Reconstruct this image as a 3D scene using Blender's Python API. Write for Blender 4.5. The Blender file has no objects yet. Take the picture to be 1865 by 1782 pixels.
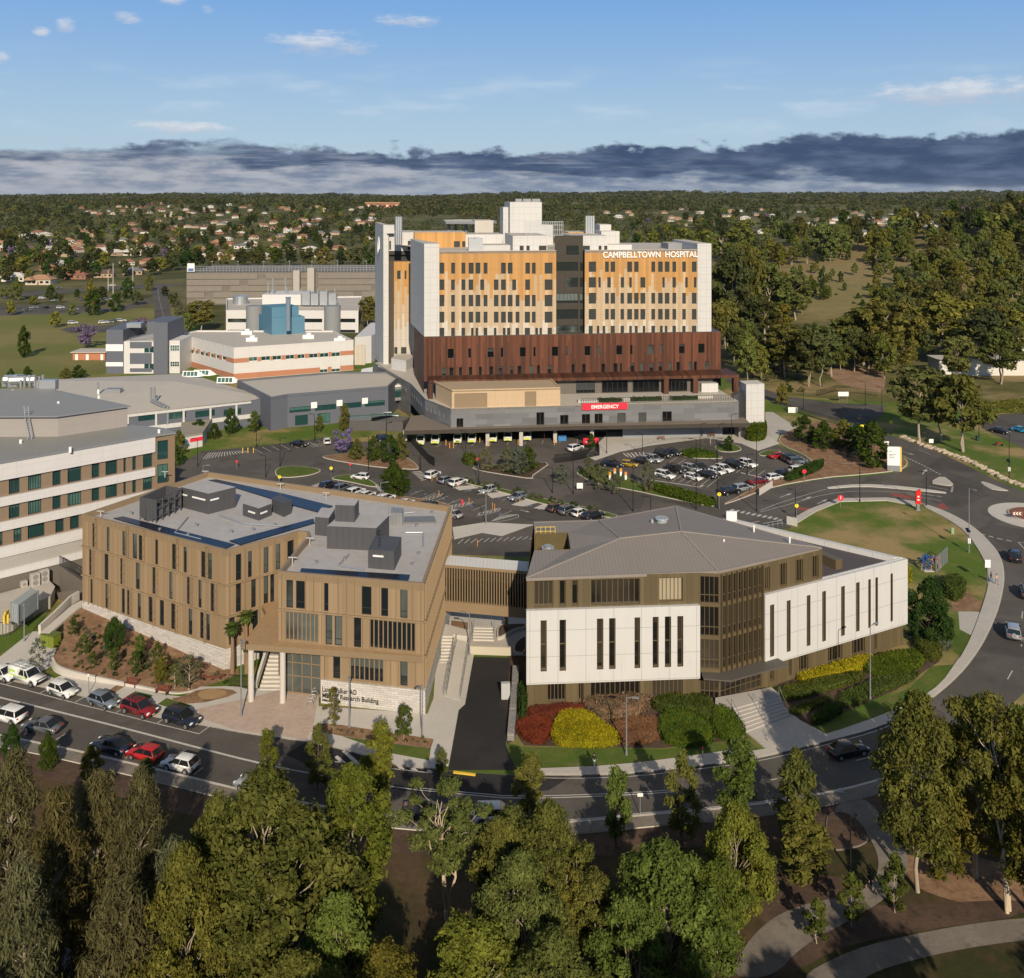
import bpy,bmesh,math,random
import numpy as np
from mathutils import Vector,Matrix
S=bpy.context.scene
COL=S.collection
R=math.radians
random.seed(7)
# -------------
F,H,YH,CX=1750.0,62.0,355.0,932.5
cam_data=bpy.data.cameras.new('camera')
cam=bpy.data.objects.new('camera',cam_data)
COL.objects.link(cam)
cam.location=(0,0,H)
cam.rotation_euler=(R(90),0,0)
cam_data.sensor_width=36
cam_data.lens=36*F/1865
cam_data.shift_y=-(891-YH)/1865
cam_data.clip_start=1
cam_data.clip_end=60000
S.camera=cam
S.view_settings.view_transform='Standard'
S.view_settings.look='None'
S.view_settings.exposure=0.0
S.view_settings.gamma=1
S.view_settings.use_curve_mapping=False
S.cycles.max_bounces=5
S.cycles.diffuse_bounces=3
S.cycles.glossy_bounces=3
S.cycles.transmission_bounces=3
S.cycles.transparent_max_bounces=6
S.cycles.sample_clamp_indirect=4
SUN_EL,SUN_AZ=27.0,172.0
sd=Vector((math.sin(R(SUN_AZ))*math.cos(R(SUN_EL)),math.cos(R(SUN_AZ))*math.cos(R(SUN_EL)),math.sin(R(SUN_EL))))
sun_data=bpy.data.lights.new('sun','SUN')
sun_data.energy=5.0
sun_data.angle=R(0.5)
sun_data.color=(1.0,0.865,0.665)
sun=bpy.data.objects.new('sun',sun_data)
COL.objects.link(sun)
sun.rotation_euler=(-sd).to_track_quat('-Z','Y').to_euler()
sun.location=(0,-100,200)
class NT:
 """small helper round a node tree"""
 def __init__(s,nt):
  s.t=nt;s.n=nt.nodes;s.l=nt.links
 def node(s,typ,**kw):
  n=s.n.new(typ)
  for k,v in kw.items():
   setattr(n,k,v)
  return n
 def put(s,sock,v):
  if v is None:return
  if isinstance(v,bpy.types.NodeSocket):s.l.new(v,sock)
  else:
   if isinstance(v,tuple)and len(v)==3 and sock.type=='RGBA':v=v+(1,)
   sock.default_value=v
 def m(s,op,a,b=None,c=None):
  n=s.node('ShaderNodeMath',operation=op)
  for i,v in enumerate((a,b,c)):
   s.put(n.inputs[i],v)
  return n.outputs[0]
 def mix(s,f,a,b,blend='MIX'):
  n=s.node('ShaderNodeMix',data_type='RGBA',blend_type=blend)
  s.put(n.inputs[0],f);s.put(n.inputs[6],a);s.put(n.inputs[7],b)
  return n.outputs[2]
 def noise(s,vec,scale,detail=3,rough=.55,out=0,dim='3D'):
  n=s.node('ShaderNodeTexNoise');n.noise_dimensions=dim
  if vec is not None:s.put(n.inputs['Vector'],vec)
  s.put(n.inputs['Scale'],scale);s.put(n.inputs['Detail'],detail);s.put(n.inputs['Roughness'],rough)
  return n.outputs[out]
 def ss(s,x,a,b,lo=0.0,hi=1.0):
  n=s.node('ShaderNodeMapRange',interpolation_type='SMOOTHSTEP')
  for i,v in enumerate((x,a,b,lo,hi)):s.put(n.inputs[i],v)
  return n.outputs[0]
 def lin(s,x,a,b,lo=0.0,hi=1.0):
  n=s.node('ShaderNodeMapRange')
  for i,v in enumerate((x,a,b,lo,hi)):s.put(n.inputs[i],v)
  return n.outputs[0]
 def scale(s,vec,v3):
  n=s.node('ShaderNodeVectorMath',operation='MULTIPLY');s.put(n.inputs[0],vec);n.inputs[1].default_value=v3
  return n.outputs[0]
 def xyz(s,vec):
  n=s.node('ShaderNodeSeparateXYZ');s.put(n.inputs[0],vec);return n.outputs
 def comb(s,x,y,z):
  n=s.node('ShaderNodeCombineXYZ')
  for i,v in enumerate((x,y,z)):s.put(n.inputs[i],v)
  return n.outputs[0]
world=bpy.data.worlds.new('World')
S.world=world
world.use_nodes=True
W=NT(world.node_tree)
W.n.clear()
sky=W.node('ShaderNodeTexSky',sky_type='NISHITA')
sky.sun_disc=False
sky.sun_elevation=R(SUN_EL);sky.sun_rotation=R(SUN_AZ)
sky.altitude=60;sky.air_density=1.0;sky.dust_density=0.35;sky.ozone_density=2.2
tc=W.node('ShaderNodeTexCoord').outputs['Generated']
dx,dy,dz=W.xyz(tc)
hor=W.m('SQRT',W.m('ADD',W.m('MULTIPLY',dx,dx),W.m('MULTIPLY',dy,dy)))
el=W.m('DIVIDE',dz,W.m('MAXIMUM',hor,0.001))
az=W.m('ARCTAN2',dx,dy)
cv=W.comb(W.m('MULTIPLY',az,19.0),W.m('MULTIPLY',el,78.0),0.0)
n1=W.noise(cv,1.0,7,.6)
cv2=W.comb(W.m('MULTIPLY',az,9.0),W.m('MULTIPLY',el,40.0),4.7)
n2=W.noise(cv2,1.0,5,.55)
edge=W.m('ADD',W.m('MULTIPLY',W.noise(W.comb(W.m('MULTIPLY',az,34.0),W.m('MULTIPLY',el,64.0),2.6),1.0,8,.56),.45),W.m('MULTIPLY',W.noise(W.comb(W.m('MULTIPLY',az,6.0),W.m('MULTIPLY',el,16.0),1.2),1.0,4,.5),.58))
mean_top=W.m('ADD',.0500,W.m('ADD',W.m('MULTIPLY',W.ss(az,.05,.26),.0085),W.m('MULTIPLY',W.ss(az,-.18,-.5),-.006)))
top=W.m('ADD',mean_top,W.m('MULTIPLY',W.m('SUBTRACT',edge,.5),.075))
bank=W.ss(W.m('SUBTRACT',top,el),-.0015,.0055)
bank=W.m('MULTIPLY',bank,W.m('SUBTRACT',1.0,W.m('MULTIPLY',W.ss(az,-.05,-.42),W.m('MULTIPLY',W.ss(el,.036,.05),W.ss(n2,.56,.42)))))
streak=W.noise(W.comb(W.m('MULTIPLY',az,10.0),W.m('MULTIPLY',el,150.0),7.1),1.0,5,.6)
gap=W.m('MULTIPLY',W.ss(streak,.50,.66),W.m('MULTIPLY',W.ss(el,.055,.028),W.ss(az,.34,-.12)))
lowfade=W.ss(W.m('ADD',W.m('ADD',el,W.lin(az,-.45,.35,-.008,.018)),W.m('MULTIPLY',W.m('SUBTRACT',n2,.5),.06)),.026,.034)
side=W.ss(az,-.35,.1)
dark=W.mix(W.ss(n1,.36,.74),(.050,.085,.165),(.125,.175,.28))
pale=W.mix(W.ss(n1,.36,.64),(.20,.25,.35),(.45,.465,.51))
paler=W.mix(W.ss(n1,.40,.66),(.14,.20,.315),(.40,.44,.50))
low=W.mix(side,pale,paler)
bankc=W.mix(W.m('MULTIPLY',lowfade,W.lin(side,0,1,.85,1.0)),low,dark)
hv=W.comb(W.m('MULTIPLY',az,7.0),W.m('MULTIPLY',el,26.0),9.3)
n3=W.noise(hv,1.0,6,.6)
veil=W.m('MULTIPLY',W.ss(n2,.5,.75),W.m('MULTIPLY',W.ss(el,.05,.08),W.ss(el,.15,.09)))
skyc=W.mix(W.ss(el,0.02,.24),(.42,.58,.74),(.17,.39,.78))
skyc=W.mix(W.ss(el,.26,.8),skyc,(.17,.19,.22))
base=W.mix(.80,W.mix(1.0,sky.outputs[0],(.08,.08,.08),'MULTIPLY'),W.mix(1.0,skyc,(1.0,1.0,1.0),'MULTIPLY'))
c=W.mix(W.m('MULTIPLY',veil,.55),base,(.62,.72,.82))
def puff(c,a0,e0,aw,eh,seed):
 d2=W.m('ADD',W.m('POWER',W.m('DIVIDE',W.m('SUBTRACT',az,a0),aw),2.0),W.m('POWER',W.m('DIVIDE',W.m('SUBTRACT',el,e0),eh),2.0))
 nn=W.noise(W.comb(W.m('MULTIPLY',az,26.0),W.m('MULTIPLY',el,85.0),seed),1.0,9,.68)
 a=W.ss(W.m('SUBTRACT',W.m('MULTIPLY',nn,2.1),d2),.50,1.25)
 colr=W.mix(W.ss(W.m('ADD',W.m('SUBTRACT',el,e0),W.m('MULTIPLY',W.m('SUBTRACT',nn,.5),.02)),-.008,.008),(.50,.55,.66),(.80,.80,.82))
 return W.mix(W.m('MULTIPLY',a,.72),c,colr)
for(px,py,wx,wy,sdv)in((590,80,135,36,1.0),(745,38,95,20,2.2),(232,32,38,18,3.1),(122,45,26,24,4.4),(74,57,20,13,5.3),(378,17,20,12,6.1),(0,105,20,18,7.7),(310,2,36,12,8.8),(1740,168,260,34,9.1),(320,232,120,22,3.7)):
 a0=math.atan2(px-CX,F)
 e0=(YH-py)/math.hypot(F,px-CX)
 c=puff(c,a0,e0,wx/F,wy/F,sdv)
bankc=W.mix(W.m('MULTIPLY',gap,.6),bankc,(.46,.50,.57))
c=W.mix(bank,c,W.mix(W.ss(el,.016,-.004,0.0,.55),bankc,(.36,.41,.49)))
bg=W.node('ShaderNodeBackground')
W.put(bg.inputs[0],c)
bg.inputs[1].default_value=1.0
wo=W.node('ShaderNodeOutputWorld')
W.l.new(bg.outputs[0],wo.inputs[0])
# -------------
def Zm(ox,oy,k):
 return lambda x,y:(ox+x/k,oy+y/k)
zh=Zm(640,340,2.4539);zr=Zm(120,840,2.5203);zw=Zm(760,880,2.0272);zl=Zm(0,440,2.4539)
zp=Zm(560,740,3.3304);zq=Zm(1040,680,2.2606);zb=Zm(0,640,3.7119);zs=Zm(0,1080,4.0543)
zf=Zm(0,1300,1.984);zg=Zm(925,1240,1.984);zt=Zm(1280,330,3.188);zn=Zm(0,320,2.6643)
zk=Zm(1400,900,4.0108);zx=Zm(560,1220,7.771);zy=Zm(1580,780,6.544);zv=Zm(800,1080,5.567);zz=Zm(1240,1180,3.5865)
def zi(x,y):return(x,y)
def G(x,y,z=0.0):
 s=(y-YH)/(H-z)
 return Vector(((x-CX)/s,F/s,z))
def g2(x,y,z=0.0):
 v=G(x,y,z);return(v.x,v.y)
def GZ(zm,pts,z=0.0):
 return[g2(*zm(*p),z)for p in pts]
def wall_uz(P,Q,x,y):
 """where the sight line through photo pixel (x, y) meets the vertical plane over P-Q: metres along, height"""
 dxx,dyy=Q[0]-P[0],Q[1]-P[1];L=math.hypot(dxx,dyy)
 k=(x-CX)/F
 t=(k*P[1]-P[0])/(dxx-k*dyy)
 Y=P[1]+t*dyy
 return t*L,H-(y-YH)*Y/F
def sstep(a,b,x):
 t=min(1,max(0,(x-a)/(b-a)));return t*t*(3-2*t)
def hgt(x,y):
 """height of the open country"""
 if y<380 and y>-500:
  base=0.0
 else:base=0.0
 d=sstep(640,2600,y)
 h=30*d
 h+=sstep(700,1500,y)*(7*math.sin(x/310.0+1.3)*math.cos(y/270.0)+4*math.sin(x/130.0+y/170.0))
 h+=45*math.exp(-(((x-420)/230)**2+((y-760)/270)**2))*sstep(330,560,y)
 r=sstep(3500,6500,y)
 h+=r*(18+16*sstep(-1500,1500,x)+6*math.sin(x/420.0)+4*math.sin(x/170.0+2))
 return base+h
def GT(x,y):
 """ground point seen at photo pixel (x, y), on the hilly country"""
 k,m=(x-CX)/F,(y-YH)/F
 Y=150.0;prev=Y
 while Y<9000:
  if H-m*Y<=hgt(k*Y,Y):
   lo,hi=prev,Y
   for _ in range(14):
    md=(lo+hi)/2
    if H-m*md<=hgt(k*md,md):hi=md
    else:lo=md
   return Vector((k*hi,hi,hgt(k*hi,hi)))
  prev=Y;Y*=1.02
 return None
# -------------
def tag(o,label=None,cat=None,group=None,kind=None):
 if label:o['label']=label
 if cat:o['category']=cat
 if group:o['group']=group
 if kind:o['kind']=kind
 return o
def thing(name,label,cat,loc=(0,0,0),rz=0.0,group=None):
 o=bpy.data.objects.new(name,None)
 COL.objects.link(o)
 o.location=loc;o.rotation_euler=(0,0,rz);o.empty_display_size=.5
 return tag(o,label,cat,group)
def link(name,me,parent=None,mats=None):
 o=bpy.data.objects.new(name,me)
 COL.objects.link(o)
 if parent is not None:o.parent=parent
 return o
KIDS={}
def copy_tree(o,parent=None):
 c=o.copy()
 COL.objects.link(c)
 if parent is not None:c.parent=parent
 for ch in list(o.children):copy_tree(ch,c)
 return c
class MB:
 """collects faces, then builds ONE mesh object"""
 def __init__(s):s.v=[];s.f=[];s.m=[]
 def add(s,vs,fs,m=0):
  b=len(s.v);s.v+=[tuple(v)for v in vs]
  for f in fs:s.f.append([b+i for i in f]);s.m.append(m)
 def quad(s,a,b,c,d,m=0):s.add((a,b,c,d),((0,1,2,3),),m)
 def prism(s,poly,z0,z1,m=0,mt=None,bottom=True):
  n=len(poly)
  ar=sum(poly[i][0]*poly[(i+1)%n][1]-poly[(i+1)%n][0]*poly[i][1]for i in range(n))
  if ar<0:poly=poly[::-1]
  zs=z1 if isinstance(z1,(list,tuple))else[z1]*n
  if ar<0 and isinstance(z1,(list,tuple)):zs=list(zs)[::-1]
  vs=[(p[0],p[1],z0)for p in poly]+[(p[0],p[1],zs[i])for i,p in enumerate(poly)]
  s.add(vs,[(i,(i+1)%n,n+(i+1)%n,n+i)for i in range(n)],m)
  s.add(vs[n:],[tuple(range(n))],m if mt is None else mt)
  if bottom:s.add(vs[:n],[tuple(range(n))[::-1]],m)
 def box(s,x0,y0,z0,x1,y1,z1,m=0,mt=None):s.prism([(x0,y0),(x1,y0),(x1,y1),(x0,y1)],z0,z1,m,mt)
 def obox(s,c,ang,lx,ly,z0,z1,m=0,mt=None):
  ca,sa=math.cos(ang),math.sin(ang)
  P=[(c[0]+x*ca-y*sa,c[1]+x*sa+y*ca)for x,y in((-lx/2,-ly/2),(lx/2,-ly/2),(lx/2,ly/2),(-lx/2,ly/2))]
  s.prism(P,z0,z1,m,mt)
 def beam(s,a,b,w,h,m=0):
  """square bar from a to b"""
  a,b=Vector(a),Vector(b);d=(b-a)
  if d.length<1e-6:return
  d.normalize();up=Vector((0,0,1))if abs(d.z)<.95 else Vector((1,0,0))
  sx=d.cross(up).normalized()*(w/2);sz=sx.cross(d).normalized()*(h/2)
  vs=[a-sx-sz,a+sx-sz,a+sx+sz,a-sx+sz,b-sx-sz,b+sx-sz,b+sx+sz,b-sx+sz]
  s.add(vs,[(0,1,2,3)[::-1],(4,5,6,7)[::-1][::-1],(0,1,5,4),(1,2,6,5),(2,3,7,6),(3,0,4,7)],m)
 def tube(s,pts,rad,n=8,m=0,cap=True):
  pts=[Vector(p)for p in pts]
  rr=rad if isinstance(rad,(list,tuple))else[rad]*len(pts)
  base=len(s.v)
  ref=None
  for i,p in enumerate(pts):
   d=(pts[min(i+1,len(pts)-1)]-pts[max(i-1,0)]).normalized()
   if ref is None:
    ref=Vector((1,0,0))if abs(d.x)<.9 else Vector((0,1,0))
   a=(ref-d*ref.dot(d)).normalized();b=d.cross(a);ref=a
   for k in range(n):
    t=2*math.pi*k/n
    s.v.append(tuple(p+(a*math.cos(t)+b*math.sin(t))*rr[i]))
  for i in range(len(pts)-1):
   for k in range(n):
    k2=(k+1)%n
    s.f.append([base+i*n+k,base+i*n+k2,base+(i+1)*n+k2,base+(i+1)*n+k]);s.m.append(m)
  if cap:
   s.f.append([base+k for k in range(n)][::-1]);s.m.append(m)
   e=base+(len(pts)-1)*n
   s.f.append([e+k for k in range(n)]);s.m.append(m)
 def mesh(s,name,mats,origin=(0,0,0),smooth=False):
  me=bpy.data.meshes.new(name)
  ox,oy,oz=origin
  me.from_pydata([(x-ox,y-oy,z-oz)for x,y,z in s.v],[],s.f)
  if not isinstance(mats,(list,tuple)):mats=[mats]
  for m in mats:me.materials.append(m)
  me.polygons.foreach_set('material_index',s.m)
  if smooth:me.polygons.foreach_set('use_smooth',[True]*len(s.f))
  me.update()
  n=len(me.loops)
  if n:
   uv=me.uv_layers.new(name='UVMap')
   co=np.empty(len(me.vertices)*3);me.vertices.foreach_get('co',co);co=co.reshape(-1,3)
   vi=np.empty(n,int);me.loops.foreach_get('vertex_index',vi)
   nr=np.empty(len(me.polygons)*3);me.polygons.foreach_get('normal',nr);nr=nr.reshape(-1,3)
   lt=np.empty(len(me.polygons),int);me.polygons.foreach_get('loop_total',lt)
   ln=np.repeat(nr,lt,axis=0)
   p=co[vi]
   hl=np.hypot(ln[:,0],ln[:,1]);hl[hl<1e-6]=1
   u=(-ln[:,1]*p[:,0]+ln[:,0]*p[:,1])/hl
   flat=np.abs(ln[:,2])>.7
   U=np.where(flat,p[:,0],u);V=np.where(flat,p[:,1],p[:,2])
   uv.data.foreach_set('uv',np.column_stack([U,V]).ravel())
  return me
 def build(s,name,mats,parent=None,smooth=False,origin=None):
  if origin is None:origin=parent_origin(parent)
  o=link(name,s.mesh(name,mats,origin,smooth),parent)
  return o
def parent_origin(p):
 if p is None:return(0,0,0)
 l=Vector((0,0,0))
 while p is not None:
  l+=p.location;p=p.parent
 return tuple(l)
def struct(name,mb,mats,kind='structure',label=None,cat=None,group=None):
 o=mb.build(name,mats)
 return tag(o,label,cat,group,kind)
# -------------
MATS={}
def newmat(name):
 m=bpy.data.materials.new(name);m.use_nodes=True
 t=NT(m.node_tree)
 b=t.n['Principled BSDF']
 return m,t,b
def coords(t,kind):
 if kind=='W':return t.node('ShaderNodeNewGeometry').outputs['Position']
 tcn=t.node('ShaderNodeTexCoord')
 return tcn.outputs['UV']if kind=='UV' else tcn.outputs['Object']
def bump(t,b,h,strength=.3,dist=.05):
 n=t.node('ShaderNodeBump');n.inputs['Strength'].default_value=strength;n.inputs['Distance'].default_value=dist
 t.put(n.inputs['Height'],h);t.l.new(n.outputs[0],b.inputs['Normal'])
def M(name,col,rough=.7,var=.18,scale=.6,metal=0.0,spec=.3,coord='W',coat=0.0,fine=0.0,fscale=12.0):
 """plain surface whose own colour drifts a little"""
 if name in MATS:return MATS[name]
 m,t,b=newmat(name)
 v=coords(t,coord)
 c=col
 if var:
  n=t.noise(v,scale,4)
  c=t.mix(n,tuple(x*(1-var)for x in col),tuple(min(1,x*(1+var))for x in col))
 if fine:
  n=t.noise(v,fscale,2)
  c=t.mix(1.0,c,t.mix(n,(1-fine,)*3,(1+fine,)*3),'MULTIPLY')
 t.put(b.inputs['Base Color'],c)
 b.inputs['Roughness'].default_value=rough;b.inputs['Metallic'].default_value=metal
 b.inputs['Specular IOR Level'].default_value=spec;b.inputs['Coat Weight'].default_value=coat
 MATS[name]=m
 return m
def panels(name,col,w,h,line=.6,lw=.02,rough=.6,var=.08,offset=0.0,metal=0.0,spec=.3,jitter=.0):
 """cladding: panels w x h metres with thin joints"""
 if name in MATS:return MATS[name]
 m,t,b=newmat(name)
 v=coords(t,'UV')
 br=t.node('ShaderNodeTexBrick',offset=offset,squash=1.0)
 t.put(br.inputs['Vector'],v)
 br.inputs['Color1'].default_value=tuple(x*(1-jitter)for x in col)+(1,)
 br.inputs['Color2'].default_value=tuple(min(1,x*(1+jitter))for x in col)+(1,)
 br.inputs['Mortar'].default_value=tuple(x*line for x in col)+(1,)
 br.inputs['Scale'].default_value=1;br.inputs['Mortar Size'].default_value=lw;br.inputs['Mortar Smooth'].default_value=.1
 br.inputs['Brick Width'].default_value=w;br.inputs['Row Height'].default_value=h
 n=t.noise(t.node('ShaderNodeNewGeometry').outputs['Position'],.35,4)
 c=t.mix(1.0,br.outputs[0],t.mix(n,(1-var,)*3,(1+var,)*3),'MULTIPLY')
 run=t.ss(t.noise(t.scale(v,(2.2,.12,1)),1.0,4,.6),.52,.78)
 c=t.mix(t.m('MULTIPLY',run,.16),c,(.16,.14,.115))
 t.put(b.inputs['Base Color'],c)
 b.inputs['Roughness'].default_value=rough;b.inputs['Metallic'].default_value=metal;b.inputs['Specular IOR Level'].default_value=spec
 bump(t,b,t.m('SUBTRACT',1.0,br.outputs['Fac']),.4,.02)
 MATS[name]=m
 return m
def strips(name,w,cols,v0,amp,v1=None,amp1=0,dark=.75,rough=.5,vmin=0.8,line=.8):
 """vertical boards w metres wide, each with a tone of its own; the lower colour climbs to a different height on every board"""
 m,t,b=newmat(name)
 u,v,_=t.xyz(coords(t,'UV'))
 k=t.m('FLOOR',t.m('DIVIDE',u,w))
 wn=t.node('ShaderNodeTexWhiteNoise',noise_dimensions='1D');t.put(wn.inputs[1],k)
 r=wn.outputs[0]
 wn2=t.node('ShaderNodeTexWhiteNoise',noise_dimensions='1D');t.put(wn2.inputs[1],t.m('ADD',k,77.3))
 r2=wn2.outputs[0]
 c=cols[0]
 if len(cols)>1:
  f=t.m('GREATER_THAN',v,t.m('ADD',v0,t.m('MULTIPLY',t.m('SUBTRACT',r,.5),amp)))
  c=t.mix(f,cols[1],cols[0])
 if len(cols)>2:
  f=t.m('GREATER_THAN',v,t.m('ADD',v1,t.m('MULTIPLY',t.m('SUBTRACT',r2,.5),amp1)))
  c=t.mix(f,cols[2],c)
 c=t.mix(1.0,c,t.mix(r2,(vmin,)*3,(1.12,)*3),'MULTIPLY')
 fr=t.m('FRACT',t.m('DIVIDE',u,w))
 jl=t.m('LESS_THAN',fr,.06)
 c=t.mix(t.m('MULTIPLY',jl,1-dark),c,(0.02,.015,.01))
 if line:
  fv=t.m('LESS_THAN',t.m('FRACT',t.m('DIVIDE',v,4.2)),.014)
  c=t.mix(t.m('MULTIPLY',fv,.35),c,(0.05,.03,.02))
 t.put(b.inputs['Base Color'],c)
 b.inputs['Roughness'].default_value=rough;b.inputs['Specular IOR Level'].default_value=.3
 MATS[name]=m
 return m
def glassmat(name,c0,c1,rough=.06,spec=.7):
 """glazing in front of dark rooms; some panes have a blind drawn"""
 m,t,b=newmat(name)
 oi=t.node('ShaderNodeObjectInfo').outputs['Random']
 p=coords(t,'W')
 wn=t.noise(p,.22,2)
 f=t.ss(t.m('ADD',t.m('MULTIPLY',oi,.75),t.m('MULTIPLY',wn,.5)),.74,.95)
 zv=t.xyz(coords(t,'UV'))[1]
 drawn=t.m('GREATER_THAN',zv,t.lin(t.m('FRACT',t.m('MULTIPLY',oi,13.7)),0,1,.5,9.0))
 t.put(b.inputs['Base Color'],t.mix(t.m('MAXIMUM',f,t.m('MULTIPLY',drawn,.75)),c0,c1))
 b.inputs['Roughness'].default_value=rough
 b.inputs['Specular IOR Level'].default_value=spec
 MATS[name]=m
 return m
def ground_mat(name,c0,c1,c2=None,s=.08,fine=.25,fs=1.6,rough=.95,thresh=(.42,.6),spec=.1):
 m,t,b=newmat(name)
 p=coords(t,'W')
 n=t.noise(p,s,5,.6)
 c=t.mix(t.ss(n,*thresh),c0,c1)
 if c2:
  n2=t.noise(p,s*2.7,4,.6)
  c=t.mix(t.ss(n2,.52,.7),c,c2)
 nf=t.noise(p,fs,4,.7)
 c=t.mix(1.0,c,t.mix(nf,(1-fine*2,)*3,(1+fine*2,)*3),'MULTIPLY')
 t.put(b.inputs['Base Color'],c)
 b.inputs['Roughness'].default_value=rough;b.inputs['Specular IOR Level'].default_value=spec
 bump(t,b,nf,.35,.08)
 MATS[name]=m
 return m
def leafmat(name,dark,light,hue=.5,trans=.22):
 m,t,b=newmat(name)
 t.n.remove(b)
 oi=t.node('ShaderNodeObjectInfo').outputs['Random']
 gi=t.node('ShaderNodeNewGeometry').outputs['Random Per Island']
 p=t.node('ShaderNodeTexCoord').outputs['Object']
 n=t.noise(p,.55,3)
 f=t.m('ADD',t.m('ADD',t.m('MULTIPLY',gi,.5),t.m('MULTIPLY',t.ss(n,.3,.7),.45)),t.m('MULTIPLY',t.m('SUBTRACT',oi,.5),.35))
 c=t.mix(f,dark,light)
 oi2=t.m('FRACT',t.m('MULTIPLY',oi,7.31))
 c=t.mix(1.0,c,t.mix(oi2,(1.18,1.0,.75),(.86,.98,1.12)),'MULTIPLY')
 d=t.node('ShaderNodeBsdfDiffuse');t.put(d.inputs[0],c)
 tr=t.node('ShaderNodeBsdfTranslucent');t.put(tr.inputs[0],t.mix(1.0,c,(1.15,1.2,.7),'MULTIPLY'))
 mx=t.node('ShaderNodeMixShader');mx.inputs[0].default_value=trans
 t.l.new(d.outputs[0],mx.inputs[1]);t.l.new(tr.outputs[0],mx.inputs[2])
 out=[x for x in t.n if x.type=='OUTPUT_MATERIAL'][0]
 t.l.new(mx.outputs[0],out.inputs[0])
 MATS[name]=m
 return m
WHITE=panels('white cladding',(.545,.535,.525),1.8,2.0,.72,.035,.55,.05)
WHITEP=panels('white panel joints',(.555,.545,.535),3.4,3.15,.66,.035,.5,.05)
METALGREY=M('grey metal',(.26,.27,.29),.45,.1,.5,.3)
DARK=M('dark metal',(.035,.036,.04),.5,.2)
BLACK=M('black paint',(.015,.015,.016),.45,.1)
CONC=M('concrete',(.45,.415,.375),.85,.16,.25,fine=.12,fscale=2.5)
CONC2=M('pale concrete',(.52,.485,.44),.85,.12,.3,fine=.1,fscale=3)
KERB=M('kerb concrete',(.50,.46,.41),.85,.12,.5,fine=.12,fscale=4)
PINK=panels('pink paving',(.47,.365,.30),.6,.4,.88,.01,.85,.12,.5,jitter=.07)
BRONZE=strips('bronze boards',.62,[(.285,.205,.125)],0,0,dark=.82,rough=.5,vmin=.9,line=0)
BRONZEP=M('bronze trim',(.27,.195,.12),.42,.1,.5,.1)
OLIVE=strips('olive boards',.75,[(.125,.095,.052)],0,0,dark=.6,rough=.45,vmin=.85,line=0)
OLIVEP=M('olive trim',(.12,.09,.05),.45,.1)
GLASS=glassmat('dark glass',(.012,.016,.018),(.10,.115,.105))
GLASSG=glassmat('green glass',(.012,.05,.05),(.07,.16,.14))
GLASSO=glassmat('bronze glass',(.012,.011,.010),(.05,.042,.03))
GLASSB=glassmat('hospital glass',(.006,.007,.008),(.065,.072,.07),.12,.22)
GLASSR=glassmat('recess glass',(.018,.024,.024),(.16,.19,.18),.08,.6)
# -------------
GRASS=ground_mat('lawn grass',(.090,.140,.024),(.31,.23,.105),(.17,.16,.05),.042,.16,1.8,thresh=(.46,.62))
GRASSG=ground_mat('green grass',(.075,.115,.022),(.10,.13,.028),(.14,.13,.05),.2,.2,2.2)
PARK=ground_mat('field grass',(.15,.16,.045),(.21,.185,.075),(.17,.155,.06),.02,.12,.8)
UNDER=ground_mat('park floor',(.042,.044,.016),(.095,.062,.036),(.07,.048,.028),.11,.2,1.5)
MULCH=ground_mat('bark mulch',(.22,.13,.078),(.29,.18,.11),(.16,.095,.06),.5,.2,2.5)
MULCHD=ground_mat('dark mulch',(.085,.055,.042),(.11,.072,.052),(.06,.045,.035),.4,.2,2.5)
SCRUB=ground_mat('scrub ground',(.12,.115,.04),(.27,.205,.10),(.075,.08,.03),.03,.2,.5)
DIRT=ground_mat('bare earth',(.27,.17,.11),(.32,.215,.145),(.2,.14,.08),.12,.15,1)
COUNTRY=ground_mat('open country',(.075,.080,.030),(.15,.135,.06),(.05,.058,.024),.011,.2,.12)
ASPH=ground_mat('asphalt',(.094,.084,.075),(.118,.105,.094),(.080,.072,.064),.07,.07,6,.9,spec=.25)
def worn(m):
 t=NT(m.node_tree);b=m.node_tree.nodes['Principled BSDF'];src=b.inputs['Base Color'].links[0].from_socket;p=coords(t,'W')
 vo=t.node('ShaderNodeTexVoronoi',feature='F1');t.put(vo.inputs['Vector'],p);vo.inputs['Scale'].default_value=.085
 g=t.xyz(vo.outputs['Color'])[0]
 c=t.mix(1.0,src,t.mix(t.ss(g,.7,.74),(1,1,1),(.80,.80,.81)),'MULTIPLY')
 n=t.noise(p,.33,6,.75);cr=t.m('LESS_THAN',t.m('ABSOLUTE',t.m('SUBTRACT',n,.5)),.0035)
 c=t.mix(t.m('MULTIPLY',cr,.45),c,(.02,.018,.017))
 st=t.ss(t.noise(p,.55,3,.5),.66,.74);c=t.mix(t.m('MULTIPLY',st,.3),c,(.03,.028,.027))
 t.l.new(c,b.inputs['Base Color'])
worn(ASPH)
PATHC=ground_mat('path concrete',(.19,.165,.14),(.23,.20,.17),(.155,.135,.115),.25,.1,3,.9)
ASPHN=ground_mat('new asphalt',(.028,.026,.027),(.034,.031,.031),(.024,.023,.024),.15,.06,6,.85,spec=.25)
LINE=M('road paint',(.50,.48,.44),.7,.25,1.5,fine=.25,fscale=5)
BLUEP=M('blue bay paint',(.11,.17,.30),.7,.1)
REDP=M('red road paint',(.26,.075,.06),.8,.15)
YELP=M('yellow kerb paint',(.70,.48,.06),.7,.1)
BRICKRED=panels('red brick paving',(.24,.10,.065),.4,.2,.7,.02,.9,.15,.5)
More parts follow.
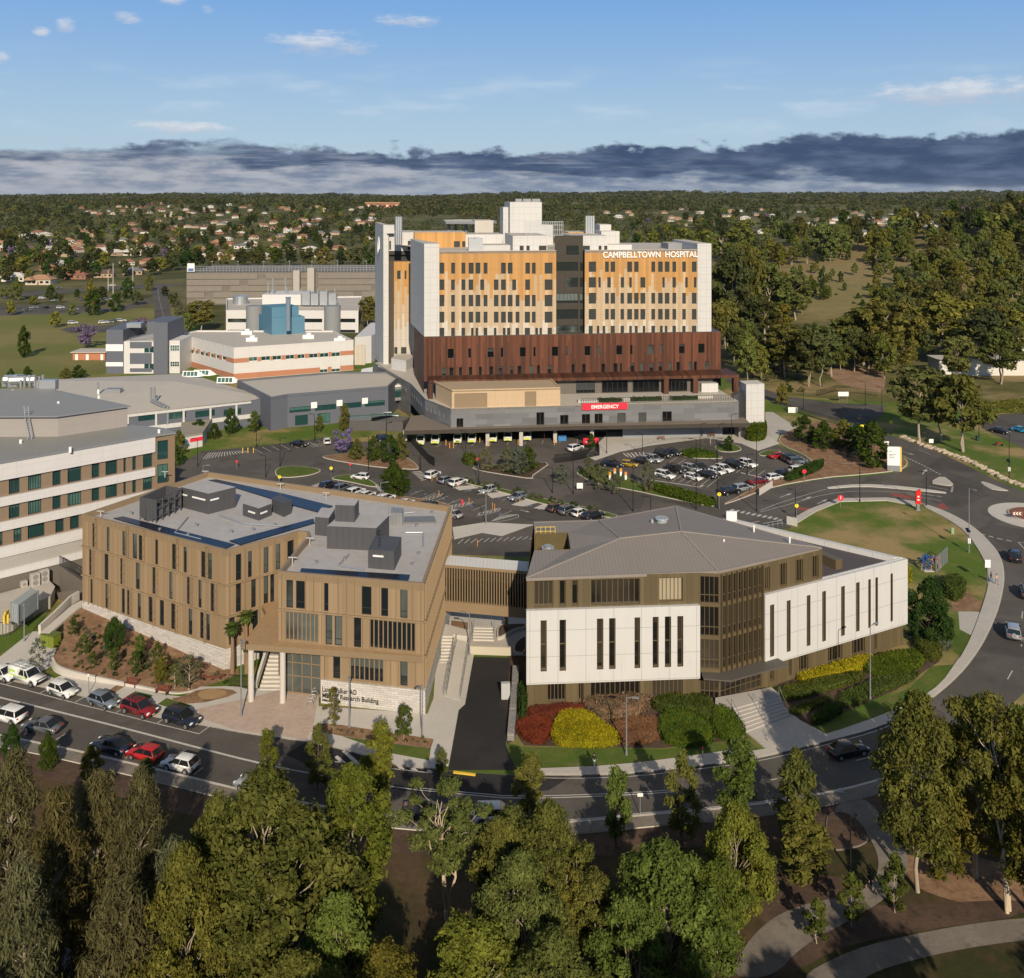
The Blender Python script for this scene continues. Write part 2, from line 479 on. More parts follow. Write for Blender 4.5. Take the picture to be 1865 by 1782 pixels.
def make_ground():
 rr=[0.0];r=14.0
 while r<11000:rr.append(r);r*=1.055
 angs=[R(a)for a in np.concatenate([np.arange(-64,64,1.0),np.arange(64,296,8.0)])]
 na=len(angs)
 vs=[(0,0,-.02)]
 for q in rr[1:]:
  for a in angs:
   x,y=q*math.sin(a),q*math.cos(a)
   vs.append((x,y,(hgt(x,y)if y>0 else 0)-.02))
 fs=[]
 for k in range(na):fs.append((0,1+(k+1)%na,1+k))
 for i in range(len(rr)-2):
  b0,b1=1+i*na,1+(i+1)*na
  for k in range(na):
   k2=(k+1)%na
   fs.append((b0+k,b0+k2,b1+k2,b1+k))
 mb=MB();mb.add(vs,fs)
 o=struct('ground',mb,[COUNTRY])
 return o
def patch_country():
 t=NT(COUNTRY.node_tree);b=COUNTRY.node_tree.nodes['Principled BSDF']
 src=b.inputs['Base Color'].links[0].from_socket
 x,y,z=t.xyz(coords(t,'W'));nz=t.noise(coords(t,'W'),.03,4)
 c=src
 for(px,py),rx,ry,colr in(((1560,500),95,190,(.27,.205,.10)),((1510,545),60,60,(.20,.18,.075)),((1650,560),70,50,(.22,.18,.08)),((50,425),130,90,(.16,.17,.055)),((30,400),170,110,(.15,.165,.055)),((160,430),90,60,(.19,.175,.075))):
  p=GT(px,py)
  d=t.m('ADD',t.m('POWER',t.m('DIVIDE',t.m('SUBTRACT',x,p.x),rx),2.0),t.m('POWER',t.m('DIVIDE',t.m('SUBTRACT',y,p.y),ry),2.0))
  f=t.m('MULTIPLY',t.ss(t.m('SUBTRACT',t.m('MULTIPLY',nz,1.8),d),-.7,.6),.85)
  nf=t.noise(coords(t,'W'),.12,4)
  c=t.mix(f,c,t.mix(nf,tuple(v*.7 for v in colr),tuple(v*1.25 for v in colr)))
 t.l.new(c,b.inputs['Base Color'])
patch_country()
make_ground()
def smooth_poly(pts,n=2):
 """Chaikin corner cutting of a closed outline"""
 for _ in range(n):
  out=[]
  for i in range(len(pts)):
   a,b=pts[i],pts[(i+1)%len(pts)]
   out.append((a[0]*.75+b[0]*.25,a[1]*.75+b[1]*.25));out.append((a[0]*.25+b[0]*.75,a[1]*.25+b[1]*.75))
  pts=out
 return pts
def smooth_line(pts,n=2):
 for _ in range(n):
  out=[pts[0]]
  for a,b in zip(pts,pts[1:]):
   out.append((a[0]*.75+b[0]*.25,a[1]*.75+b[1]*.25));out.append((a[0]*.25+b[0]*.75,a[1]*.25+b[1]*.75))
  out.append(pts[-1]);pts=out
 return pts
from mathutils.geometry import tessellate_polygon
def flat(mb,poly,z,m=0):
 """flat sheet over an outline of any shape"""
 tri=tessellate_polygon([[Vector((p[0],p[1],0))for p in poly]])
 vs=[(p[0],p[1],z)for p in poly]
 fs=[]
 for t in tri:
  a,b,c=(poly[i]for i in t)
  if(b[0]-a[0])*(c[1]-a[1])-(b[1]-a[1])*(c[0]-a[0])<0:t=(t[0],t[2],t[1])
  fs.append(t)
 mb.add(vs,fs,m)
def inset(poly,d):
 n=len(poly)
 ar=sum(poly[i][0]*poly[(i+1)%n][1]-poly[(i+1)%n][0]*poly[i][1]for i in range(n))
 sg=1 if ar>0 else-1
 out=[]
 for i in range(n):
  a,b,c=(Vector(poly[j%n][:2])for j in(i-1,i,i+1))
  n1=Vector((-(b-a).y,(b-a).x)).normalized()*sg;n2=Vector((-(c-b).y,(c-b).x)).normalized()*sg
  nn=(n1+n2);nn=nn/max(.5,nn.length_squared/2)if nn.length>1e-6 else n1
  p=b+nn*d
  out.append((p.x,p.y))
 return out
def skirt(mb,poly,z0,z1,m=0):
 n=len(poly)
 ar=sum(poly[i][0]*poly[(i+1)%n][1]-poly[(i+1)%n][0]*poly[i][1]for i in range(n))
 if ar<0:poly=poly[::-1]
 for i in range(n):
  a,b=poly[i],poly[(i+1)%n]
  mb.quad((a[0],a[1],z0),(b[0],b[1],z0),(b[0],b[1],z1),(a[0],a[1],z1),m)
def island(name,poly,mat,h=.13,rim=.2,sm=2,top=.02,kerb=None):
 """raised bed or verge behind a kerb"""
 if sm:poly=smooth_poly(poly,sm)
 mb=MB()
 skirt(mb,poly,-.01,h,0)
 inn=inset(poly,rim)
 n=len(poly)
 for i in range(n):
  j=(i+1)%n
  a,b,c,d=poly[i],poly[j],inn[j],inn[i]
  mb.quad((a[0],a[1],h),(b[0],b[1],h),(c[0],c[1],h),(d[0],d[1],h),0)
 flat(mb,inn,h+top,1)
 skirt(mb,inn,h-.05,h+top,1)
 return struct(name,mb,[kerb or KERB,mat])
def sheet(name,poly,mat,z,sm=0):
 mb=MB();flat(mb,smooth_poly(poly,sm)if sm else poly,z)
 return struct(name,mb,[mat])
# --- grounds of the precinct
sheet('lawn',GZ(zi,[(-900,1130),(-400,700),(-200,585),(300,562),(420,560),(700,600),(1500,600),(2500,760),(2900,1100),(2400,1450),(900,1500),(-700,1420)]),GRASS,-.005)
sheet('field',GZ(zi,[(-300,575),(335,560),(345,640),(200,690),(-300,710)]),PARK,.002)
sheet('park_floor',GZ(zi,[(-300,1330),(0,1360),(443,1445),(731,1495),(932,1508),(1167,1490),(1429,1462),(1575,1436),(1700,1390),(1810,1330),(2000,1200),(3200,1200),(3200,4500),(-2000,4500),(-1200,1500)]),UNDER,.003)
sheet('hillside',GZ(zi,[(1240,560),(2600,560),(2600,700),(1865,745),(1640,735),(1420,720),(1300,680)]),SCRUB,.004)
# --- roads
NK=[(-60,1222),(19.7,1241.6),(87.6,1255),(154,1270),(222,1292.6),(297,1311),(381,1324),(437,1336),(560,1352),(632,1368),(715,1395.5),(794,1403),(945,1413),(1126,1414),(1278,1396),(1378,1384),(1504,1353),(1605,1326),(1681,1288),(1749,1231.6),(1786.5,1181.7),(1809,1137),(1824,1094.5),(1831,1049.6),(1824,1017),(1809,994.7),(1774,959.8),(1724,932.4),(1679,917.5)]
SK=[(-60,1326),(0,1340),(104,1360),(158,1372),(227,1388),(287,1402),(353,1418),(443,1440),(504,1453),(600,1472),(731,1489),(932,1501),(1060,1497),(1167,1485),(1308,1474),(1429,1459),(1575,1431),(1700,1385),(1800,1322),(1890,1240),(1950,1150),(1975,1060),(1970,1010),(2040,960)]
NKw=smooth_line([g2(*p)for p in NK],2)
SKw=smooth_line([g2(*p)for p in SK],2)
sheet('road',NKw+SKw[::-1],ASPH,.02)
sheet('fresh_asphalt_road',GZ(zi,[(556,1353),(632,1369),(715,1396),(794,1404),(945,1414),(1040,1415),(1000,1440),(900,1452),(735,1441),(600,1412),(520,1375)]),ASPHN,.024)
sheet('driveway',GZ(zv,[(350,650),(725,660),(690,1000),(676,1540),(720,1680),(800,1800),(90,1800),(100,1745),(200,1190),(265,1130)]),ASPHN,.028)
sheet('car_park_road',GZ(zi,[(300,868),(330,845),(368,822),(480,812),(590,798),(640,806),(745,800),(1010,780),(1365,790),(1400,806),(1450,825),(1500,846),(1420,885),(1345,925),(1330,950),(1380,1010),(1100,1020),(820,1010),(790,960),(560,915),(310,890)]),ASPH,.012)
sheet('access_road',GZ(zq,[(560,570),(700,525),(820,475),(1050,435),(1190,427),(1355,407),(1398,380),(1385,350),(1350,325),(1290,275),(1150,215),(1000,170),(860,130),(640,34),(640,10),(880,95),(1100,125),(1290,130),(1290,165),(1240,205),(1310,255),(1480,310),(1640,385),(1760,445),(1870,490),(2060,540),(2060,800),(1790,800),(1770,760),(1720,700),(1620,620),(1520,560),(1400,527),(1300,512),(1100,515),(980,560),(900,640),(640,660)]),ASPH,.016)
sheet('upper_car_park_road',GZ(zq,[(1690,225),(1690,185),(1760,170),(1900,160),(2100,190),(2100,420),(1900,330)]),ASPH,.018)
sheet('ramp_road',GZ(zq,[(800,160),(830,160),(935,225),(925,240),(860,250),(845,285),(800,250)]),CONC,.018)
sheet('side_road',GZ(zl,[(690,190),(750,190),(745,232),(770,345),(840,395),(835,425),(740,425),(765,365),(690,345),(690,270),(672,215)]),ASPH,.014)
sheet('highway_road',GZ(zl,[(-300,245),(0,232),(400,208),(840,180),(840,196),(500,215),(0,252),(-300,268)]),ASPH,.013)
sheet('service_road',GZ(zl,[(-300,300),(0,288),(300,283),(520,300),(640,260),(700,255),(700,270),(560,310),(360,320),(0,332),(-300,340)]),ASPH,.011)
sheet('staff_car_park_road',GZ(zl,[(270,395),(300,385),(470,375),(640,350),(690,350),(640,380),(470,405),(320,412)]),ASPH,.015)
sheet('woodland_car_park_road',GZ(zt,[(430,690),(600,660),(840,680),(840,740),(800,800),(540,800),(440,760)]),CONC,.016)
_yd=MB();_yd.prism(GZ(zb,[(-160,1690),(-60,1655),(330,1545),(372,1590),(340,1660),(260,1690),(90,1800),(-160,1880)],1.9),-.2,1.9);struct('service_yard',_yd,[CONC])
sheet('bare_earth',GZ(zt,[(700,1110),(800,1080),(1060,1090),(1060,1240),(900,1210),(770,1160)]),DIRT,.008,2)
sheet('clearing',[(p[0],p[1])for p in GZ(zt,[(540,640),(760,600),(900,640),(840,700),(600,680)])],SCRUB,.006,2)
# --- footpaths, forecourt
def path(name,inner,outer,mat=CONC,h=.13):
 poly=inner+outer[::-1]
 mb=MB();skirt(mb,poly,-.01,h,1);flat(mb,poly,h,0)
 return struct(name,mb,[mat,KERB])
def seg(line,a,b):
 """the stretch of a world line whose photo columns lie in a..b"""
 return[p for p in line if a<=p[0]*F/p[1]+CX<=b]
pv=GZ(zs,[(-200,560),(0,478),(235,292),(292,292),(312,365),(425,412),(398,470),(420,560),(510,590),(920,690),(1240,762),(1350,775),(1480,700),(1760,700),(1830,720)])+GZ(zr,[(1000,1040),(1160,1062),(1160,1130),(1660,1165),(1700,1060),(1760,830),(1865,770)])+GZ(zv,[(300,560),(350,640),(262,1128),(198,1188),(98,1745),(90,1755)])
nk_l=seg(NKw,-100,798)
path('pavement',pv,nk_l,CONC2)
inner=GZ(zi,[(948,1403),(1126,1396),(1278,1376),(1330,1368)])+GZ(zz,[(530,680),(960,570),(1330,440),(1540,350),(1700,240),(1790,110),(1810,80)])+GZ(zk,[(1400,1200),(1480,1050),(1550,860),(1600,700),(1610,590),(1570,470),(1450,285),(1300,180),(1150,105)])
outer=[p for p in NKw if p[0]*F/p[1]+CX>942]
path('footpath',smooth_line(inner,1),outer,CONC)
path('lawn_footpath',GZ(zq,[(920,625),(1010,570),(1110,530),(1300,526),(1420,548)]),GZ(zq,[(890,612),(980,562),(1100,517),(1300,514),(1420,530)]),CONC)
path('plaza',GZ(zz,[(225,375),(330,330),(590,305),(720,430),(780,480)]),GZ(zz,[(330,400),(430,560),(480,600),(560,670),(960,575)]),CONC,.12)
so=[p for p in SKw if p[0]*F/p[1]+CX<1750]
def off_line(line,d):
 out=[]
 for i,p in enumerate(line):
  a,b=Vector(line[max(i-1,0)]),Vector(line[min(i+1,len(line)-1)])
  t=(b-a).normalized();out.append((p[0]+t.y*d,p[1]-t.x*d))
 return out
path('park_footpath',so,off_line(so,1.9),PATHC,.12)
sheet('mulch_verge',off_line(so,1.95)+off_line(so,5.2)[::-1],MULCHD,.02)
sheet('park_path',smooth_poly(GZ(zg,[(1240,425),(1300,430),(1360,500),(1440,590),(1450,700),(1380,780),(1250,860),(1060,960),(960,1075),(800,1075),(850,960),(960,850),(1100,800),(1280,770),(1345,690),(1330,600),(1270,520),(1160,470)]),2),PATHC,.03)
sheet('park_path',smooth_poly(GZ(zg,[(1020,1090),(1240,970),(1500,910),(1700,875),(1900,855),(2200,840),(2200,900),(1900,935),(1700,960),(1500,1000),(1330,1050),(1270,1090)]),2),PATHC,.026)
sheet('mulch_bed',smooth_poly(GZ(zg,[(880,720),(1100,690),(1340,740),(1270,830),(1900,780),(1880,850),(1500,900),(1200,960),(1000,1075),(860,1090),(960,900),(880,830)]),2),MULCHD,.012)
sheet('leaf_litter',smooth_poly(GZ(zg,[(1400,600),(1560,600),(1700,640),(1900,690),(2100,800),(1850,850),(1500,770),(1440,700)]),2),MULCH,.009)
island('garden_bed',GZ(zg,[(1150,480),(1230,475),(1300,540),(1305,590),(1220,615),(1165,615),(1150,560)]),MULCHD,.12,.10,kerb=PATHC)
sheet('forecourt',GZ(zr,[(600,1142),(870,1085),(1000,1050),(1160,1068),(1140,1200),(1108,1284),(800,1246),(620,1186)]),PINK,.136)
sheet('garden_bed',GZ(zx,[(150,775),(480,800),(1250,920),(1790,1000),(1745,1130),(1180,1065),(480,955),(210,905),(60,850)]),MULCH,.150)
sheet('grass_verge',GZ(zx,[(490,960),(1180,1065),(1745,1130),(1722,1300),(1200,1205),(860,1090)]),GRASSG,.146)
sheet('grass_verge',GZ(zs,[(300,590),(390,545),(500,598),(400,640)]),GRASSG,.138)
sheet('grass_verge',GZ(zs,[(930,775),(1000,735),(1130,765),(1090,800),(1030,790)]),GRASSG,.138)
sheet('grass_verge',GZ(zs,[(1165,830),(1230,785),(1420,840),(1380,850),(1230,850)]),GRASSG,.138)
sheet('garden_bed',GZ(zs,[(780,745),(860,690),(920,700),(840,750)]),MULCH,.139)
sheet('garden_bed',smooth_poly(GZ(zs,[(1240,790),(1350,775),(1480,715),(1700,715),(1770,755),(1420,840)]),1),MULCH,.1385)
sheet('sand_bed',smooth_poly(GZ(zs,[(1450,745),(1540,715),(1660,725),(1680,755),(1600,795),(1480,795)]),2),M('gold gravel',(.36,.24,.12),.95,.15,1,fine=.2),.145)
sheet('grass_verge',GZ(zw,[(330,960),(395,975),(900,985),(1220,950),(1272,990),(1000,1030),(700,1042),(390,1055),(345,1020)]),GRASSG,.02)
sheet('grass_verge',GZ(zz,[(870,520),(1200,400),(1500,260),(1640,120),(1790,110),(1690,250),(1540,345),(960,570)]),GRASSG,.02)
sheet('garden_bed',GZ(zw,[(365,830),(405,826),(1130,826),(1225,945),(900,980),(395,970),(350,905)]),MULCHD,.024)
sheet('garden_bed',GZ(zz,[(590,305),(700,150),(1250,30),(1690,10),(1690,90),(1400,280),(840,520),(720,440)]),MULCHD,.018)
sheet('side_path',GZ(zk,[(1385,860),(1500,860),(1620,870),(1570,1080),(1395,990)]),CONC,.026)
sheet('grass_verge',GZ(zk,[(1330,1130),(1400,1010),(1480,1045),(1400,1190)]),GRASSG,.02)
sheet('garden_bed',GZ(zk,[(1320,800),(1430,690),(1560,800),(1540,855),(1340,850)]),MULCH,.012)
# --- islands of the car parks
island('grass_verge',[g2(*p)for p in[(499,859.7),(509,851.6),(538,848.7),(591,855.7),(570.5,865.9),(530,871),(505,870)]],GRASSG)
island('garden_bed',GZ(zp,[(80,305),(250,288),(480,285),(600,305),(690,380),(640,387),(450,376),(280,352),(110,322)]),MULCH)
island('grass_verge',GZ(zp,[(110,440),(290,408),(420,470),(420,500),(250,460)]),GRASSG)
island('grass_verge',GZ(zp,[(-100,520),(100,540),(420,590),(880,640),(880,600),(650,555),(430,540),(300,560),(0,500)]),MULCH,sm=1)
island('garden_bed',GZ(zp,[(930,460),(1010,465),(1300,530),(1480,575),(1640,605),(1880,660),(1880,690),(1640,640),(1440,600),(1200,530),(960,470)]),GRASSG,sm=1)
island('garden_bed',GZ(zp,[(985,372),(1120,362),(1350,340),(1480,345),(1400,400),(1365,425),(1370,445),(1200,420),(1050,395)]),MULCHD,sm=1)
island('garden_bed',GZ(zq,[(0,400),(120,380),(230,430),(330,470),(470,505),(600,540),(580,552),(420,520),(240,480),(100,460)]),GRASSG,sm=1)
island('garden_bed',GZ(zq,[(440,330),(520,318),(625,345),(620,355),(470,350)]),GRASSG,sm=1)
island('grass_verge',GZ(zq,[(590,300),(640,288),(690,300),(708,318),(660,328),(600,322)]),GRASSG)
island('garden_bed',GZ(zq,[(760,340),(800,318),(870,318),(850,345)]),GRASSG)
island('garden_bed',GZ(zq,[(610,548),(700,505),(800,440),(920,380),(1040,370),(1150,375),(1280,370),(1370,345),(1392,375),(1355,402),(1190,420),(1050,430),(820,470),(700,520)]),MULCH,sm=1)
island('grass_verge',GZ(zq,[(870,300),(850,270),(900,235),(1010,190),(1150,225),(1280,275),(1340,320),(1370,345),(1280,372),(1120,375),(1000,370),(950,330)]),MULCH,sm=1)
island('traffic_island',GZ(zy,[(735,655),(890,565),(1030,670),(1000,695),(900,685)]),CONC,sm=1)
island('traffic_island',GZ(zy,[(1340,650),(1390,640),(1640,735),(1690,755),(1500,740),(1420,710)]),CONC,sm=1)
island('median_strip',GZ(zq,[(1050,470),(1190,457),(1350,465),(1545,490),(1545,498),(1340,476),(1190,467),(1060,478)]),CONC2,sm=1)
rb=g2(1884,941)
ring=[(rb[0]+8.1*math.cos(t*math.pi/20),rb[1]+8.1*math.sin(t*math.pi/20))for t in range(40)]
mid=[(rb[0]+4.6*math.cos(t*math.pi/20),rb[1]+4.6*math.sin(t*math.pi/20))for t in range(40)]
island('roundabout_apron',ring,CONC2,.09,.15,0)
island('roundabout_centre',mid,BRICKRED,.35,.2,0,.03)
# --- painted marks
mk=MB()
def mline(a,b,w=.12,z=.034,m=0):
 a,b=Vector(a[:2]),Vector(b[:2]);d=(b-a)
 if d.length<1e-4:return
 d.normalize();n=Vector((-d.y,d.x))*(w/2)
 mk.quad((a.x-n.x,a.y-n.y,z),(b.x-n.x,b.y-n.y,z),(b.x+n.x,b.y+n.y,z),(a.x+n.x,a.y+n.y,z),m)
def mpoly(pts,w=.12,z=.034):
 for a,b in zip(pts,pts[1:]):mline(a,b,w,z)
def dashes(pts,on,off,w=.12,z=.034):
 acc=0
 for a,b in zip(pts,pts[1:]):
  a,b=Vector(a),Vector(b);L=(b-a).length;s=0
  while s<L:
   ph=acc%(on+off)
   st=min(L-s,(on-ph)if ph<on else(on+off-ph))
   st=max(st,.01)
   if ph<on:mline(a+(b-a)*(s/L),a+(b-a)*((s+st)/L),w,z)
   s+=st;acc+=st
def arrow(p,q,w=.35,z=.034):
 p,q=Vector(p),Vector(q);d=(q-p);L=d.length;d.normalize();n=Vector((-d.y,d.x))
 mline(p,p+d*L*.62,w*.5,z)
 a,b,c=p+d*L*.6+n*w,q,p+d*L*.6-n*w
 mk.add([(a.x,a.y,z),(c.x,c.y,z),(b.x,b.y,z)],[(0,1,2)],0)
mpoly(smooth_line(GZ(zs,[(-150,640),(0,668),(545,815),(850,890),(1155,968),(1470,1043)]),1),.14)
for a,b in(((90,660),(40,680)),((355,712),(290,745)),((625,770),(545,815)),((900,862),(850,890)),((1205,935),(1155,968)),((1545,990),(1470,1043)),((205,960),(150,995)),((490,1040),(415,1085)),((985,1180),(925,1225)),((1215,1245),(1165,1285)),((1500,1292),(1430,1345)),((730,1120),(690,1150))):
 mline(*GZ(zs,[a,b]),.12)
cl=smooth_line(GZ(zs,[(-150,735),(0,775),(470,890),(950,1010),(1440,1140),(1870,1250)])+GZ(zf,[(1090,212),(1430,270),(1760,300)])+GZ(zg,[(0,426),(200,424),(480,412),(600,402)]),1)
mpoly([p for p in cl if p[0]*F/p[1]+CX<545],.3)
mpoly([p for p in cl if p[0]*F/p[1]+CX>=500],.14)
mpoly([(p[0],p[1]+.35)for p in cl if p[0]*F/p[1]+CX>=740],.12)
for a,b in(((950,360),(1000,350)),((1256,290),(1318,275))):mline(*GZ(zg,[a,b]),.13)
for a,b in(((1780,1292),(1745,1355)),((1860,1050),(1845,1115))):mline(*GZ(zk,[a,b]),.13)
for i in range(3):mline(*GZ(zk,[(1855-i*0,1050-i*190),(1849,1100-i*190)]),.13)
for a,b in(((400,1230),(510,1320)),((510,1150),(720,1340)),((1280,1350),(1350,1420)),((1480,1390),(1540,1445)),((1700,1425),(1755,1465)),((1100,1320),(1150,1385))):
 mline(*GZ(zx,[a,b]),.45)
mpoly(GZ(zx,[(390,1305),(720,1345),(1200,1405),(1760,1468)]),.12)
mpoly([(p[0]+.0,p[1]-.45)for p in NKw if 950<p[0]*F/p[1]+CX<1680 and p[1]<150],.1)
mpoly([(p[0],p[1]+.3)for p in seg(SKw,1000,1500)],.1)
dashes(GZ(zy,[(1345,1260),(1540,1315),(1760,1358)]),.9,.6,.3)
mpoly(GZ(zy,[(1870,1440),(1795,1360),(1900,1375)]),.15)
dashes(GZ(zy,[(430,335),(640,435),(880,560)]),.7,.5,.3)
dashes(GZ(zy,[(1015,700),(1000,770)]),.5,.4,.4)
arrow(*GZ(zy,[(400,275),(565,325)]));arrow(*GZ(zy,[(655,550),(705,492)]),w=.5)
for a,b in(((710,690),(955,738)),((600,772),(885,822)),((470,785),(880,872)),((610,262),(755,318))):mline(*GZ(zy,[a,b]),.14)
mpoly(smooth_line(GZ(zq,[(780,572),(900,540),(1050,497),(1190,484),(1360,490),(1525,508)]),1),.13)
mpoly(smooth_line(GZ(zq,[(780,565),(870,530),(1050,478)]),1),.13)
arrow(*GZ(zq,[(860,512),(910,495)]));arrow(*GZ(zq,[(945,527),(990,508)]));arrow(*GZ(zq,[(1015,538),(1055,520)]))
arrow(*GZ(zq,[(1045,415),(1075,412)]));arrow(*GZ(zq,[(775,610),(720,622)]))
for i in range(11):
 t=i/10
 a=(655+(880-655)*t,568+(612-568)*t)
 mline(*GZ(zq,[a,(a[0]+14,a[1]-7)]),.55)if i%1==0 else None
mk2=[((935,550),(1005,562),(985,572),(925,560)),((1310,492),(1400,505),(1420,522),(1330,508)),((1505,545),(1530,535),(1560,560),(1520,560))]
for q in mk2:flat(mk,GZ(zq,q),.030,1)
for i in range(7):mline(*GZ(zp,[(635+i*9,402+i*8),(690+i*9,396+i*8)]),.5)
for i in range(7):mline(*GZ(zp,[(0+i*14,492-i*5),(42+i*14,505-i*5)]),.45)
for i in range(6):mline(*GZ(zp,[(390+i*8,470+i*8),(425+i*8,478+i*8)]),.4)
def row(zm,a0,b0,a1,b1,n,w=.12):
 for i in range(n+1):
  t=i/n
  mline(*GZ(zm,[(a0[0]+(a1[0]-a0[0])*t,a0[1]+(a1[1]-a0[1])*t),(b0[0]+(b1[0]-b0[0])*t,b0[1]+(b1[1]-b0[1])*t)]),w)
row(zp,(620,540),(700,510),(1160,670),(1240,635),7)
row(zp,(880,500),(970,470),(1400,630),(1480,590),7)
row(zp,(90,500),(130,480),(520,590),(560,565),6)
row(zp,(1455,640),(1500,610),(1680,690),(1720,650),4)
for(x0,y0,x1,y1)in((690,575,810,540),(870,612,990,590),(1035,660,1160,630)):
 mpoly(GZ(zp,[(x0,y0-8),(x0+10,y0+6),(x1,y1+8),(x1-12,y1-8),(x0,y0-8)]),.14)
 for i in range(6):
  t=i/5;mline(*GZ(zp,[(x0+(x1-x0)*t-3,y0+(y1-y0)*t+6),(x0+(x1-x0)*t+12,y0+(y1-y0)*t-10)]),.2)
mpoly(smooth_line(GZ(zp,[(1115,700),(1160,672),(1260,655),(1288,668),(1255,685),(1140,705)]),1),.14)
for i in range(10):mline(*GZ(zp,[(1125+i*15,700-i*4),(1170+i*12,668-i*1.2)]),.16)
for x,y in((660,522),(715,535),(825,565),(885,580),(995,607),(1170,655),(985,513),(1055,532),(1165,558),(1220,573),(1355,605)):
 p=GZ(zp,[(x-10,y-4),(x+5,y-6),(x+11,y+3),(x-5,y+5)]);flat(mk,p,.031,2)
for q in(((880,490),(1000,480),(1040,498),(920,512)),((1080,530),(1190,520),(1235,540),(1120,560)),((1235,600),(1340,560),(1420,580),(1310,610)),((1370,620),(1440,590),(1455,600),(1455,630))):
 flat(mk,GZ(zp,q),.028,3)
flat(mk,GZ(zp,[(880,735),(1080,705),(1380,720),(1330,735),(1180,790),(1060,770),(890,810)]),.029,3)
arrow(*GZ(zp,[(1290,630),(1350,645)]));arrow(*GZ(zp,[(380,610),(410,612)]))
row(zq,(330,430),(395,400),(560,470),(610,430),8)
row(zq,(590,400),(640,365),(770,420),(800,400),4)
row(zq,(610,480),(660,500),(760,440),(800,455),4)
row(zq,(300,350),(340,320),(440,375),(470,355),4)
for i in range(6):mline(*GZ(zq,[(215+i*16,330-i*1),(235+i*16,345+i*2)]),.4)
for i in range(6):mline(*GZ(zq,[(700+i*22,410+i*5),(722+i*22,416+i*5)]),.5)
mpoly(GZ(zq,[(330,440),(530,470),(545,462)]),.4)
for i in range(16):mline(*GZ(zl,[(905+i*14,975-i*2.2+(i%2)),(935+i*10,945-i*.6)]),.2)
row(zl,(1130,925),(1170,945),(1420,890),(1460,910),7)
for i in range(11):mline(*GZ(zp,[(0+i*7,232-i),(45+i*7,250-i)]),.13)if i%3==0 else None
dashes(GZ(zl,[(705,210),(712,260),(735,350)]),3,4,.25)
for i in range(6):mline(*GZ(zl,[(703+i*11,345),(703+i*11,352)]),.9)
row(zh,(380,1165),(400,1150),(1010,1145),(1010,1130),8,.12)
for i in range(12):mline(*GZ(zw,[(150+i*24,225-i*1.5),(170+i*24,208-i*1)]),.15)
mb=mk
struct('road_markings',mk,[LINE,REDP,BLUEP,CONC2])
yk=MB()
a,b=GZ(zi,[(826,1408),(866,1413)]);d=Vector(b)-Vector(a)
yk.obox(((a[0]+b[0])/2,(a[1]+b[1])/2),math.atan2(d.y,d.x),d.length,.3,.0,.16)
struct('kerb_ramp',yk,[YELP])
def kerbline(name,pts,w=.32,h=.15):
 o2=off_line(pts,w)
 poly=pts+o2[::-1]
 mb=MB();skirt(mb,poly,0,h,0);flat(mb,poly,h,0)
 return struct(name,mb,[KERB])
kerbline('kerb',[p for p in NKw if p[0]*F/p[1]+CX>942],-.28)
kerbline('kerb',nk_l,-.28)
kerbline('kerb',so,.28)
pond=smooth_poly(GZ(zi,[(-80,1760),(40,1715),(150,1730),(200,1775),(180,1850),(-80,1900)]),2)
mw,t,b=newmat('pond water')
b.inputs['Base Color'].default_value=(.008,.012,.012,1);b.inputs['Roughness'].default_value=.12
bump(t,b,t.noise(coords(t,'W'),1.5,3),.15,.05)
sheet('pond_water',pond,mw,.03)
# --- the planted slope: one tilted plane between the street
_fr=g2(*zs(900,655),.45)
_P3=[Vector((-62.5,139.8,1.9)),Vector((-37.4,125.4,.15)),Vector((_fr[0],_fr[1],.45))]
_n=(_P3[1]-_P3[0]).cross(_P3[2]-_P3[0]);_n/=_n.z
def slope_z(x,y):return _P3[0].z-(_n.x*(x-_P3[0].x)+_n.y*(y-_P3[0].y))
def GP(x,y):
 k,m=(x-CX)/F,(y-YH)/F
 p0=_P3[0];Y=(H-p0.z-_n.x*p0.x-_n.y*p0.y)/(m-_n.x*k-_n.y)
 return Vector((k*Y,Y,H-m*Y))
_front=smooth_line([(395,480),(425,545),(600,595),(920,662),(1240,732),(1345,742),(1480,706),(1700,692),(1790,715)],2)
_fw=[GP(*zs(*p))for p in _front]
_back=[Vector((-37.2,125.3,.14)),Vector((-62.9,139.9,1.93)),Vector((*GP(*zs(470,200)).xy,0)),Vector((*GP(*zs(470,330)).xy,0))]
_right=[Vector((*GP(*zs(1760,560)).xy,0))]
_gp=[(p.x,p.y)for p in _fw]+[(p.x,p.y)for p in _right]+[(p.x,p.y)for p in _back]
def tilt_sheet(name,poly,mat,lift):
 mb=MB();flat(mb,poly,0);mb.v=[(x,y,slope_z(x,y)+lift)for x,y,z in mb.v]
 return struct(name,mb,[mat])
tilt_sheet('garden_slope',_gp,MULCH,0.0)
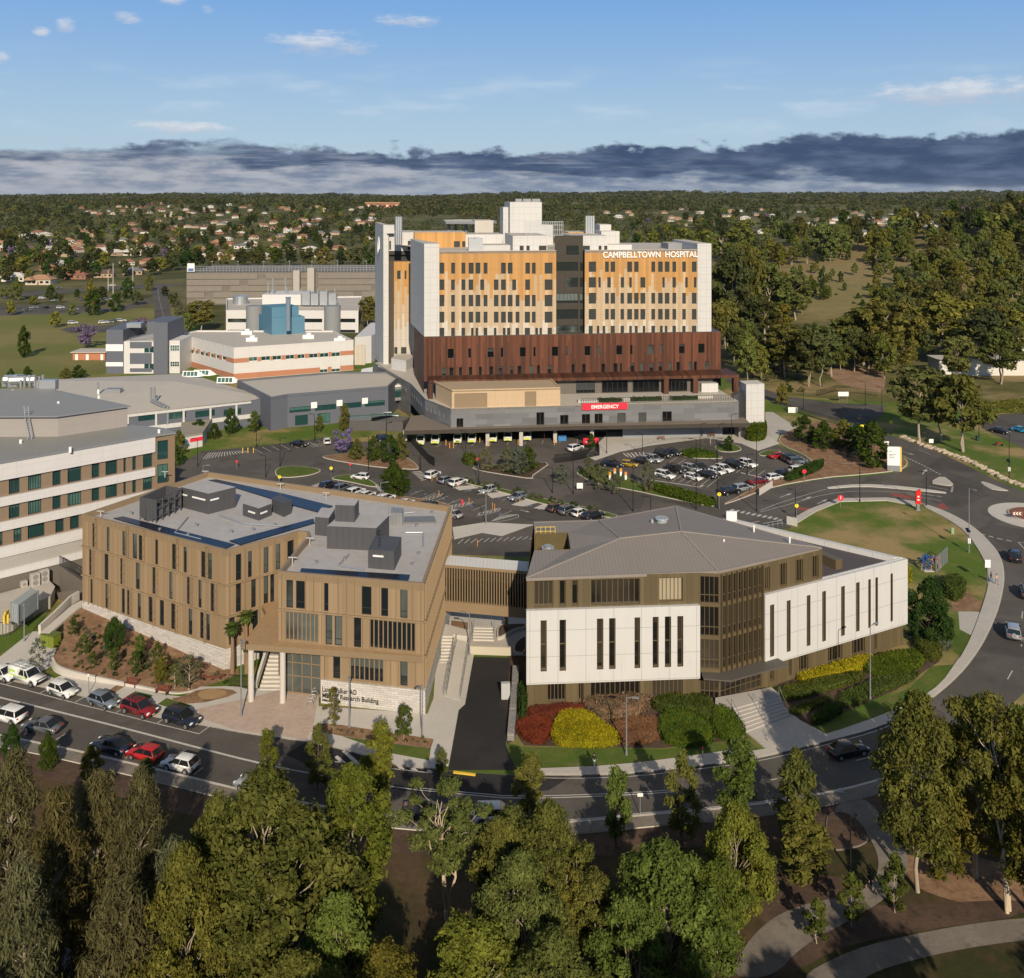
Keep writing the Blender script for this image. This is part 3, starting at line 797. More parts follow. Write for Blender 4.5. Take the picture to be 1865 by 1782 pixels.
# -------------
WCACHE={}
class Merge:
 """windows past the hundredth of a thing: one part"""
 def __init__(s):s.mb=MB()
def window_mesh(w,h,mull,trans,fr,frmat,gmat,sill):
 key=(round(w,2),round(h,2),mull,trans,fr,frmat.name,gmat.name)
 if key in WCACHE:return WCACHE[key]
 a=MB();d0,d1=-.04,.10
 a.box(0,d0,0,fr,d1,h);a.box(w-fr,d0,0,w,d1,h);a.box(fr,d0,0,w-fr,d1,fr);a.box(fr,d0,h-fr,w-fr,d1,h)
 for i in range(mull):
  x=w*(i+1)/(mull+1);a.box(x-fr/2,d0+.02,fr,x+fr/2,d1,h-fr)
 for z in trans:a.box(fr,d0+.02,h*z-fr/2,w-fr,d1,h*z+fr/2)
 g=MB();g.quad((fr/2,.06,fr/2),(w-fr/2,.06,fr/2),(w-fr/2,.06,h-fr/2),(fr/2,.06,h-fr/2))
 WCACHE[key]=(a.mesh('window',[frmat]),g.mesh('pane',[gmat]))
 return WCACHE[key]
def put_window(root,P,ang,u,z,w,h,depth,mull=0,trans=(),fr=.07,frmat=None,gmat=None,merge=None):
 ca,sa=math.cos(ang),math.sin(ang)
 frmat=frmat or DARK;gmat=gmat or GLASS
 x,y=P[0]+ca*u-sa*depth,P[1]+sa*u+ca*depth
 if merge is not None:
  mw_,mg_=window_mesh(w,h,mull,trans,fr,frmat,gmat,0)
  for me,m in((mw_,0),(mg_,1)):
   vs=[(x+v.co.x*ca-v.co.y*sa,y+v.co.x*sa+v.co.y*ca,z+v.co.z)for v in me.vertices]
   merge.mb.add(vs,[tuple(p.vertices)for p in me.polygons],m)
  return
 mw_,mg_=window_mesh(w,h,mull,trans,fr,frmat,gmat,0)
 o=link('window',mw_,root)
 po=parent_origin(root)
 o.location=(x-po[0],y-po[1],z-po[2]);o.rotation_euler=(0,0,ang)
 link('pane',mg_,o)
 return o
def wall_with_holes(mb,P,Q,z0,z1,wins,depth=.25,m=0,mrev=None):
 """wall from P to Q (outside on the right hand), real openings with reveals"""
 dxx,dyy=Q[0]-P[0],Q[1]-P[1];L=math.hypot(dxx,dyy);dx_,dy_=dxx/L,dyy/L
 nx,ny=-dy_,dx_
 mrev=m if mrev is None else mrev
 def pt(u,z,d=0.0):return(P[0]+dx_*u+nx*d,P[1]+dy_*u+ny*d,z)
 zs=sorted({z0,z1}|{w[2]for w in wins}|{w[3]for w in wins})
 zs=[z for z in zs if z0-1e-6<=z<=z1+1e-6]
 for a,b in zip(zs,zs[1:]):
  if b-a<1e-4:continue
  zm_=(a+b)/2
  cut=sorted([(w[0],w[1])for w in wins if w[2]<zm_<w[3]])
  u=0.0
  for c0,c1 in cut+[(L,L)]:
   if c0-u>1e-4:mb.quad(pt(u,a),pt(c0,a),pt(c0,b),pt(u,b),m)
   u=max(u,c1)
 for(a,b,c_,d_)in wins:
  mb.quad(pt(a,c_),pt(a,c_,depth),pt(a,d_,depth),pt(a,d_),mrev)
  mb.quad(pt(b,c_,depth),pt(b,c_),pt(b,d_),pt(b,d_,depth),mrev)
  mb.quad(pt(a,c_),pt(b,c_),pt(b,c_,depth),pt(a,c_,depth),mrev)
  mb.quad(pt(a,d_,depth),pt(b,d_,depth),pt(b,d_),pt(a,d_),mrev)
 return L,math.atan2(dyy,dxx)
def clean(wins,L,z0,z1,gap=.05):
 out=[]
 for w in sorted(wins,key=lambda w:(w['z0'],w['u0'])):
  w['u0']=max(.08,w['u0']);w['u1']=min(L-.08,w['u1']);w['z0']=max(z0+.05,w['z0']);w['z1']=min(z1-.05,w['z1'])
  if w['u1']-w['u0']<.15 or w['z1']-w['z0']<.2:continue
  if any(not(w['u1']+gap<o['u0']or o['u1']+gap<w['u0']or w['z1']+gap<o['z0']or o['z1']+gap<w['z0'])for o in out):continue
  out.append(w)
 return out
COUNTS={}
def facade(root,P,Q,z0,z1,wallmat,wins,depth=.25,frmat=None,gmat=None,name='wall',revmat=None,merge=None,limit=100,extra=None,fr=.07):
 """one wall of a building and its windows"""
 L=math.hypot(Q[0]-P[0],Q[1]-P[1])
 wins=clean(wins,L,z0,z1)
 mb=MB()
 _,ang=wall_with_holes(mb,P,Q,z0,z1,[(w['u0'],w['u1'],w['z0'],w['z1'])for w in wins],depth,0,1 if revmat else 0)
 if extra:extra(mb,P,ang,L)
 mb.build(name,[wallmat]+([revmat]if revmat else[]),root)
 for w in wins:
  k=COUNTS.get(root.name,0)
  mg=None
  if merge is not None and k>=limit:mg=merge
  COUNTS[root.name]=k+1
  put_window(root,P,ang,w['u0'],w['z0'],w['u1']-w['u0'],w['z1']-w['z0'],depth,w.get('mull',0),w.get('trans',()),w.get('fr',fr),w.get('frmat',frmat),w.get('gmat',gmat),mg)
def pxwins(P,Q,zm,xs,y0,y1,zfix=None,**kw):
 """windows measured on the photograph: column ranges between two rows"""
 out=[]
 for x0,x1 in xs:
  ua,za=wall_uz(P,Q,*zm(x0,y0));ub,_=wall_uz(P,Q,*zm(x1,y0));_,zb_=wall_uz(P,Q,*zm(x0,y1))
  if zfix:zb_,za=zfix
  d=dict(u0=min(ua,ub),u1=max(ua,ub),z0=zb_,z1=za);d.update(kw);out.append(d)
 return out
def fins(pitch,z0,z1,proj=.14,w=.06,m=0,skip=()):
 def f(mb,P,ang,L):
  ca,sa=math.cos(ang),math.sin(ang)
  u=pitch/2
  while u<L:
   if not any(a-.05<u<b+.05 for a,b in skip):
    c=(P[0]+ca*u+sa*proj/2,P[1]+sa*u-ca*proj/2)
    mb.obox(c,ang,w,proj,z0,z1,m)
   u+=pitch
 return f
def slab(root,name,poly,z0,z1,m,mt=None):
 mb=MB();mb.prism(list(poly),z0,z1,0,1 if mt else 0)
 return mb.build(name,[m]+([mt]if mt else[]),root)
def sheetpart(root,name,poly,z,m):
 mb=MB();flat(mb,poly,z);return mb.build(name,[m],root)
def parapet(root,poly,z0,z1,t,m,name='parapet',skip=()):
 mb=MB();inn=inset(poly,t);n=len(poly);poly=inset(poly,-.025)
 for i in range(n):
  if i in skip:continue
  j=(i+1)%n
  mb.prism([poly[i],poly[j],inn[j],inn[i]],z0,z1)
 return mb.build(name,[m],root)
def text(root,name,body,size,loc,ang,m,extrude=.05,align='LEFT',squash=1.0,bold=0.0):
 cu=bpy.data.curves.new(name,'FONT')
 cu.body=body;cu.size=size;cu.extrude=extrude;cu.align_x=align;cu.offset=bold
 cu.materials.append(m)
 t_=bpy.data.objects.new('tmp',cu);COL.objects.link(t_)
 me=bpy.data.meshes.new_from_object(t_.evaluated_get(bpy.context.evaluated_depsgraph_get()));bpy.data.objects.remove(t_)
 me.name=name
 o=link(name,me,root)
 po=parent_origin(root)
 o.location=(loc[0]-po[0],loc[1]-po[1],loc[2]-po[2])
 o.rotation_euler=(R(90),0,ang)
 o.scale=(squash,1,1)
 return o
def lerp(a,b,t):return(a[0]+(b[0]-a[0])*t,a[1]+(b[1]-a[1])*t)
def ranges(*a):return[tuple(x)for x in a]
ROOFGREY=M('grey roof membrane',(.405,.39,.39),.8,.16,.12,fine=.14,fscale=.9)
ROOFLIGHT=M('pale roof sheeting',(.48,.44,.385),.7,.12,.08,fine=.05,fscale=1)
ROOFMID=panels('blue grey roof sheeting',(.17,.18,.185),.8,30,.88,.05,.5,.08)
TAN=panels('tan panel',(.52,.38,.24),2.6,2.0,.82,.03,.6,.05)
TANROOF=M('tan roof',(.37,.29,.20),.85,.1,.2)
LOUVRE=panels('tan louvres',(.31,.225,.14),9,.25,.6,.06,.6,.05)
GREYPOD=panels('slate panels',(.155,.158,.165),4.4,1.3,.75,.02,.55,.06,.37,jitter=.22)
RUST=strips('rust boards',.55,[(.135,.046,.023),(.098,.036,.019)],17,14,dark=.6,rough=.6,vmin=.45)
ORANGE=strips('ochre boards',.75,[(.47,.25,.085),(.47,.355,.235),(.50,.45,.385)],37.8,9,26.2,5,dark=.88,rough=.6,vmin=.86)
ORANGEB=strips('ochre boards back',.75,[(.50,.265,.085),(.50,.375,.24),(.52,.47,.40)],33,12,24.0,9,dark=.85,rough=.55,vmin=.86)
BROWNMET=M('brown metal',(.085,.068,.052),.5,.12)
SILVER=M('silver metal',(.52,.54,.56),.35,.1,.6,.7)
REDSIGN=M('red sign',(.72,.03,.055),.5,.05)
WSIGN=M('white sign',(.80,.79,.77),.5,.05)
DARKBOX=panels('charcoal cladding',(.075,.075,.082),.9,12,.7,.03,.5,.08)
# =============
hosp=thing('hospital','tall white and ochre hospital block with rust red boarded band above grey emergency podium','hospital',(20,255,0))
ha=R(6.7)
A=(-15.07,236.6)
def hp(u,v):return(A[0]+u*math.cos(ha)-v*math.sin(ha),A[1]+u*math.sin(ha)+v*math.cos(ha))
hmerge=Merge()
PZ=9.3
PL,PR=hp(0,0),hp(73.4,0)
side=[(-43.5,300),(-28.3,268.4),(-22.4,247.9)]
pw=[]
for x0,x1,y0,y1 in((470,500,1037,1083),(827,862,1010,1070),(933,970,1022,1068),(1030,1067,1018,1063),(1087,1123,1016,1060),(1188,1225,1013,1058),(1283,1318,1011,1055),(1390,1432,1006,1053)):
 pw+=pxwins(PL,PR,zh,[(x0,x1)],y0,y1,mull=1,frmat=BROWNMET,gmat=GLASSB)
facade(hosp,PL,PR,4.0,PZ,GREYPOD,pw,.35,merge=hmerge)
facade(hosp,side[2],PL,3.6,PZ,GREYPOD,[dict(u0=1.2+i*2.2,u1=2.0+i*2.2,z0=6.4,z1=7.5)for i in range(5)],.3)
facade(hosp,side[1],side[2],3.6,PZ,GREYPOD,[dict(u0=2+i*3.4,u1=3.0+i*3.4,z0=6.2,z1=7.4)for i in range(5)],.3)
facade(hosp,side[0],side[1],0,PZ,GREYPOD,[dict(u0=3+i*4,u1=4.1+i*4,z0=6.2,z1=7.6)for i in range(8)],.3)
PBR=hp(73.4,40)
facade(hosp,PR,PBR,0,PZ,GREYPOD,[],.3)
podium_roof=[PL,PR,PBR,hp(70,60),(-43,302),side[1],side[2]]
slab(hosp,'podium_roof',podium_roof,PZ-.5,PZ+.01,ROOFLIGHT)
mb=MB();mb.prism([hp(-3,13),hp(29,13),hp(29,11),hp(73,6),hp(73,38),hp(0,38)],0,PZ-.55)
mb.build('undercroft_wall',[panels('dark grey panels',(.11,.11,.115),2.4,1.2,.7,.02)],hosp)  # even dark grey panels with thin joints behind the ambulance bays
for u in(33,37,41,46,50,56,60,64,68):
 mb=MB();mb.obox(hp(u+1,10.2-(u-29)*.115),ha-.02,2.6,.12,.6,3.3);mb.build('entry_glazing',[GLASSB],hosp)
mb=MB();mb.prism([hp(44,3.4),hp(70,2.4),hp(70,2.7),hp(44,3.7)],0,3.1)
mb.build('screen_wall',[panels('blue grey tiles',(.22,.24,.27),.6,.4,.85,.02)],hosp)
cpoly=[hp(-11.5,-2.0),hp(30,-2.3),hp(74.8,-4.2),hp(75.5,2),hp(0,2),hp(-5.5,14.5),hp(-9.5,13.5)]
mb=MB();mb.prism(cpoly,3.75,4.7,0,1);mb.build('canopy',[M('canopy fascia',(.052,.042,.034),.55,.1),M('canopy top',(.20,.165,.13),.7,.1,.3)],hosp)
for x in(738,888,949,1011,1078):
 mb=MB();p=g2(x,812 if x<1000 else 806);mb.box(p[0]-.45,p[1]-.35,0,p[0]+.45,p[1]+.35,3.75);mb.build('column',[CONC],hosp)
u0_,zt_=wall_uz(PL,PR,*zh(1030,962));u1_,zb__=wall_uz(PL,PR,*zh(1232,983))
p0,p1=hp(u0_,-.4),hp(u1_,-.4)
mb=MB();mb.prism([p0,p1,hp(u1_,.05),hp(u0_,.05)],8.15,9.75)
em=mb.build('emergency_sign',[REDSIGN],hosp)
text(em,'lettering','EMERGENCY',1.25,(*hp(u0_+(u1_-u0_)*.5,-.45),8.5),ha,WSIGN,.03,'CENTER',.98,.03)
TP=[(799,711),(821,711)]
tz=13.6
t1=hp(0.0,.4);t2=wall_uz(PL,PR,*zh(935,900))[0]
T1,T2=hp(.3,.5),hp(t2,.5);T0=(-19.6,247.0);T3=hp(t2-.4,13);T4=hp(-4,14.5)
lw=pxwins(T1,T2,zh,[(460,607)],926,990,gmat=LOUVRE,frmat=LOUVRE)+pxwins(T1,T2,zh,[(775,826)],917,984,gmat=LOUVRE,frmat=LOUVRE)
facade(hosp,T1,T2,PZ,tz,TAN,lw,.1,name='plant_room_wall')
facade(hosp,T0,T1,PZ,tz,TAN,[],.2,name='plant_room_wall');facade(hosp,T2,T3,PZ,tz,TAN,[],.2,name='plant_room_wall')
slab(hosp,'plant_room_roof',[T0,T1,T2,T3,T4],tz-.3,tz-.02,TANROOF)
parapet(hosp,[T0,T1,T2,T3,T4],tz-.02,tz+.25,.3,TAN)
mb=MB();mb.prism([hp(t2+.5,14),hp(71,13),hp(71,24),hp(t2+.5,24)],PZ,13.15)
mb.build('terrace_wall',[panels('terrace lining',(.13,.115,.10),2,4,.7,.03)],hosp)
TW0,TW1=hp(t2+.5,13.85),hp(71,12.85)
TL=math.hypot(TW1[0]-TW0[0],TW1[1]-TW0[1])
tang=math.atan2(TW1[1]-TW0[1],TW1[0]-TW0[0])
for x0,x1 in((1005,1088),(1120,1235),(1258,1375),(1412,1500)):
 a=wall_uz(TW0,TW1,*zh(x0,900))[0];b_=wall_uz(TW0,TW1,*zh(x1,900))[0]
 put_window(hosp,TW0,tang,a,PZ+.3,b_-a,3.0,-.12,4,(),.08,DARK,GLASSB)
mb=MB()
mb.prism([hp(-5.0,12.6),hp(77.4,10.6),hp(77.4,20),hp(-5,20)],13.2,14.0,0)
for u in(-4.6,57.5,65.5,76.6):
 c0=hp(u,12.7 if u<0 else 11.5)
 mb.obox(c0,ha,1.3,1.6,PZ,13.2,0)
mb.build('portal_frame',[RUST],hosp)
slab(hosp,'white_pod',[hp(67.5,12),hp(72,11.8),hp(72,15),hp(67.5,15)],PZ,11.6,WHITE)
mb=MB()
u=t2+5.5
while u<72.5:
 mb.obox(hp(u,1.0),ha,.09,.09,PZ,PZ+1.5);u+=.45
mb.beam((*hp(t2+5.5,1.0),PZ+1.5),(*hp(72.5,1.0),PZ+1.5),.08,.08)
mb.build('terrace_railing',[DARK],hosp)
mb=MB()
for u,v,l in((t2+8,3.5,6),(48,4,8),(60,3.6,7),(66,5,4)):
 mb.obox(hp(u,v),ha,l,1.6,PZ,PZ+.7)
mb.build('planter',[CONC2],hosp)
RL,RR=hp(-6.1,18.6),hp(75.2,18.8)
R0=(-28.6,281.0);RB=hp(75.2,40)
rw=[]
for r_ in(430,458),(522,535),(608,637),(667,679),(753,780),(813,824),(896,925),(957,967),(1042,1069),(1100,1112),(1184,1211),(1246,1257),(1323,1352),(1381,1391),(1464,1490),(1550,1579):
 t_=(r_[0]-430)/1130;rw+=pxwins(RL,RR,zh,[r_],726-23*t_,769-24*t_,frmat=BROWNMET,gmat=GLASSB)
for r_ in(405,424),(437,457),(480,495),(524,541),(569,584),(616,635),(658,677),(709,724),(742,761),(796,813),(829,844),(876,895),(984,999),(1031,1048),(1117,1135),(1172,1190),(1201,1210),(1248,1266),(1292,1306),(1333,1350),(1373,1390),(1418,1432),(1452,1470),(1507,1519),(1531,1545),(1580,1599):
 t_=(r_[0]-405)/1175;rw+=pxwins(RL,RR,zh,[r_],810-29*t_,850-29*t_,frmat=BROWNMET,gmat=GLASSB)
RZ=24.3
facade(hosp,RL,RR,12.5,RZ,RUST,rw,.3,merge=hmerge,limit=100,revmat=BROWNMET)
facade(hosp,RR,RB,PZ,RZ,RUST,[],.3)
facade(hosp,R0,RL,PZ,RZ,RUST,[],.3)
slab(hosp,'ledge',[RL,RR,RB,hp(75,44),(-29,283),R0],RZ-.02,RZ+.12,BROWNMET)
fz=46.9
FL,FR=hp(-6.1,19.3),hp(74.2,19.5)
def fu(x):return wall_uz(FL,FR,*zh(x,500))[0]
def fpt(x,v=0):u=fu(x);return(FL[0]+(FR[0]-FL[0])*u/80.3-math.sin(ha)*v,FL[1]+(FR[1]-FL[1])*u/80.3+math.cos(ha)*v)
def owin(P,Q,rows):
 out=[]
 for xs,y0,y1 in rows:out+=pxwins(P,Q,zh,[(a-1.3,b_+1.3)for a,b_ in xs],y0-2,y1+2,frmat=BROWNMET,gmat=GLASSB)
 return out
OA,OB=fpt(392),fpt(915)
r1=ranges((395,414),(447,462),(493,508),(525,545),(556,575),(592,607),(670,689),(700,719),(779,797),(808,822),(865,897))
r2=ranges((395,414),(447,461),(493,508),(525,543),(577,592),(638,656),(670,689),(720,735),(778,797),(865,897))
r3=ranges((395,414),(447,461),(493,508),(525,543),(556,575),(592,607),(638,656),(670,689),(700,719),(735,750),(776,797),(808,822),(865,897))
r5=ranges((395,414),(447,461),(493,507),(536,545),(556,565),(592,606),(638,647),(678,688),(697,709),(735,749),(776,797),(823,833),(842,850),(878,895))
facade(hosp,OA,OB,RZ,fz,ORANGE,owin(OA,OB,[(r1,343,388),(r2,418,461),(r3,487,534),(r3,562,607),(r5,634,670)]),.28,merge=hmerge,limit=70,revmat=BROWNMET)
OC,OD=fpt(1043),fpt(1545)
q1=ranges((1062,1092),(1135,1149),(1160,1177),(1234,1253),(1265,1282),(1342,1356),(1372,1390),(1402,1420),(1436,1450),(1480,1493),(1523,1541))
q2=ranges((1062,1092),(1105,1113),(1145,1158),(1205,1217),(1243,1252),(1293,1312),(1391,1399),(1436,1449),(1493,1502),(1532,1541))
q3=ranges((1062,1092),(1135,1149),(1160,1177),(1204,1217),(1234,1253),(1265,1282),(1293,1312),(1342,1356),(1372,1390),(1402,1420),(1436,1450),(1480,1493),(1523,1541))
q5=ranges((1062,1077),(1098,1107),(1124,1133),(1160,1176),(1204,1217),(1243,1252),(1268,1278),(1303,1312),(1342,1356),(1380,1390),(1402,1411),(1436,1449),(1480,1492),(1523,1540))
facade(hosp,OC,OD,RZ,fz,ORANGE,owin(OC,OD,[(q1,338,380),(q2,408,450),(q3,478,522),(q3,550,593),(q5,625,656)]),.28,merge=hmerge,limit=100,revmat=BROWNMET)
def box_part(name,poly,z0,z1,m,mt=None):
 mb=MB();mb.prism(poly,z0,z1,0,1 if mt else 0);return mb.build(name,[m]+([mt]if mt else[]),hosp)
WL,WR=fpt(325,-.35),fpt(392,-.35)
box_part('end_wall',[WL,WR,(WR[0]-.3,WR[1]+3),(-29.2,284),(-29.9,283)],RZ,49.0,WHITE,ROOFLIGHT)
WL2,WR2=fpt(1545,-.35),fpt(1607,-.35)
box_part('end_wall',[WL2,WR2,fpt(1607,24),fpt(1545,24)],RZ,48.6,WHITE,ROOFLIGHT)
V=2.4
DA,DB=fpt(915,V),fpt(1043,V)
gl=[]
for y0,y1,xs in((338,378,[(916,1013)]),(408,450,[(960,1013)]),(478,522,[(916,1013)]),(550,593,[(916,1013)]),(622,657,[(916,1013)])):
 gl+=pxwins(DA,DB,zh,xs,y0,y1,mull=5,frmat=BLACK,gmat=GLASSR)+pxwins(DA,DB,zh,[(1021,1036)],y0,y1,frmat=BLACK,gmat=GLASSR)
DBR=panels('dark bronze cladding',(.048,.040,.032),1.2,2.1,.7,.02)
facade(hosp,DA,DB,RZ,50.9,DBR,gl+pxwins(DA,DB,zh,[(960,1016)],265,306,mull=3,frmat=BLACK,gmat=GLASSR),.2,merge=hmerge,limit=400)
facade(hosp,OB,DA,RZ,fz,DBR,[],.2);facade(hosp,DB,OC,RZ,fz,DBR,[],.2)
deck=[fpt(340,0),fpt(915,0),fpt(915,V),fpt(1043,V),fpt(1043,0),fpt(1600,0),fpt(1600,50),(-40,312),(-28,284)]
sheetpart(hosp,'roof',deck,fz-.6,ROOFLIGHT)
mb=MB()
for a,b_ in((fpt(392,0),OB),(OC,fpt(1545,0))):
 n_=Vector((-math.sin(ha),math.cos(ha)))*.35
 mb.prism([a,b_,(b_[0]+n_.x,b_[1]+n_.y),(a[0]+n_.x,a[1]+n_.y)],fz-.6,fz+.12)
mb.build('parapet',[M('flashing',(.45,.43,.40),.5,.05)],hosp)
US=8.0
def upt(x,v=US):return fpt(x,v)
def up_block(x0,x1,y0,v,dep,m,wins=(),zb=fz-.6,name='upper_wall',mt=ROOFLIGHT):
 P_,Q_=fpt(x0,v),fpt(x1,v)
 zt2=wall_uz(P_,Q_,*zh((x0+x1)/2,y0))[1]
 ws=[]
 for r_ in wins:ws+=pxwins(P_,Q_,zh,[(r_[0],r_[1])],r_[2],r_[3],frmat=BROWNMET,gmat=GLASSB)
 facade(hosp,P_,Q_,zb,zt2,m,ws,.25,name=name,merge=hmerge,limit=130)
 P2,Q2=fpt(x0,v+dep),fpt(x1,v+dep)
 mb=MB()
 for a,b_ in((Q_,Q2),(Q2,P2),(P2,P_)):mb.quad((*a,zb),(*b_,zb),(*b_,zt2),(*a,zt2))
 flat(mb,[P_,Q_,Q2,P2],zt2-.004,1)
 return mb.build(name,[m,mt],hosp)
up_block(735,893,220,7,20,WHITE,[(752,770,265,306),(782,797,265,306),(838,872,265,306)])
up_block(1010,1170,220,7,20,WHITE,[(1033,1066,265,306),(1105,1118,265,306),(1130,1147,265,306)])
up_block(290,545,205,30,14,ORANGEB,[(458,485,245,300),(495,510,245,300),(519,535,245,300)])
up_block(545,735,214,32,14,WHITEP,[])
up_block(600,735,262,12,8,panels('light grey cladding',(.50,.50,.50),.9,6,.8,.03),[])
up_block(1172,1258,200,16,12,WHITE,[(1212,1222,232,245)])
up_block(1170,1297,260,11,8,M('pale grey cladding',(.55,.55,.55),.6,.06),[])
up_block(1045,1170,203,26,10,ORANGEB,[])
up_block(785,949,70,40,16,WHITE,[])
up_block(757,785,92,44,10,WHITE,[(758,783,112,160)])
up_block(949,1012,172,42,12,WHITE,[])
up_block(1186,1240,170,22,8,WHITE,[(1193,1207,178,196),(1213,1230,178,196)])
up_block(1480,1545,253,14,8,METALGREY,[])
up_block(625,725,152,56,12,CONC2,[])
hl=[fpt(470,60),fpt(640,56),fpt(760,62),fpt(745,84),fpt(560,88),fpt(470,80)]
slab(hosp,'helipad',hl,52.4,53.2,METALGREY,CONC2)
mb=MB()
for x,v in((490,64),(530,66),(585,62),(600,78),(660,64)):
 p=fpt(x,v);mb.tube([(*p,46),(*p,52.4)],.45,8)
mb.build('helipad_column',[METALGREY],hosp)
mb=MB()
p,q=fpt(815,40.5),fpt(940,40.5)
zt2=wall_uz(p,q,*zh(880,70))[1]
mb.beam((*p,zt2+.3),(*q,zt2+.3),.1,.15)
for i in range(16):
 if i in(4,10):continue
 c0=lerp(p,q,(i+.5)/16);mb.obox(c0,ha,.62,.25,zt2,zt2+1.05)
mb.build('roof_sign_letters',[METALGREY],hosp)
for x0,n,v,y0 in((200,3,36,135),(1128,4,24,131)):
 for i in range(n):
  p=fpt(x0+i*11,v);zt2=H-(zh(0,y0)[1]-YH)*p[1]/F
  mb=MB();mb.tube([(*p,fz),(*p,zt2)],.42,10);mb.build('flue',[SILVER],hosp)
mb=MB()
for i in range(22):
 p=lerp(fpt(808,14),fpt(985,14),i/21);mb.obox(p,ha,.12,.12,49.8,54.4)
for z in(50.5,52,53.4,54.3):mb.beam((*fpt(808,14),z),(*fpt(985,14),z),.14,.14)
mb.build('plant_screen',[SILVER],hosp)
mb=MB()
for i in range(4):
 p=fpt(545+i*14,9);mb.obox(p,ha,1.4,3,fz-.6,fz+3.2-.2*(i%2))
mb.build('air_handler',[SILVER],hosp)
W0,W1=(-47.0,330.0),(-40.0,298.6)
def wz(P_,Q_,x,y):return wall_uz(P_,Q_,*zh(x,y))
W2=hp(-5,64)
wa=(W1[0]+1.8,W1[1]+.2)
facade(hosp,W0,W1,PZ-3,52.6,panels('grey white cladding',(.56,.54,.52),1.8,2,.85,.03),[],.2)
slabm=M('flashing',(.45,.43,.4))
W1b=(W1[0]+1.6,W1[1]+.2);W0b=(W0[0]+1.6,W0[1])
facade(hosp,W1,W1b,PZ-3,52.6,WHITE,[],.2);facade(hosp,W1b,W0b,PZ-3,52.6,WHITE,[],.2)
sheetpart(hosp,'roof',[W0,W1,W1b,W0b],52.58,ROOFLIGHT)
WA,WB=(W1[0]+1.6,W1[1]+1.4),(-27.6,300.4)
def zrow(y,P_=WA):return H-(zh(0,y)[1]-YH)*P_[1]/F
ow=pxwins(WA,WB,zh,[(162,177),(252,264)],243,283,frmat=BROWNMET,gmat=GLASSB)
facade(hosp,WA,WB,zrow(288),zrow(205),WHITE,ow,.3,merge=hmerge,limit=130)
facade(hosp,WA,WB,zrow(335),zrow(288),DBR,pxwins(WA,WB,zh,[(150,275)],305,330,mull=3,gmat=GLASSB),1.2,merge=hmerge,limit=130)
WC,WD=(WA[0]+1.6,WA[1]-.3),(-29.6,299.5)
owl=pxwins(WC,WD,zh,[(170,184),(204,220),(238,246)],376,414,frmat=BROWNMET,gmat=GLASSB)+pxwins(WC,WD,zh,[(190,206),(222,246)],718,748,gmat=GLASSB,frmat=BROWNMET)
facade(hosp,WC,WD,PZ,zrow(335),ORANGEB,owl,.25,merge=hmerge,limit=130)
mb=MB()
mb.quad((*WA,PZ),(*WC,PZ),(*WC,zrow(335)),(*WA,zrow(335)));mb.quad((*WD,PZ),(*WB,PZ),(*WB,zrow(335)),(*WD,zrow(335)))
mb.build('wall',[BROWNMET],hosp)
mb=MB();mb.prism([(-36.5,290.5),(-31.5,286),(-29,298),(-36,298)],PZ,zrow(745),0,1);mb.build('low_block',[WHITE,ROOFLIGHT],hosp)
mb=MB();mb.prism([(-29.4,298),(-27.4,288),(-25,300),(-29,302)],PZ,zrow(355),0,1);mb.build('stair_block',[strips('stair cladding',.75,[(.40,.26,.12),(.42,.36,.29)],30,14,dark=.8),ROOFLIGHT],hosp)
sheetpart(hosp,'roof',[WA,WB,hp(-4,64),hp(-8,90),(-46,330)],zrow(205)-.3,ROOFLIGHT)
up_block(150,188,173,44,8,WHITE,[(138,152,188,200)],zb=50)
lt=g2(1359,786);s_=(786-YH)/H;lw_=35/s_
ltz=H-(700.6-YH)/s_
LP=[(lt[0],lt[1]),(lt[0]+lw_,lt[1]+1.0),(lt[0]+lw_-.6,lt[1]+6),(lt[0]-.6,lt[1]+5)]
slab(hosp,'lift_tower',LP,0,ltz,WHITE,CONC2)
slab(hosp,'lift_link',[(PR[0]-.5,PR[1]+3),(lt[0]+.2,lt[1]+2),(lt[0]+.2,lt[1]+5),(PR[0]-.5,PR[1]+6)],0,ltz-2.2,M('dark link',(.06,.062,.065),.3))
u0_,zA=wall_uz(FL,FR,*zh(1122,320));u1_,_=wall_uz(FL,FR,*zh(1545,320))
t_o=text(hosp,'lettering','CAMPBELLTOWN  HOSPITAL',2.25,(*fpt(1122,-.25),zA+.12),ha,WSIGN,.12,bold=.05)
bpy.context.view_layer.update()
t_o.scale=((u1_-u0_)/max(.1,t_o.dimensions.x),1,1)
if hmerge.mb.f:
 o=hmerge.mb.build('window',[BROWNMET,GLASSB],hosp);o['kind']='stuff'
mb=MB()
for k,(r_,ph)in enumerate(((3.0,0),(2.3,.5),(1.6,1.0))):
 c0=(W0[0]*.42+W1[0]*.58-.25,W0[1]*.42+W1[1]*.58)
 dd=(Vector(W1)-Vector(W0)).normalized()
 pts=[(c0[0]+dd.x*r_*math.cos(t)-.1,c0[1]+dd.y*r_*math.cos(t),44.5+r_*1.25*math.sin(t)+k*.5)for t in[ph+i*.35 for i in range(11)]]
 mb.tube(pts,.18,6)
mb.build('emblem',[WSIGN],hosp)
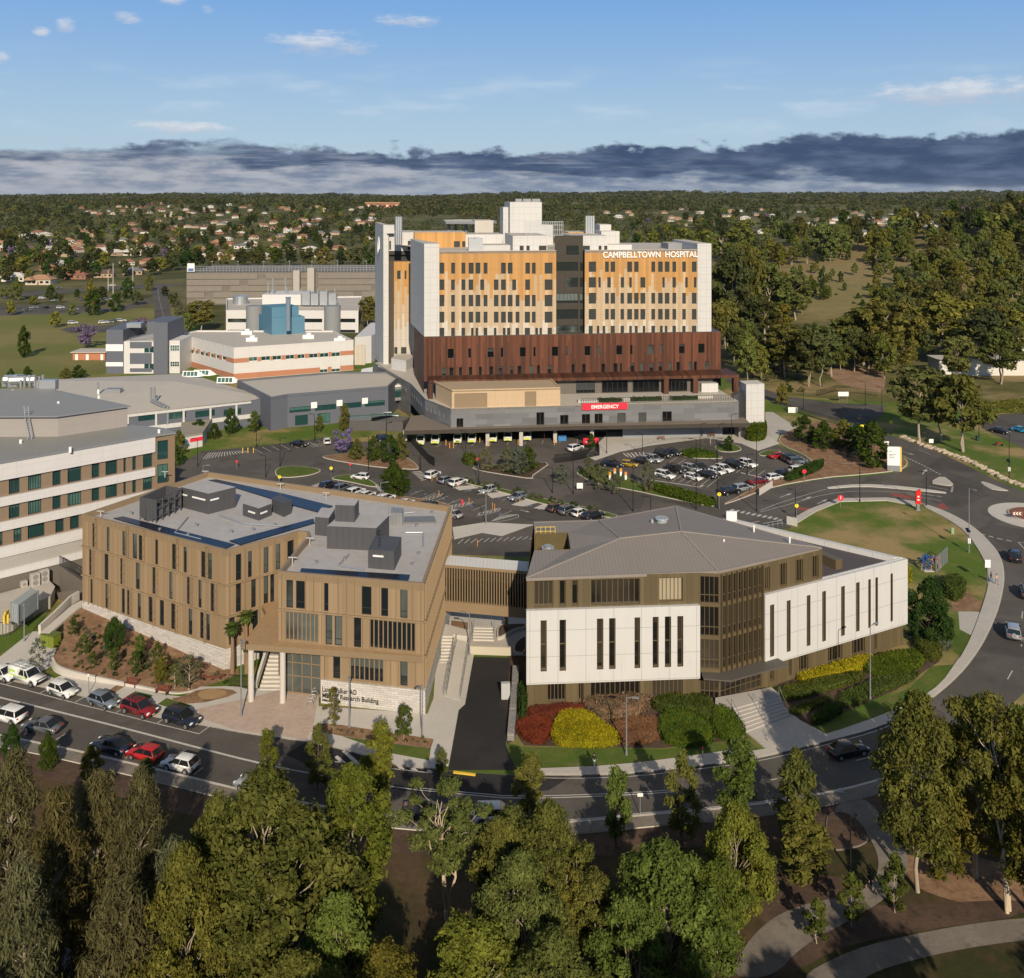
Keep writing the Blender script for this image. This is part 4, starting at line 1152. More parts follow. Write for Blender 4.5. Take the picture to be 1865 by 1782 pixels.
# =============
res=thing('research_building','bronze clad research building with narrow dark windows, pale stone base and grey flat roof','building',(-35,130,0))
RP=[(-62.5,139.8),(-37.4,125.6),(-31.1,130.9),(-29.5,132.6),(-28.2,132.4),(-27.8,131),(-28.4,124.1),(-28.8,118.5),(-10.5,114.8),(-9.05,143.3),(-51,161.1)]
rz1=15.5
SCREEN=panels('perforated bronze',(.33,.225,.12),.16,.16,.7,.05,.5,.05)
def storeys(P,Q,defs,zlo,wallm=BRONZE,zhi=15.5):
 """defs: (z0, z1, windows px list, options)"""
 ws=[]
 for z0,z1,lst,o in defs:
  ws+=pxwins(P,Q,zr,[(a-(b_-a)*.12,b_+(b_-a)*.12)for a,b_ in lst],300,400,(z0,z1),mull=o.get('mull',0),trans=o.get('trans',()),frmat=BRONZEP if o.get('fin')else DARK,gmat=GLASS,fr=o.get('fr',.06))
 skip=[(w['u0'],w['u1'])for w in ws]
 bands=[d[1]+.2 for d in defs][1:]
 zz_=sorted({z for z in(zlo,6.75,10.95,zhi)if zlo<=z<=zhi})
 def ex(mb,P_,ang,L):
  for a,b_ in zip(zz_,zz_[1:]):
   k=0
   for u_ in np.arange(.45,L-.2,1.05):
    if not any(w['u0']-.12<u_<w['u1']+.12 and w['z0']<(a+b_)/2<w['z1']for w in ws):
     c0=(P_[0]+math.cos(ang)*u_+math.sin(ang)*.09,P_[1]+math.sin(ang)*u_-math.cos(ang)*.09)
     mb.obox(c0,ang,.07,.21,a+.18,b_-.12)
   if a>zlo:
    c0=(P_[0]+math.cos(ang)*L/2+math.sin(ang)*.14,P_[1]+math.sin(ang)*L/2-math.cos(ang)*.14)
    mb.obox(c0,ang,L-.02,.28,a-.09,a+.09)
 facade(res,P,Q,zlo,zhi,wallm,ws,.13,extra=ex,revmat=BRONZEP)
 return ws
w1=storeys(RP[0],RP[1],[(11.15,15.15,ranges((122,132),(188,199),(260,275),(308,325),(335,351),(410,421),(488,505),(541,553),(622,640),(650,668)),dict(trans=(.22,))),(7.0,10.75,ranges((107,118),(178,193),(250,260),(322,337),(398,411),(475,488),(556,568),(609,623),(665,680)),dict(trans=(.22,))),(3.0,6.55,ranges((113,124),(182,194),(257,269),(281,292),(330,342),(381,398),(432,448),(484,501),(564,578),(617,632),(646,659)),dict(trans=(.22,)))],2.6)
storeys(RP[1],RP[2],[(11.15,15.15,ranges((783,803),(838,852),(910,928),(965,982)),dict(trans=(.25,))),(7.0,10.75,ranges((783,802),(853,870),(910,927),(940,955)),dict(trans=(.25,))),(3.0,6.55,ranges((752,772),(860,880)),dict(trans=(.25,)))],2.6)
for i in range(2,7):
 facade(res,RP[i],RP[i+1],2.6,rz1,BRONZE,[dict(u0=.6,u1=math.hypot(RP[i+1][0]-RP[i][0],RP[i+1][1]-RP[i][1])-.6,z0=11.2,z1=15.0)]if i in(2,4)else[],.3)
storeys(RP[7],RP[8],[(11.2,15.05,ranges((1015,1040),(1060,1093),(1187,1203),(1208,1224),(1362,1398),(1450,1476),(1538,1565)),dict(trans=(.2,))),(7.15,10.75,ranges((1020,1145)),dict(mull=7,fin=1,fr=.14)),(7.15,10.75,ranges((1412,1585)),dict(mull=9,fin=1,fr=.14)),(7.15,10.75,ranges((1195,1220),(1237,1265),(1325,1352)),dict(trans=(.2,)))],6.75)
LQ=lerp(RP[7],RP[8],.30)
storeys(LQ,RP[8],[(3.1,6.6,ranges((1317,1444)),dict(mull=6,fin=1,fr=.13)),(3.1,6.6,ranges((1230,1256),(1538,1565)),dict(trans=(.2,)))],2.85,zhi=6.75)
storeys(RP[8],RP[9],[(11.3,15.0,[],{})],2.6)
rside=[dict(u0=2+i*3.1,u1=2.7+i*3.1,z0=z0,z1=z0+3.4)for i in range(8)for z0 in(3.1,7.1,11.3)]
facade(res,RP[9],RP[10],2.6,rz1,BRONZE,[],.3);facade(res,RP[10],RP[0],2.6,rz1,BRONZE,[],.3)
LA=math.atan2(RP[1][1]-RP[0][1],RP[1][0]-RP[0][0])
for k,w in enumerate(w1):
 if k%2==0:
  mb=MB()
  for uu in(w['u1']+.1,):
   for du in(0,.42):
    u_=uu+du;c0=(RP[0][0]+math.cos(LA)*u_+math.sin(LA)*.12,RP[0][1]+math.sin(LA)*u_-math.cos(LA)*.12)
    mb.obox(c0,LA,.05,.1,w['z0']-.3,w['z1']+.3)
   for zf_ in np.linspace(w['z0']-.3,w['z1']+.3,5):
    u_=uu+.21;c0=(RP[0][0]+math.cos(LA)*u_+math.sin(LA)*.3,RP[0][1]+math.sin(LA)*u_-math.cos(LA)*.3)
    mb.obox(c0,LA,.36,.06,zf_-.03,zf_+.03)
  mb.build('window_screen',[BRONZEP],res)
sheetpart(res,'roof',RP,14.75,ROOFGREY)
parapet(res,RP,15.1,rz1+.06,.32,BRONZEP)
parapet(res,inset(RP,.02),14.6,15.1,.30,BRONZEP)
STONE=panels('white stone blocks',(.52,.49,.46),.9,.26,.68,.025,.85,.10,.5,jitter=.13)
mb=MB()
def wedge(mb,P,Q,za,zb_,zc,zd,t=.35,m=0):
 d=(Vector(Q)-Vector(P)).normalized();n=Vector((d.y,-d.x))*t
 p,q=(P[0]+n.x,P[1]+n.y),(Q[0]+n.x,Q[1]+n.y)
 mb.add([(*p,za),(*q,zb_),(*q,zd),(*p,zc),(*P,za),(*Q,zb_),(*Q,zd),(*P,zc)],[(0,1,2,3),(3,2,6,7),(1,5,6,2),(4,0,3,7)],m)
c1=(RP[1][0]-.1,RP[1][1]-.5)
wedge(mb,RP[0],c1,-.1,-.1,3.0,2.6,.02)
wedge(mb,c1,RP[2],-.1,-.1,2.6,2.8,.02)
mb.prism([RP[0],RP[1],RP[2],RP[3],(-29,135),(-28,160),RP[10]],-.1,2.6)
mb.build('stone_base',[STONE],res)
SB0=(-23.3,117.15);SB1=(RP[8][0]+.15,RP[8][1]-.25)
mb=MB();mb.prism([SB0,SB1,(RP[9][0]+.1,RP[9][1]-.1),(-14,143),(-22.5,121)],-.1,2.85);mb.build('stone_base',[STONE],res)
fang=math.atan2(SB1[1]-SB0[1],SB1[0]-SB0[0])
def fon(x,y,d=.05):
 u_,z_=wall_uz(SB0,SB1,*zx(x,y));return(SB0[0]+math.cos(fang)*u_+math.sin(fang)*d,SB0[1]+math.sin(fang)*u_-math.cos(fang)*d,z_)
for body,x0,x1,yb,hh in(('Lang Walker AO',208,690,305,.85),('Medical Research Building',208,1000,392,.85),('Macarthur',210,470,438,.34)):
 p=fon(x0,yb);q=fon(x1,yb)
 o=text(res,'lettering',body,hh,p,fang,BLACK,.02,bold=.012)
 bpy.context.view_layer.update()
 o.scale=((Vector(q)-Vector(p)).length/max(.1,o.dimensions.x),1,1)
slab(res,'canopy',[(-33.0,117.6),(-28.6,116.9),(-10.6,114.2),(-10.7,114.75),(-28.8,118.4),(-28.5,131),(-31,130.2),(-33.7,129.2),(-32.3,126.2)],6.35,7.05,BRONZEP,panels('terracotta deck',(.40,.26,.14),.5,.16,.8,.02,.8,.08,.5,jitter=.1))
for p in((457.3,1278.4),(514.8,1281.2),(484,1212),(541,1190)):
 c0=g2(*p);mb=MB();mb.tube([(*c0,0),(*c0,6.35)],.36,16);mb.build('column',[CONC2],res,smooth=False)
LB0,LB1=(-28.6,119.6),(-23.35,118.5)
facade(res,LB0,LB1,0,6.35,BRONZEP,[dict(u0=.1,u1=5.1,z0=.15,z1=6.2,mull=3,trans=(.35,.62),frmat=BRONZEP,gmat=GLASS,fr=.1)],.1,name='lobby_wall')
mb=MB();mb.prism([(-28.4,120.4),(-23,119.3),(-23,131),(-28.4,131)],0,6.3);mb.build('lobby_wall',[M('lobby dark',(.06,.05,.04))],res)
mb=MB()
for i in range(14):
 mb.prism([lerp((-31.6,120.0),(-31.4,128),i/14),lerp((-29.0,120.0),(-28.9,128),i/14),(-28.9,128.6),(-31.4,128.6)],i*.25,(i+1)*.25,0)
mb.build('stair',[CONC2],res)
mb=MB()
for xx in(-31.9,-28.7):mb.beam((xx,119.6,.9),(xx+.2,128,4.4),.3,.9)
mb.build('stair_wall',[CONC2],res)
def plant(root,front,left,right,ytop,z0,m,mt,zm=zr,name='plant_box'):
 f_,l_,r_=(Vector(g2(*zm(*p),z0))for p in(front,left,right))
 b_=l_+r_-f_
 zt2=H-(zm(0,ytop)[1]-YH)*f_.y/F
 return slab(root,name,[tuple(l_),tuple(f_),tuple(r_),tuple(b_)],z0,zt2,m,mt)
plant(res,(655,245),(527,212),(780,212),150,14.75,DARKBOX,ROOFGREY)
plant(res,(885,274),(812,250),(944,250),218,14.75,DARKBOX,ROOFGREY)
plant(res,(1000,258),(945,232),(1036,240),196,14.75,DARKBOX,DARKBOX)
plant(res,(1425,412),(1198,402),(1484,350),308,14.75,DARKBOX,ROOFGREY)
plant(res,(1206,346),(1143,340),(1235,300),262,14.75,DARKBOX,ROOFGREY)
plant(res,(1325,300),(1236,296),(1345,270),205,17.2,DARKBOX,ROOFGREY)
plant(res,(1508,502),(1387,492),(1540,432),415,14.75,DARKBOX,DARKBOX)
plant(res,(1545,300),(1490,296),(1550,275),240,14.75,M('screen grey',(.22,.22,.23)),METALGREY)
f_,l_,r_=(Vector(g2(*zr(*p),14.75))for p in((415,285),(340,270),(528,228)))
zt2=H-(zr(0,180)[1]-YH)*f_.y/F
mb=MB()
for a,b_ in((l_,f_),):
 mb.prism([tuple(a),tuple(b_),tuple(b_+Vector((.02,.2))),tuple(a+Vector((.02,.2)))],15.2,zt2)
back=l_+r_-f_
mb.prism([tuple(back),tuple(r_),tuple(r_+Vector((.02,.2))),tuple(back+Vector((.02,.2)))],15.2,zt2)
mb.prism([tuple(l_),tuple(back),tuple(back+Vector((.2,0))),tuple(l_+Vector((.2,0)))],15.2,zt2)
for t in(0,.25,.5,.75,1):
 p=f_+(r_-f_)*t;mb.obox(tuple(p),0,.12,.12,14.75,zt2);p=l_+(f_-l_)*t;mb.obox(tuple(p),0,.1,.1,14.75,zt2)
for z in(15.6,zt2-.1,(zt2+15.6)/2):mb.beam((*f_,z),(*r_,z),.1,.1)
for t in(.2,.5,.78):
 p=f_+(back-f_)*.5+(r_-f_)*(t-.5);mb.obox(tuple(p),.6,2.2,1.6,14.8,16.6)
mb.build('plant_enclosure',[DARKBOX],res)
SOLAR=M('solar panel',(.007,.010,.022),.22,.2,.8,spec=.3)
for q in(((218,262),(262,254),(775,382),(718,408)),((750,366),(1136,264),(1142,284),(800,384)),((655,88),(690,84),(1000,150),(1225,206),(1165,236),(1050,205),(800,128)),((1072,520),(1080,492),(1580,522),(1570,556))):
 pts=[g2(*zr(*p),14.9)for p in q]
 mb=MB();mb.prism(pts,14.8,14.92);mb.build('solar_strip',[SOLAR],res)
mb=MB()
for p in((160,245),(290,180),(455,62),(640,60),(985,118),(1195,160),(1120,370),(1040,460)):
 c0=g2(*zr(*p),15.3);mb.box(c0[0]-.55,c0[1]-.07,15.75,c0[0]+.55,c0[1]+.07,15.84);mb.box(c0[0]-.05,c0[1]-.05,14.8,c0[0]+.05,c0[1]+.05,15.75)
mb.build('roof_light',[M('lamp grey',(.45,.45,.44),.5)],res)
def wall_strip(front,other,t0,t1,dz,ytop):
 f_,q=(Vector(g2(*zr(*p),14.75))for p in(front,other));zt2=H-(zr(0,ytop)[1]-YH)*f_.y/F-dz
 d=(q-f_);n=Vector((d.y,-d.x)).normalized()
 if n.y>0:n=-n
 a,b_=f_+d*t0+n*.12,f_+d*t1+n*.12
 mb=MB();mb.beam((*a,zt2),(*b_,zt2),.14,.2);mb.build('strip_light',[WSIGN],res)
for a in(((655,245),(527,212),.1,.55,1.0,150),((655,245),(527,212),.75,.98,1.0,150),((655,245),(780,212),.05,.35,1.0,150),((885,274),(812,250),.2,.6,.8,218),((885,274),(944,250),.1,.6,.8,218),((1508,502),(1387,492),.4,.8,.7,415)):wall_strip(*a)
for pts in(((700,250),(820,290),(1000,300)),((560,260),(500,330),(620,360)),((1300,430),(1250,480),(1370,500)),((1560,330),(1640,330),(1640,400)),((1480,250),(1600,236))):
 mb=MB();mb.tube([(*g2(*zr(*p),14.9),14.95)for p in pts],.09,6);mb.build('roof_pipe',[SILVER],res)
for x,y in((430,320),(560,345),(760,330),(860,320),(960,300),(300,245),(600,300),(1150,470),(1280,455),(1610,300),(1680,240),(1620,430),(1590,480)):
 c0=g2(*zr(x,y),14.8);mb=MB();mb.tube([(*c0,14.7),(*c0,15.1)],.16,8);mb.tube([(*c0,15.1),(*c0,15.18)],.24,8);mb.build('roof_vent',[METALGREY],res)
mb=MB();a=g2(*zr(1590,265),14.8);mb.prism([g2(*zr(*p),14.8)for p in((1520,262),(1690,258),(1700,285),(1510,288))],14.75,15.0);mb.build('skylight',[M('skylight grey',(.16,.16,.16),.3)],res)
mb=MB()
for x in np.linspace(1482,1550,5):
 c0=g2(*zr(x,300),14.75);mb.tube([(*c0,14.75),(*c0,17.3)],.05,5)
mb.build('roof_frame',[SILVER],res)
for i in range(5):
 c0=g2(*zr(1428,330+i*16),17);mb=MB();mb.obox((c0[0]+.3,c0[1]),.1,.3,.9,15.2+.1*i,17.2);mb.build('louvre',[DARK],res)
# =============
br=thing('footbridge','bronze slatted enclosed footbridge with white roof linking the research building and the white clad building','bridge',(-3,133,0))
B0,B1=(-9.7,134.6),(2.9,132.0)
bang=math.atan2(B1[1]-B0[1],B1[0]-B0[0])
BBo=(B0[0]+0.7,B0[1]+3.4);BB1=(B1[0]+.7,B1[1]+3.4)
mb=MB();mb.prism([B0,B1,BB1,BBo],3.7,5.1);mb.build('deck',[BRONZEP],br)
slab(br,'roof',[B0,B1,BB1,BBo],9.8,10.2,BRONZEP,panels('white roof sheets',(.66,.66,.66),.5,9,.85,.04))
mb=MB()
L=math.hypot(B1[0]-B0[0],B1[1]-B0[1])
for i in range(34):
 u_=.2+i*(L-.4)/33
 c0=(B0[0]+math.cos(bang)*u_,B0[1]+math.sin(bang)*u_);mb.obox((c0[0]+.02,c0[1]+.12),bang,.13,.3,5.1,9.8)
 mb.obox((c0[0]+.7,c0[1]+3.3),bang,.13,.2,5.1,9.8)
mb.build('slats',[BRONZEP],br)
mb=MB();mb.prism([(B0[0]+.1,B0[1]+.5),(B1[0],B1[1]+.5),(B1[0],B1[1]+.56),(B0[0]+.1,B0[1]+.56)],5.1,9.8);mb.build('glazing',[GLASSO],br)
c0=g2(*zv(680,380));mb=MB();mb.box(c0[0]-.25,c0[1]-.25,0,c0[0]+.25,c0[1]+.25,3.7);mb.build('column',[BRONZEP],br)
# =============
wb=thing('clinic_building','three storey olive bronze building wrapped in white panels with brown folded hip roof','building',(25,130,0))
WP={'a':(1.8,116.2),'b':(22.9,117.7),'c':(25.4,117.4),'d':(40.5,125.4),'e':(53.9,132.4),'f':(33.5,148.9),'g':(24.3,142.5),'h':(12.3,136.6),'i':(3.07,135.8)}
ez=15.7
FIN=dict(frmat=OLIVEP,gmat=GLASSO,fr=.09)
def fz_(z0,z1):return(z0,z1)
fw=pxwins(WP['a'],WP['b'],zw,ranges((432,502),(525,548),(571,594),(641,823)),400,410,(12.1,15.2))
for w,k in zip(fw,(3,0,0,8)):w.update(mull=k,**FIN)
bl=pxwins(WP['a'],WP['b'],zw,ranges((893,980),),400,410,(12.3,15.2));bl[0].update(mull=5,frmat=OLIVEP,gmat=M('drawn blind',(.34,.29,.20),.6,.05),fr=.09)
gw=pxwins(WP['a'],WP['b'],zw,ranges((480,548),(595,615),(640,823),(868,980)),780,800,(.5,2.75))
for w,k in zip(gw,(4,1,9,6)):w.update(mull=k,**FIN)
facade(wb,WP['a'],WP['b'],0,ez,OLIVE,fw+bl+gw,.35,revmat=OLIVEP)
def curtain(P,Q,n,dark):
 L=math.hypot(Q[0]-P[0],Q[1]-P[1])
 ws=[]
 for z0,z1 in((.3,3.4),(4.0,7.6),(8.0,11.6),(12.0,15.3)):
  ws.append(dict(u0=.12,u1=L-.12,z0=z0,z1=z1,mull=n,trans=(.3,),frmat=OLIVEP,gmat=GLASSO,fr=.07))
 def ex(mb,P_,ang,L_):
  for i in range(n+2):
   u_=.12+(L_-.24)*i/(n+1)
   if dark and i%1==0:
    c0=(P_[0]+math.cos(ang)*u_+math.sin(ang)*.2,P_[1]+math.sin(ang)*u_-math.cos(ang)*.2);mb.obox(c0,ang,.08,.4,3.6,ez-.1)
 facade(wb,P,Q,0,ez,OLIVEP,ws,.15,extra=ex,name='glazed_wall')
curtain(WP['b'],WP['c'],3,False)
ce=lerp(WP['c'],WP['d'],.40)
curtain(WP['c'],ce,7,True)
w3=pxwins(ce,WP['d'],zw,ranges((1280,1303),(1338,1365),(1398,1425),(1457,1482)),300,310,(12.2,15.1))
for w in w3:w.update(mull=2,**FIN)
gr=[dict(u0=u_,u1=u_+ww,z0=.6,z1=2.8,mull=k,**FIN)for u_,ww,k in((1.3,.6,0),(4.4,.5,0),(6.2,1.6,2),(9.3,.4,0))]
facade(wb,ce,WP['d'],0,ez,OLIVE,w3+[w for w in gr if w['u1']<9.5],.3,revmat=OLIVEP)
gr2=[dict(u0=u_,u1=u_+ww,z0=.6,z1=2.8,mull=k,**FIN)for u_,ww,k in((1.0,2.6,4),(5.4,2.4,3),(9.5,.5,0))]
facade(wb,WP['d'],WP['e'],0,3.05,OLIVE,gr2,.3,revmat=OLIVEP)
facade(wb,WP['d'],WP['g'],11.3,ez,OLIVE,[],.3)
for a,b_ in(('e','f'),('f','g')):facade(wb,WP[a],WP[b_],0,11.9,WHITEP,[],.3)
for a,b_ in(('g','h'),('h','i'),('i','a')):facade(wb,WP[a],WP[b_],0,ez,OLIVE,[],.3)
def white_wrap(P,Q,zb_,zt2,t,ws,ext0=0,ext1=0):
 d=(Vector(Q)-Vector(P)).normalized();n=Vector((d.y,-d.x))*t
 p=(P[0]+n.x-d.x*ext0,P[1]+n.y-d.y*ext0);q=(Q[0]+n.x+d.x*ext1,Q[1]+n.y+d.y*ext1)
 ws=ws(p,q)
 facade(wb,p,q,zb_,zt2,WHITEP,ws,.42,name='white_panel',revmat=OLIVEP)
 mb=MB()
 p2,q2=(p[0]-n.x,p[1]-n.y),(q[0]-n.x,q[1]-n.y)
 for z in(zb_,zt2):
  mb.quad((*p,z),(*q,z),(*q2,z),(*p2,z))
 mb.quad((*p2,zb_),(*p,zb_),(*p,zt2),(*p2,zt2));mb.quad((*q,zb_),(*q2,zb_),(*q2,zt2),(*q,zt2))
 mb.build('white_panel_edge',[WHITEP],wb)
def fws(p,q):
 ws=pxwins(p,q,zw,ranges((455,478),(525,549),(663,687),(708,732),(802,823),(869,891),(914,937),(960,982)),500,690,(4.55,10.7))
 for w in ws:w.update(trans=(.5,),frmat=OLIVEP,gmat=GLASSO,fr=.1)
 return ws
white_wrap(WP['a'],WP['b'],3.0,11.9,.55,fws,.1,0)
def rws(p,q):
 ws=pxwins(p,q,zk,ranges((10,40),(132,160),(278,305),(391,418),(529,556),(638,664),(727,746),(779,798),(890,907)),700,900,(4.0,10.5))
 ws+=pxwins(p,q,zw,ranges((1303,1318),),500,600,(4.0,10.5))
 for w in ws:w.update(trans=(.5,),frmat=OLIVEP,gmat=GLASSO,fr=.1)
 return ws
white_wrap(ce,WP['e'],3.0,11.9,.5,rws,0,.3)
aw=[lerp(WP['b'],WP['c'],.1),WP['c'],lerp(WP['c'],WP['d'],.52)]
mb=MB()
n2=Vector((.47,-.88))*2.4
mb.prism([aw[0],(aw[0][0],aw[0][1]-1.7),(aw[1][0]+.9,aw[1][1]-1.9),(aw[2][0]+n2.x,aw[2][1]+n2.y),aw[2],aw[1]],3.42,3.6)
mb.build('awning',[M('awning louvre',(.10,.09,.078),.6,.1)],wb)
RF=panels('brown roof sheets',(.245,.215,.19),.45,40,.86,.05,.55,.06)
E=[g2(*zw(*p),ez)for p in((405,348),(1110,325),(1492,240),(955,88),(670,138),(430,145))]
E[0]=(E[0][0]-.1,E[0][1]-.3)
R1=(*g2(*zw(750,205),17.0),17.0);R2=(*g2(*zw(975,180),17.3),17.3)
e3=[(p[0],p[1],ez)for p in E]
e3[3]=(e3[3][0],e3[3][1],15.8)
mb=MB()
def tri(*p):mb.add(p,[tuple(range(len(p)))])
k0,k1,k2,k3=(Vector((*g2(*zw(*p),15.75),15.75))for p in((432,248),(566,246),(556,184),(432,186)))
tri(e3[0],e3[1],R1);tri(e3[1],R2,R1);tri(e3[1],e3[2],R2);tri(e3[2],e3[3],R2);tri(e3[3],e3[4],R1,R2)
tri(e3[4],e3[5],k3,k2);tri(e3[4],k2,R1);tri(k2,k1,R1);tri(k1,k0,e3[0]);tri(k1,e3[0],R1)
mb.build('roof',[RF],wb)
mb=MB()
for i in range(6):
 if i==5:continue
 a,b_=Vector(e3[i]),Vector(e3[(i+1)%6]);mb.beam(a+Vector((0,0,-.12)),b_+Vector((0,0,-.12)),.3,.34)
mb.build('gutter',[M('gutter brown',(.25,.215,.19),.5)],wb)
mb=MB()
for a,b_ in((e3[0],R1),(R1,R2),(e3[1],R2),(R2,e3[2]),(R2,e3[3]),(R1,e3[4])):
 mb.beam(Vector(a)+Vector((0,0,.06)),Vector(b_)+Vector((0,0,.06)),.22,.08)
mb.build('ridge_cap',[M('ridge cap',(.30,.27,.24),.5)],wb)
mb=MB()
wl=[tuple(p)[:2]for p in(k0,k1,k2,k3)]
flat(mb,wl,13.2,1)
for a,b_ in zip(wl,wl[1:]+wl[:1]):
 mb.quad((*a,13.2),(*b_,13.2),(*b_,15.8),(*a,15.8),0);mb.quad((*b_,13.2),(*a,13.2),(*a,15.8),(*b_,15.8),0)
mb.build('plant_well',[M('olive lining',(.22,.17,.08),.6),ROOFGREY],wb)
mb=MB();cw=lerp(wl[0],wl[2],.35)
mb.box(cw[0]-.6,cw[1]-.5,13.2,cw[0]+1.0,cw[1]+.9,15.2);mb.tube([(cw[0]+.2,cw[1]+.2,15.2),(cw[0]+.2,cw[1]+.2,15.5)],.5,12)
mb.build('air_handler',[SILVER],wb)
mb=MB()
a,b_=lerp(wl[3],wl[2],.05),lerp(wl[3],wl[2],.62)
for z in(16.0,16.6):mb.beam((*a,z),(*b_,z),.06,.06)
for t in np.linspace(0,1,5):p=lerp(a,b_,t);mb.beam((*p,15.7),(*p,16.6),.06,.06)
mb.build('guard_rail',[YELP],wb)
mb=MB();c0=g2(*zw(903,150),16.4)
mb.tube([(*c0,16),(*c0,17.1)],.75,14);mb.tube([(*c0,17.1),(*c0,17.25)],[.95,.9],14);mb.box(c0[0]-1.5,c0[1]-.2,16,c0[0]-1.2,c0[1]+.2,17)
mb.build('roof_vent',[M('vent grey',(.30,.33,.36),.4)],wb)
mb=MB()
for p in((1132,222),(1375,212),(1243,168)):
 c0=g2(*zw(*p),16.4);mb.tube([(*c0,15.9),(*c0,16.9)],.12,8)
mb.build('roof_pipe',[WSIGN],wb)
sheetpart(wb,'lower_roof',[WP['d'],WP['e'],WP['f'],WP['g']],11.3,M('slate roof membrane',(.085,.075,.078),.85,.12,.3,fine=.1))
mb=MB()
ins=inset([WP['d'],WP['e'],WP['f'],WP['g']],.75)
q=[WP['d'],WP['e'],WP['f'],WP['g']]
for i,wd in((1,1),(2,1)):mb.prism([q[i],q[(i+1)%4],ins[(i+1)%4],ins[i]],11.2,12.0)
ins2=inset(q,.3);mb.prism([q[0],q[1],ins2[1],ins2[0]],11.2,11.95)
mb.build('parapet',[WHITEP],wb)
mb=MB();c0=g2(*zw(1522,300),11.4);mb.obox(c0,.48,1.2,3.4,11.3,12.6);mb.build('roof_planter',[OLIVEP],wb)
mb=MB();c0=g2(*zw(1162,138),12);mb.box(c0[0]-.9,c0[1]-.2,11.9,c0[0]+.7,c0[1]+.2,13.4);mb.build('vent_box',[WSIGN],wb)
st=thing('entrance_stair','grey concrete entrance stair with handrails rising to the olive glazed corner','stair',(28,112,0))
s0,s1=g2(*zz(330,430)),g2(*zz(640,345));s2,s3=g2(*zz(425,560)),g2(*zz(705,455))
mb=MB()
for i in range(7):
 a,b_=lerp(s2,s0,i/7),lerp(s3,s1,i/7)
 a2,b2=lerp(s2,s0,(i+1)/7),lerp(s3,s1,(i+1)/7)
 mb.prism([a,b_,b2,a2],0.05,.13+.11*(i+1))
mb.build('steps',[CONC],st)
for a,b_ in((s2,s0),(s3,s1),(lerp(s2,s3,.45),lerp(s0,s1,.45))):
 mb=MB();pts=[(*a,.95),(*b_,1.75)];mb.tube(pts,.035,6);
 for t in(0,.5,1):p=lerp(a,b_,t);mb.tube([(*p,.1),(*p,.95+.8*t)],.03,6)
 mb.build('handrail',[SILVER],st)
lp=[s0,s1,g2(*zz(590,305)),g2(*zz(225,375))]
slab(st,'landing',lp,.02,.90,CONC)
# =============
lb=thing('ward_building','long building with alternating white and brown bands, green windows and grey metal roof','building',(-70,150,0))
L0,L1=(-84.0,139.9),(-60.3,162.0)
LBROWN=panels('brown panel',(.225,.165,.115),1.6,1.3,.85,.02,.6,.06)
LWHITE=panels('warm white panel',(.57,.555,.555),9,1.2,.85,.02,.6,.05)
lwin=[]
def lw(xs,y0,y1,mull):
 global lwin
 for(x0,x1),m_ in zip(xs,mull):
  lwin+=pxwins(L0,L1,zb,[(x0,x1)],y0,y1,None,mull=m_,frmat=DARK,gmat=GLASSG)
fl=[(16.25,18.55),(12.5,14.6),(8.75,10.9)]
sets=[ranges((60,133),(190,280),(355,411),(457,550),(620,672),(714,793),(835,852),(895,920),(967,1030)),ranges((60,133),(190,280),(355,411),(457,550),(620,672),(714,793),(835,852),(895,920),(967,1030)),ranges((-10,18),(92,146),(188,302),(375,432),(474,535),(590,680))]
mulls=[(2,4,1,4,1,3,0,0,2)]*2+[(1,1,4,2,2,3)]
for(z0,z1),xs,mu in zip(fl,sets,mulls):
 for(x0,x1),m_ in zip(xs,mu):
  lwin+=pxwins(L0,L1,zb,[(x0,x1)],800,850,(z0,z1),mull=m_,frmat=DARK,gmat=GLASSG)
Lm=math.hypot(L1[0]-L0[0],L1[1]-L0[1])
def bands(mb,P,ang,L):
 for z0,z1 in((18.7,21.4),(14.75,16.1),(11.0,12.35),(6.95,8.6),(3.9,5.0)):
  c0=(P[0]+math.cos(ang)*L/2+math.sin(ang)*.22,P[1]+math.sin(ang)*L/2-math.cos(ang)*.22);mb.obox(c0,ang,L,.44,z0,z1,2)
 c0=(P[0]+math.cos(ang)*L/2+math.sin(ang)*.1,P[1]+math.sin(ang)*L/2-math.cos(ang)*.1)
 mb.obox(c0,ang,L,.2,5.0,6.95,3);mb.obox(c0,ang,L-.1,.24,0,3.9,4)
wins=clean(lwin,Lm,0,21)
mb=MB();_,lang=wall_with_holes(mb,L0,L1,0,21.4,[(w['u0'],w['u1'],w['z0'],w['z1'])for w in wins],.3,0,1)
bands(mb,L0,lang,Lm)
mb.build('wall',[LBROWN,LBROWN,LWHITE,panels('grey render',(.36,.34,.32),3,2,.92,.01),panels('dark stone',(.16,.14,.12),.6,.2,.7,.03,.85,.1,.5)],lb)
for w in wins:put_window(lb,L0,lang,w['u0'],w['z0'],w['u1']-w['u0'],w['z1']-w['z0'],.3,w['mull'],(),.07,DARK,GLASSG)
LBk=[(-97,215),(-135,190)]
LROOF=panels('blue grey roof',(.265,.26,.245),.6,40,.9,.04,.5,.07)
nL=Vector((math.sin(lang),-math.cos(lang)))
lroof=[(L0[0]+nL.x*.6,L0[1]+nL.y*.6),(L1[0]+nL.x*.6,L1[1]+nL.y*.6),(-57.2,163.4),(-60.2,166.4),(-66.8,168.8),(-88,182),(-125,180)]
slab(lb,'roof',lroof,21.3,21.6,METALGREY,LROOF)
e0=(-57.4,163.6)
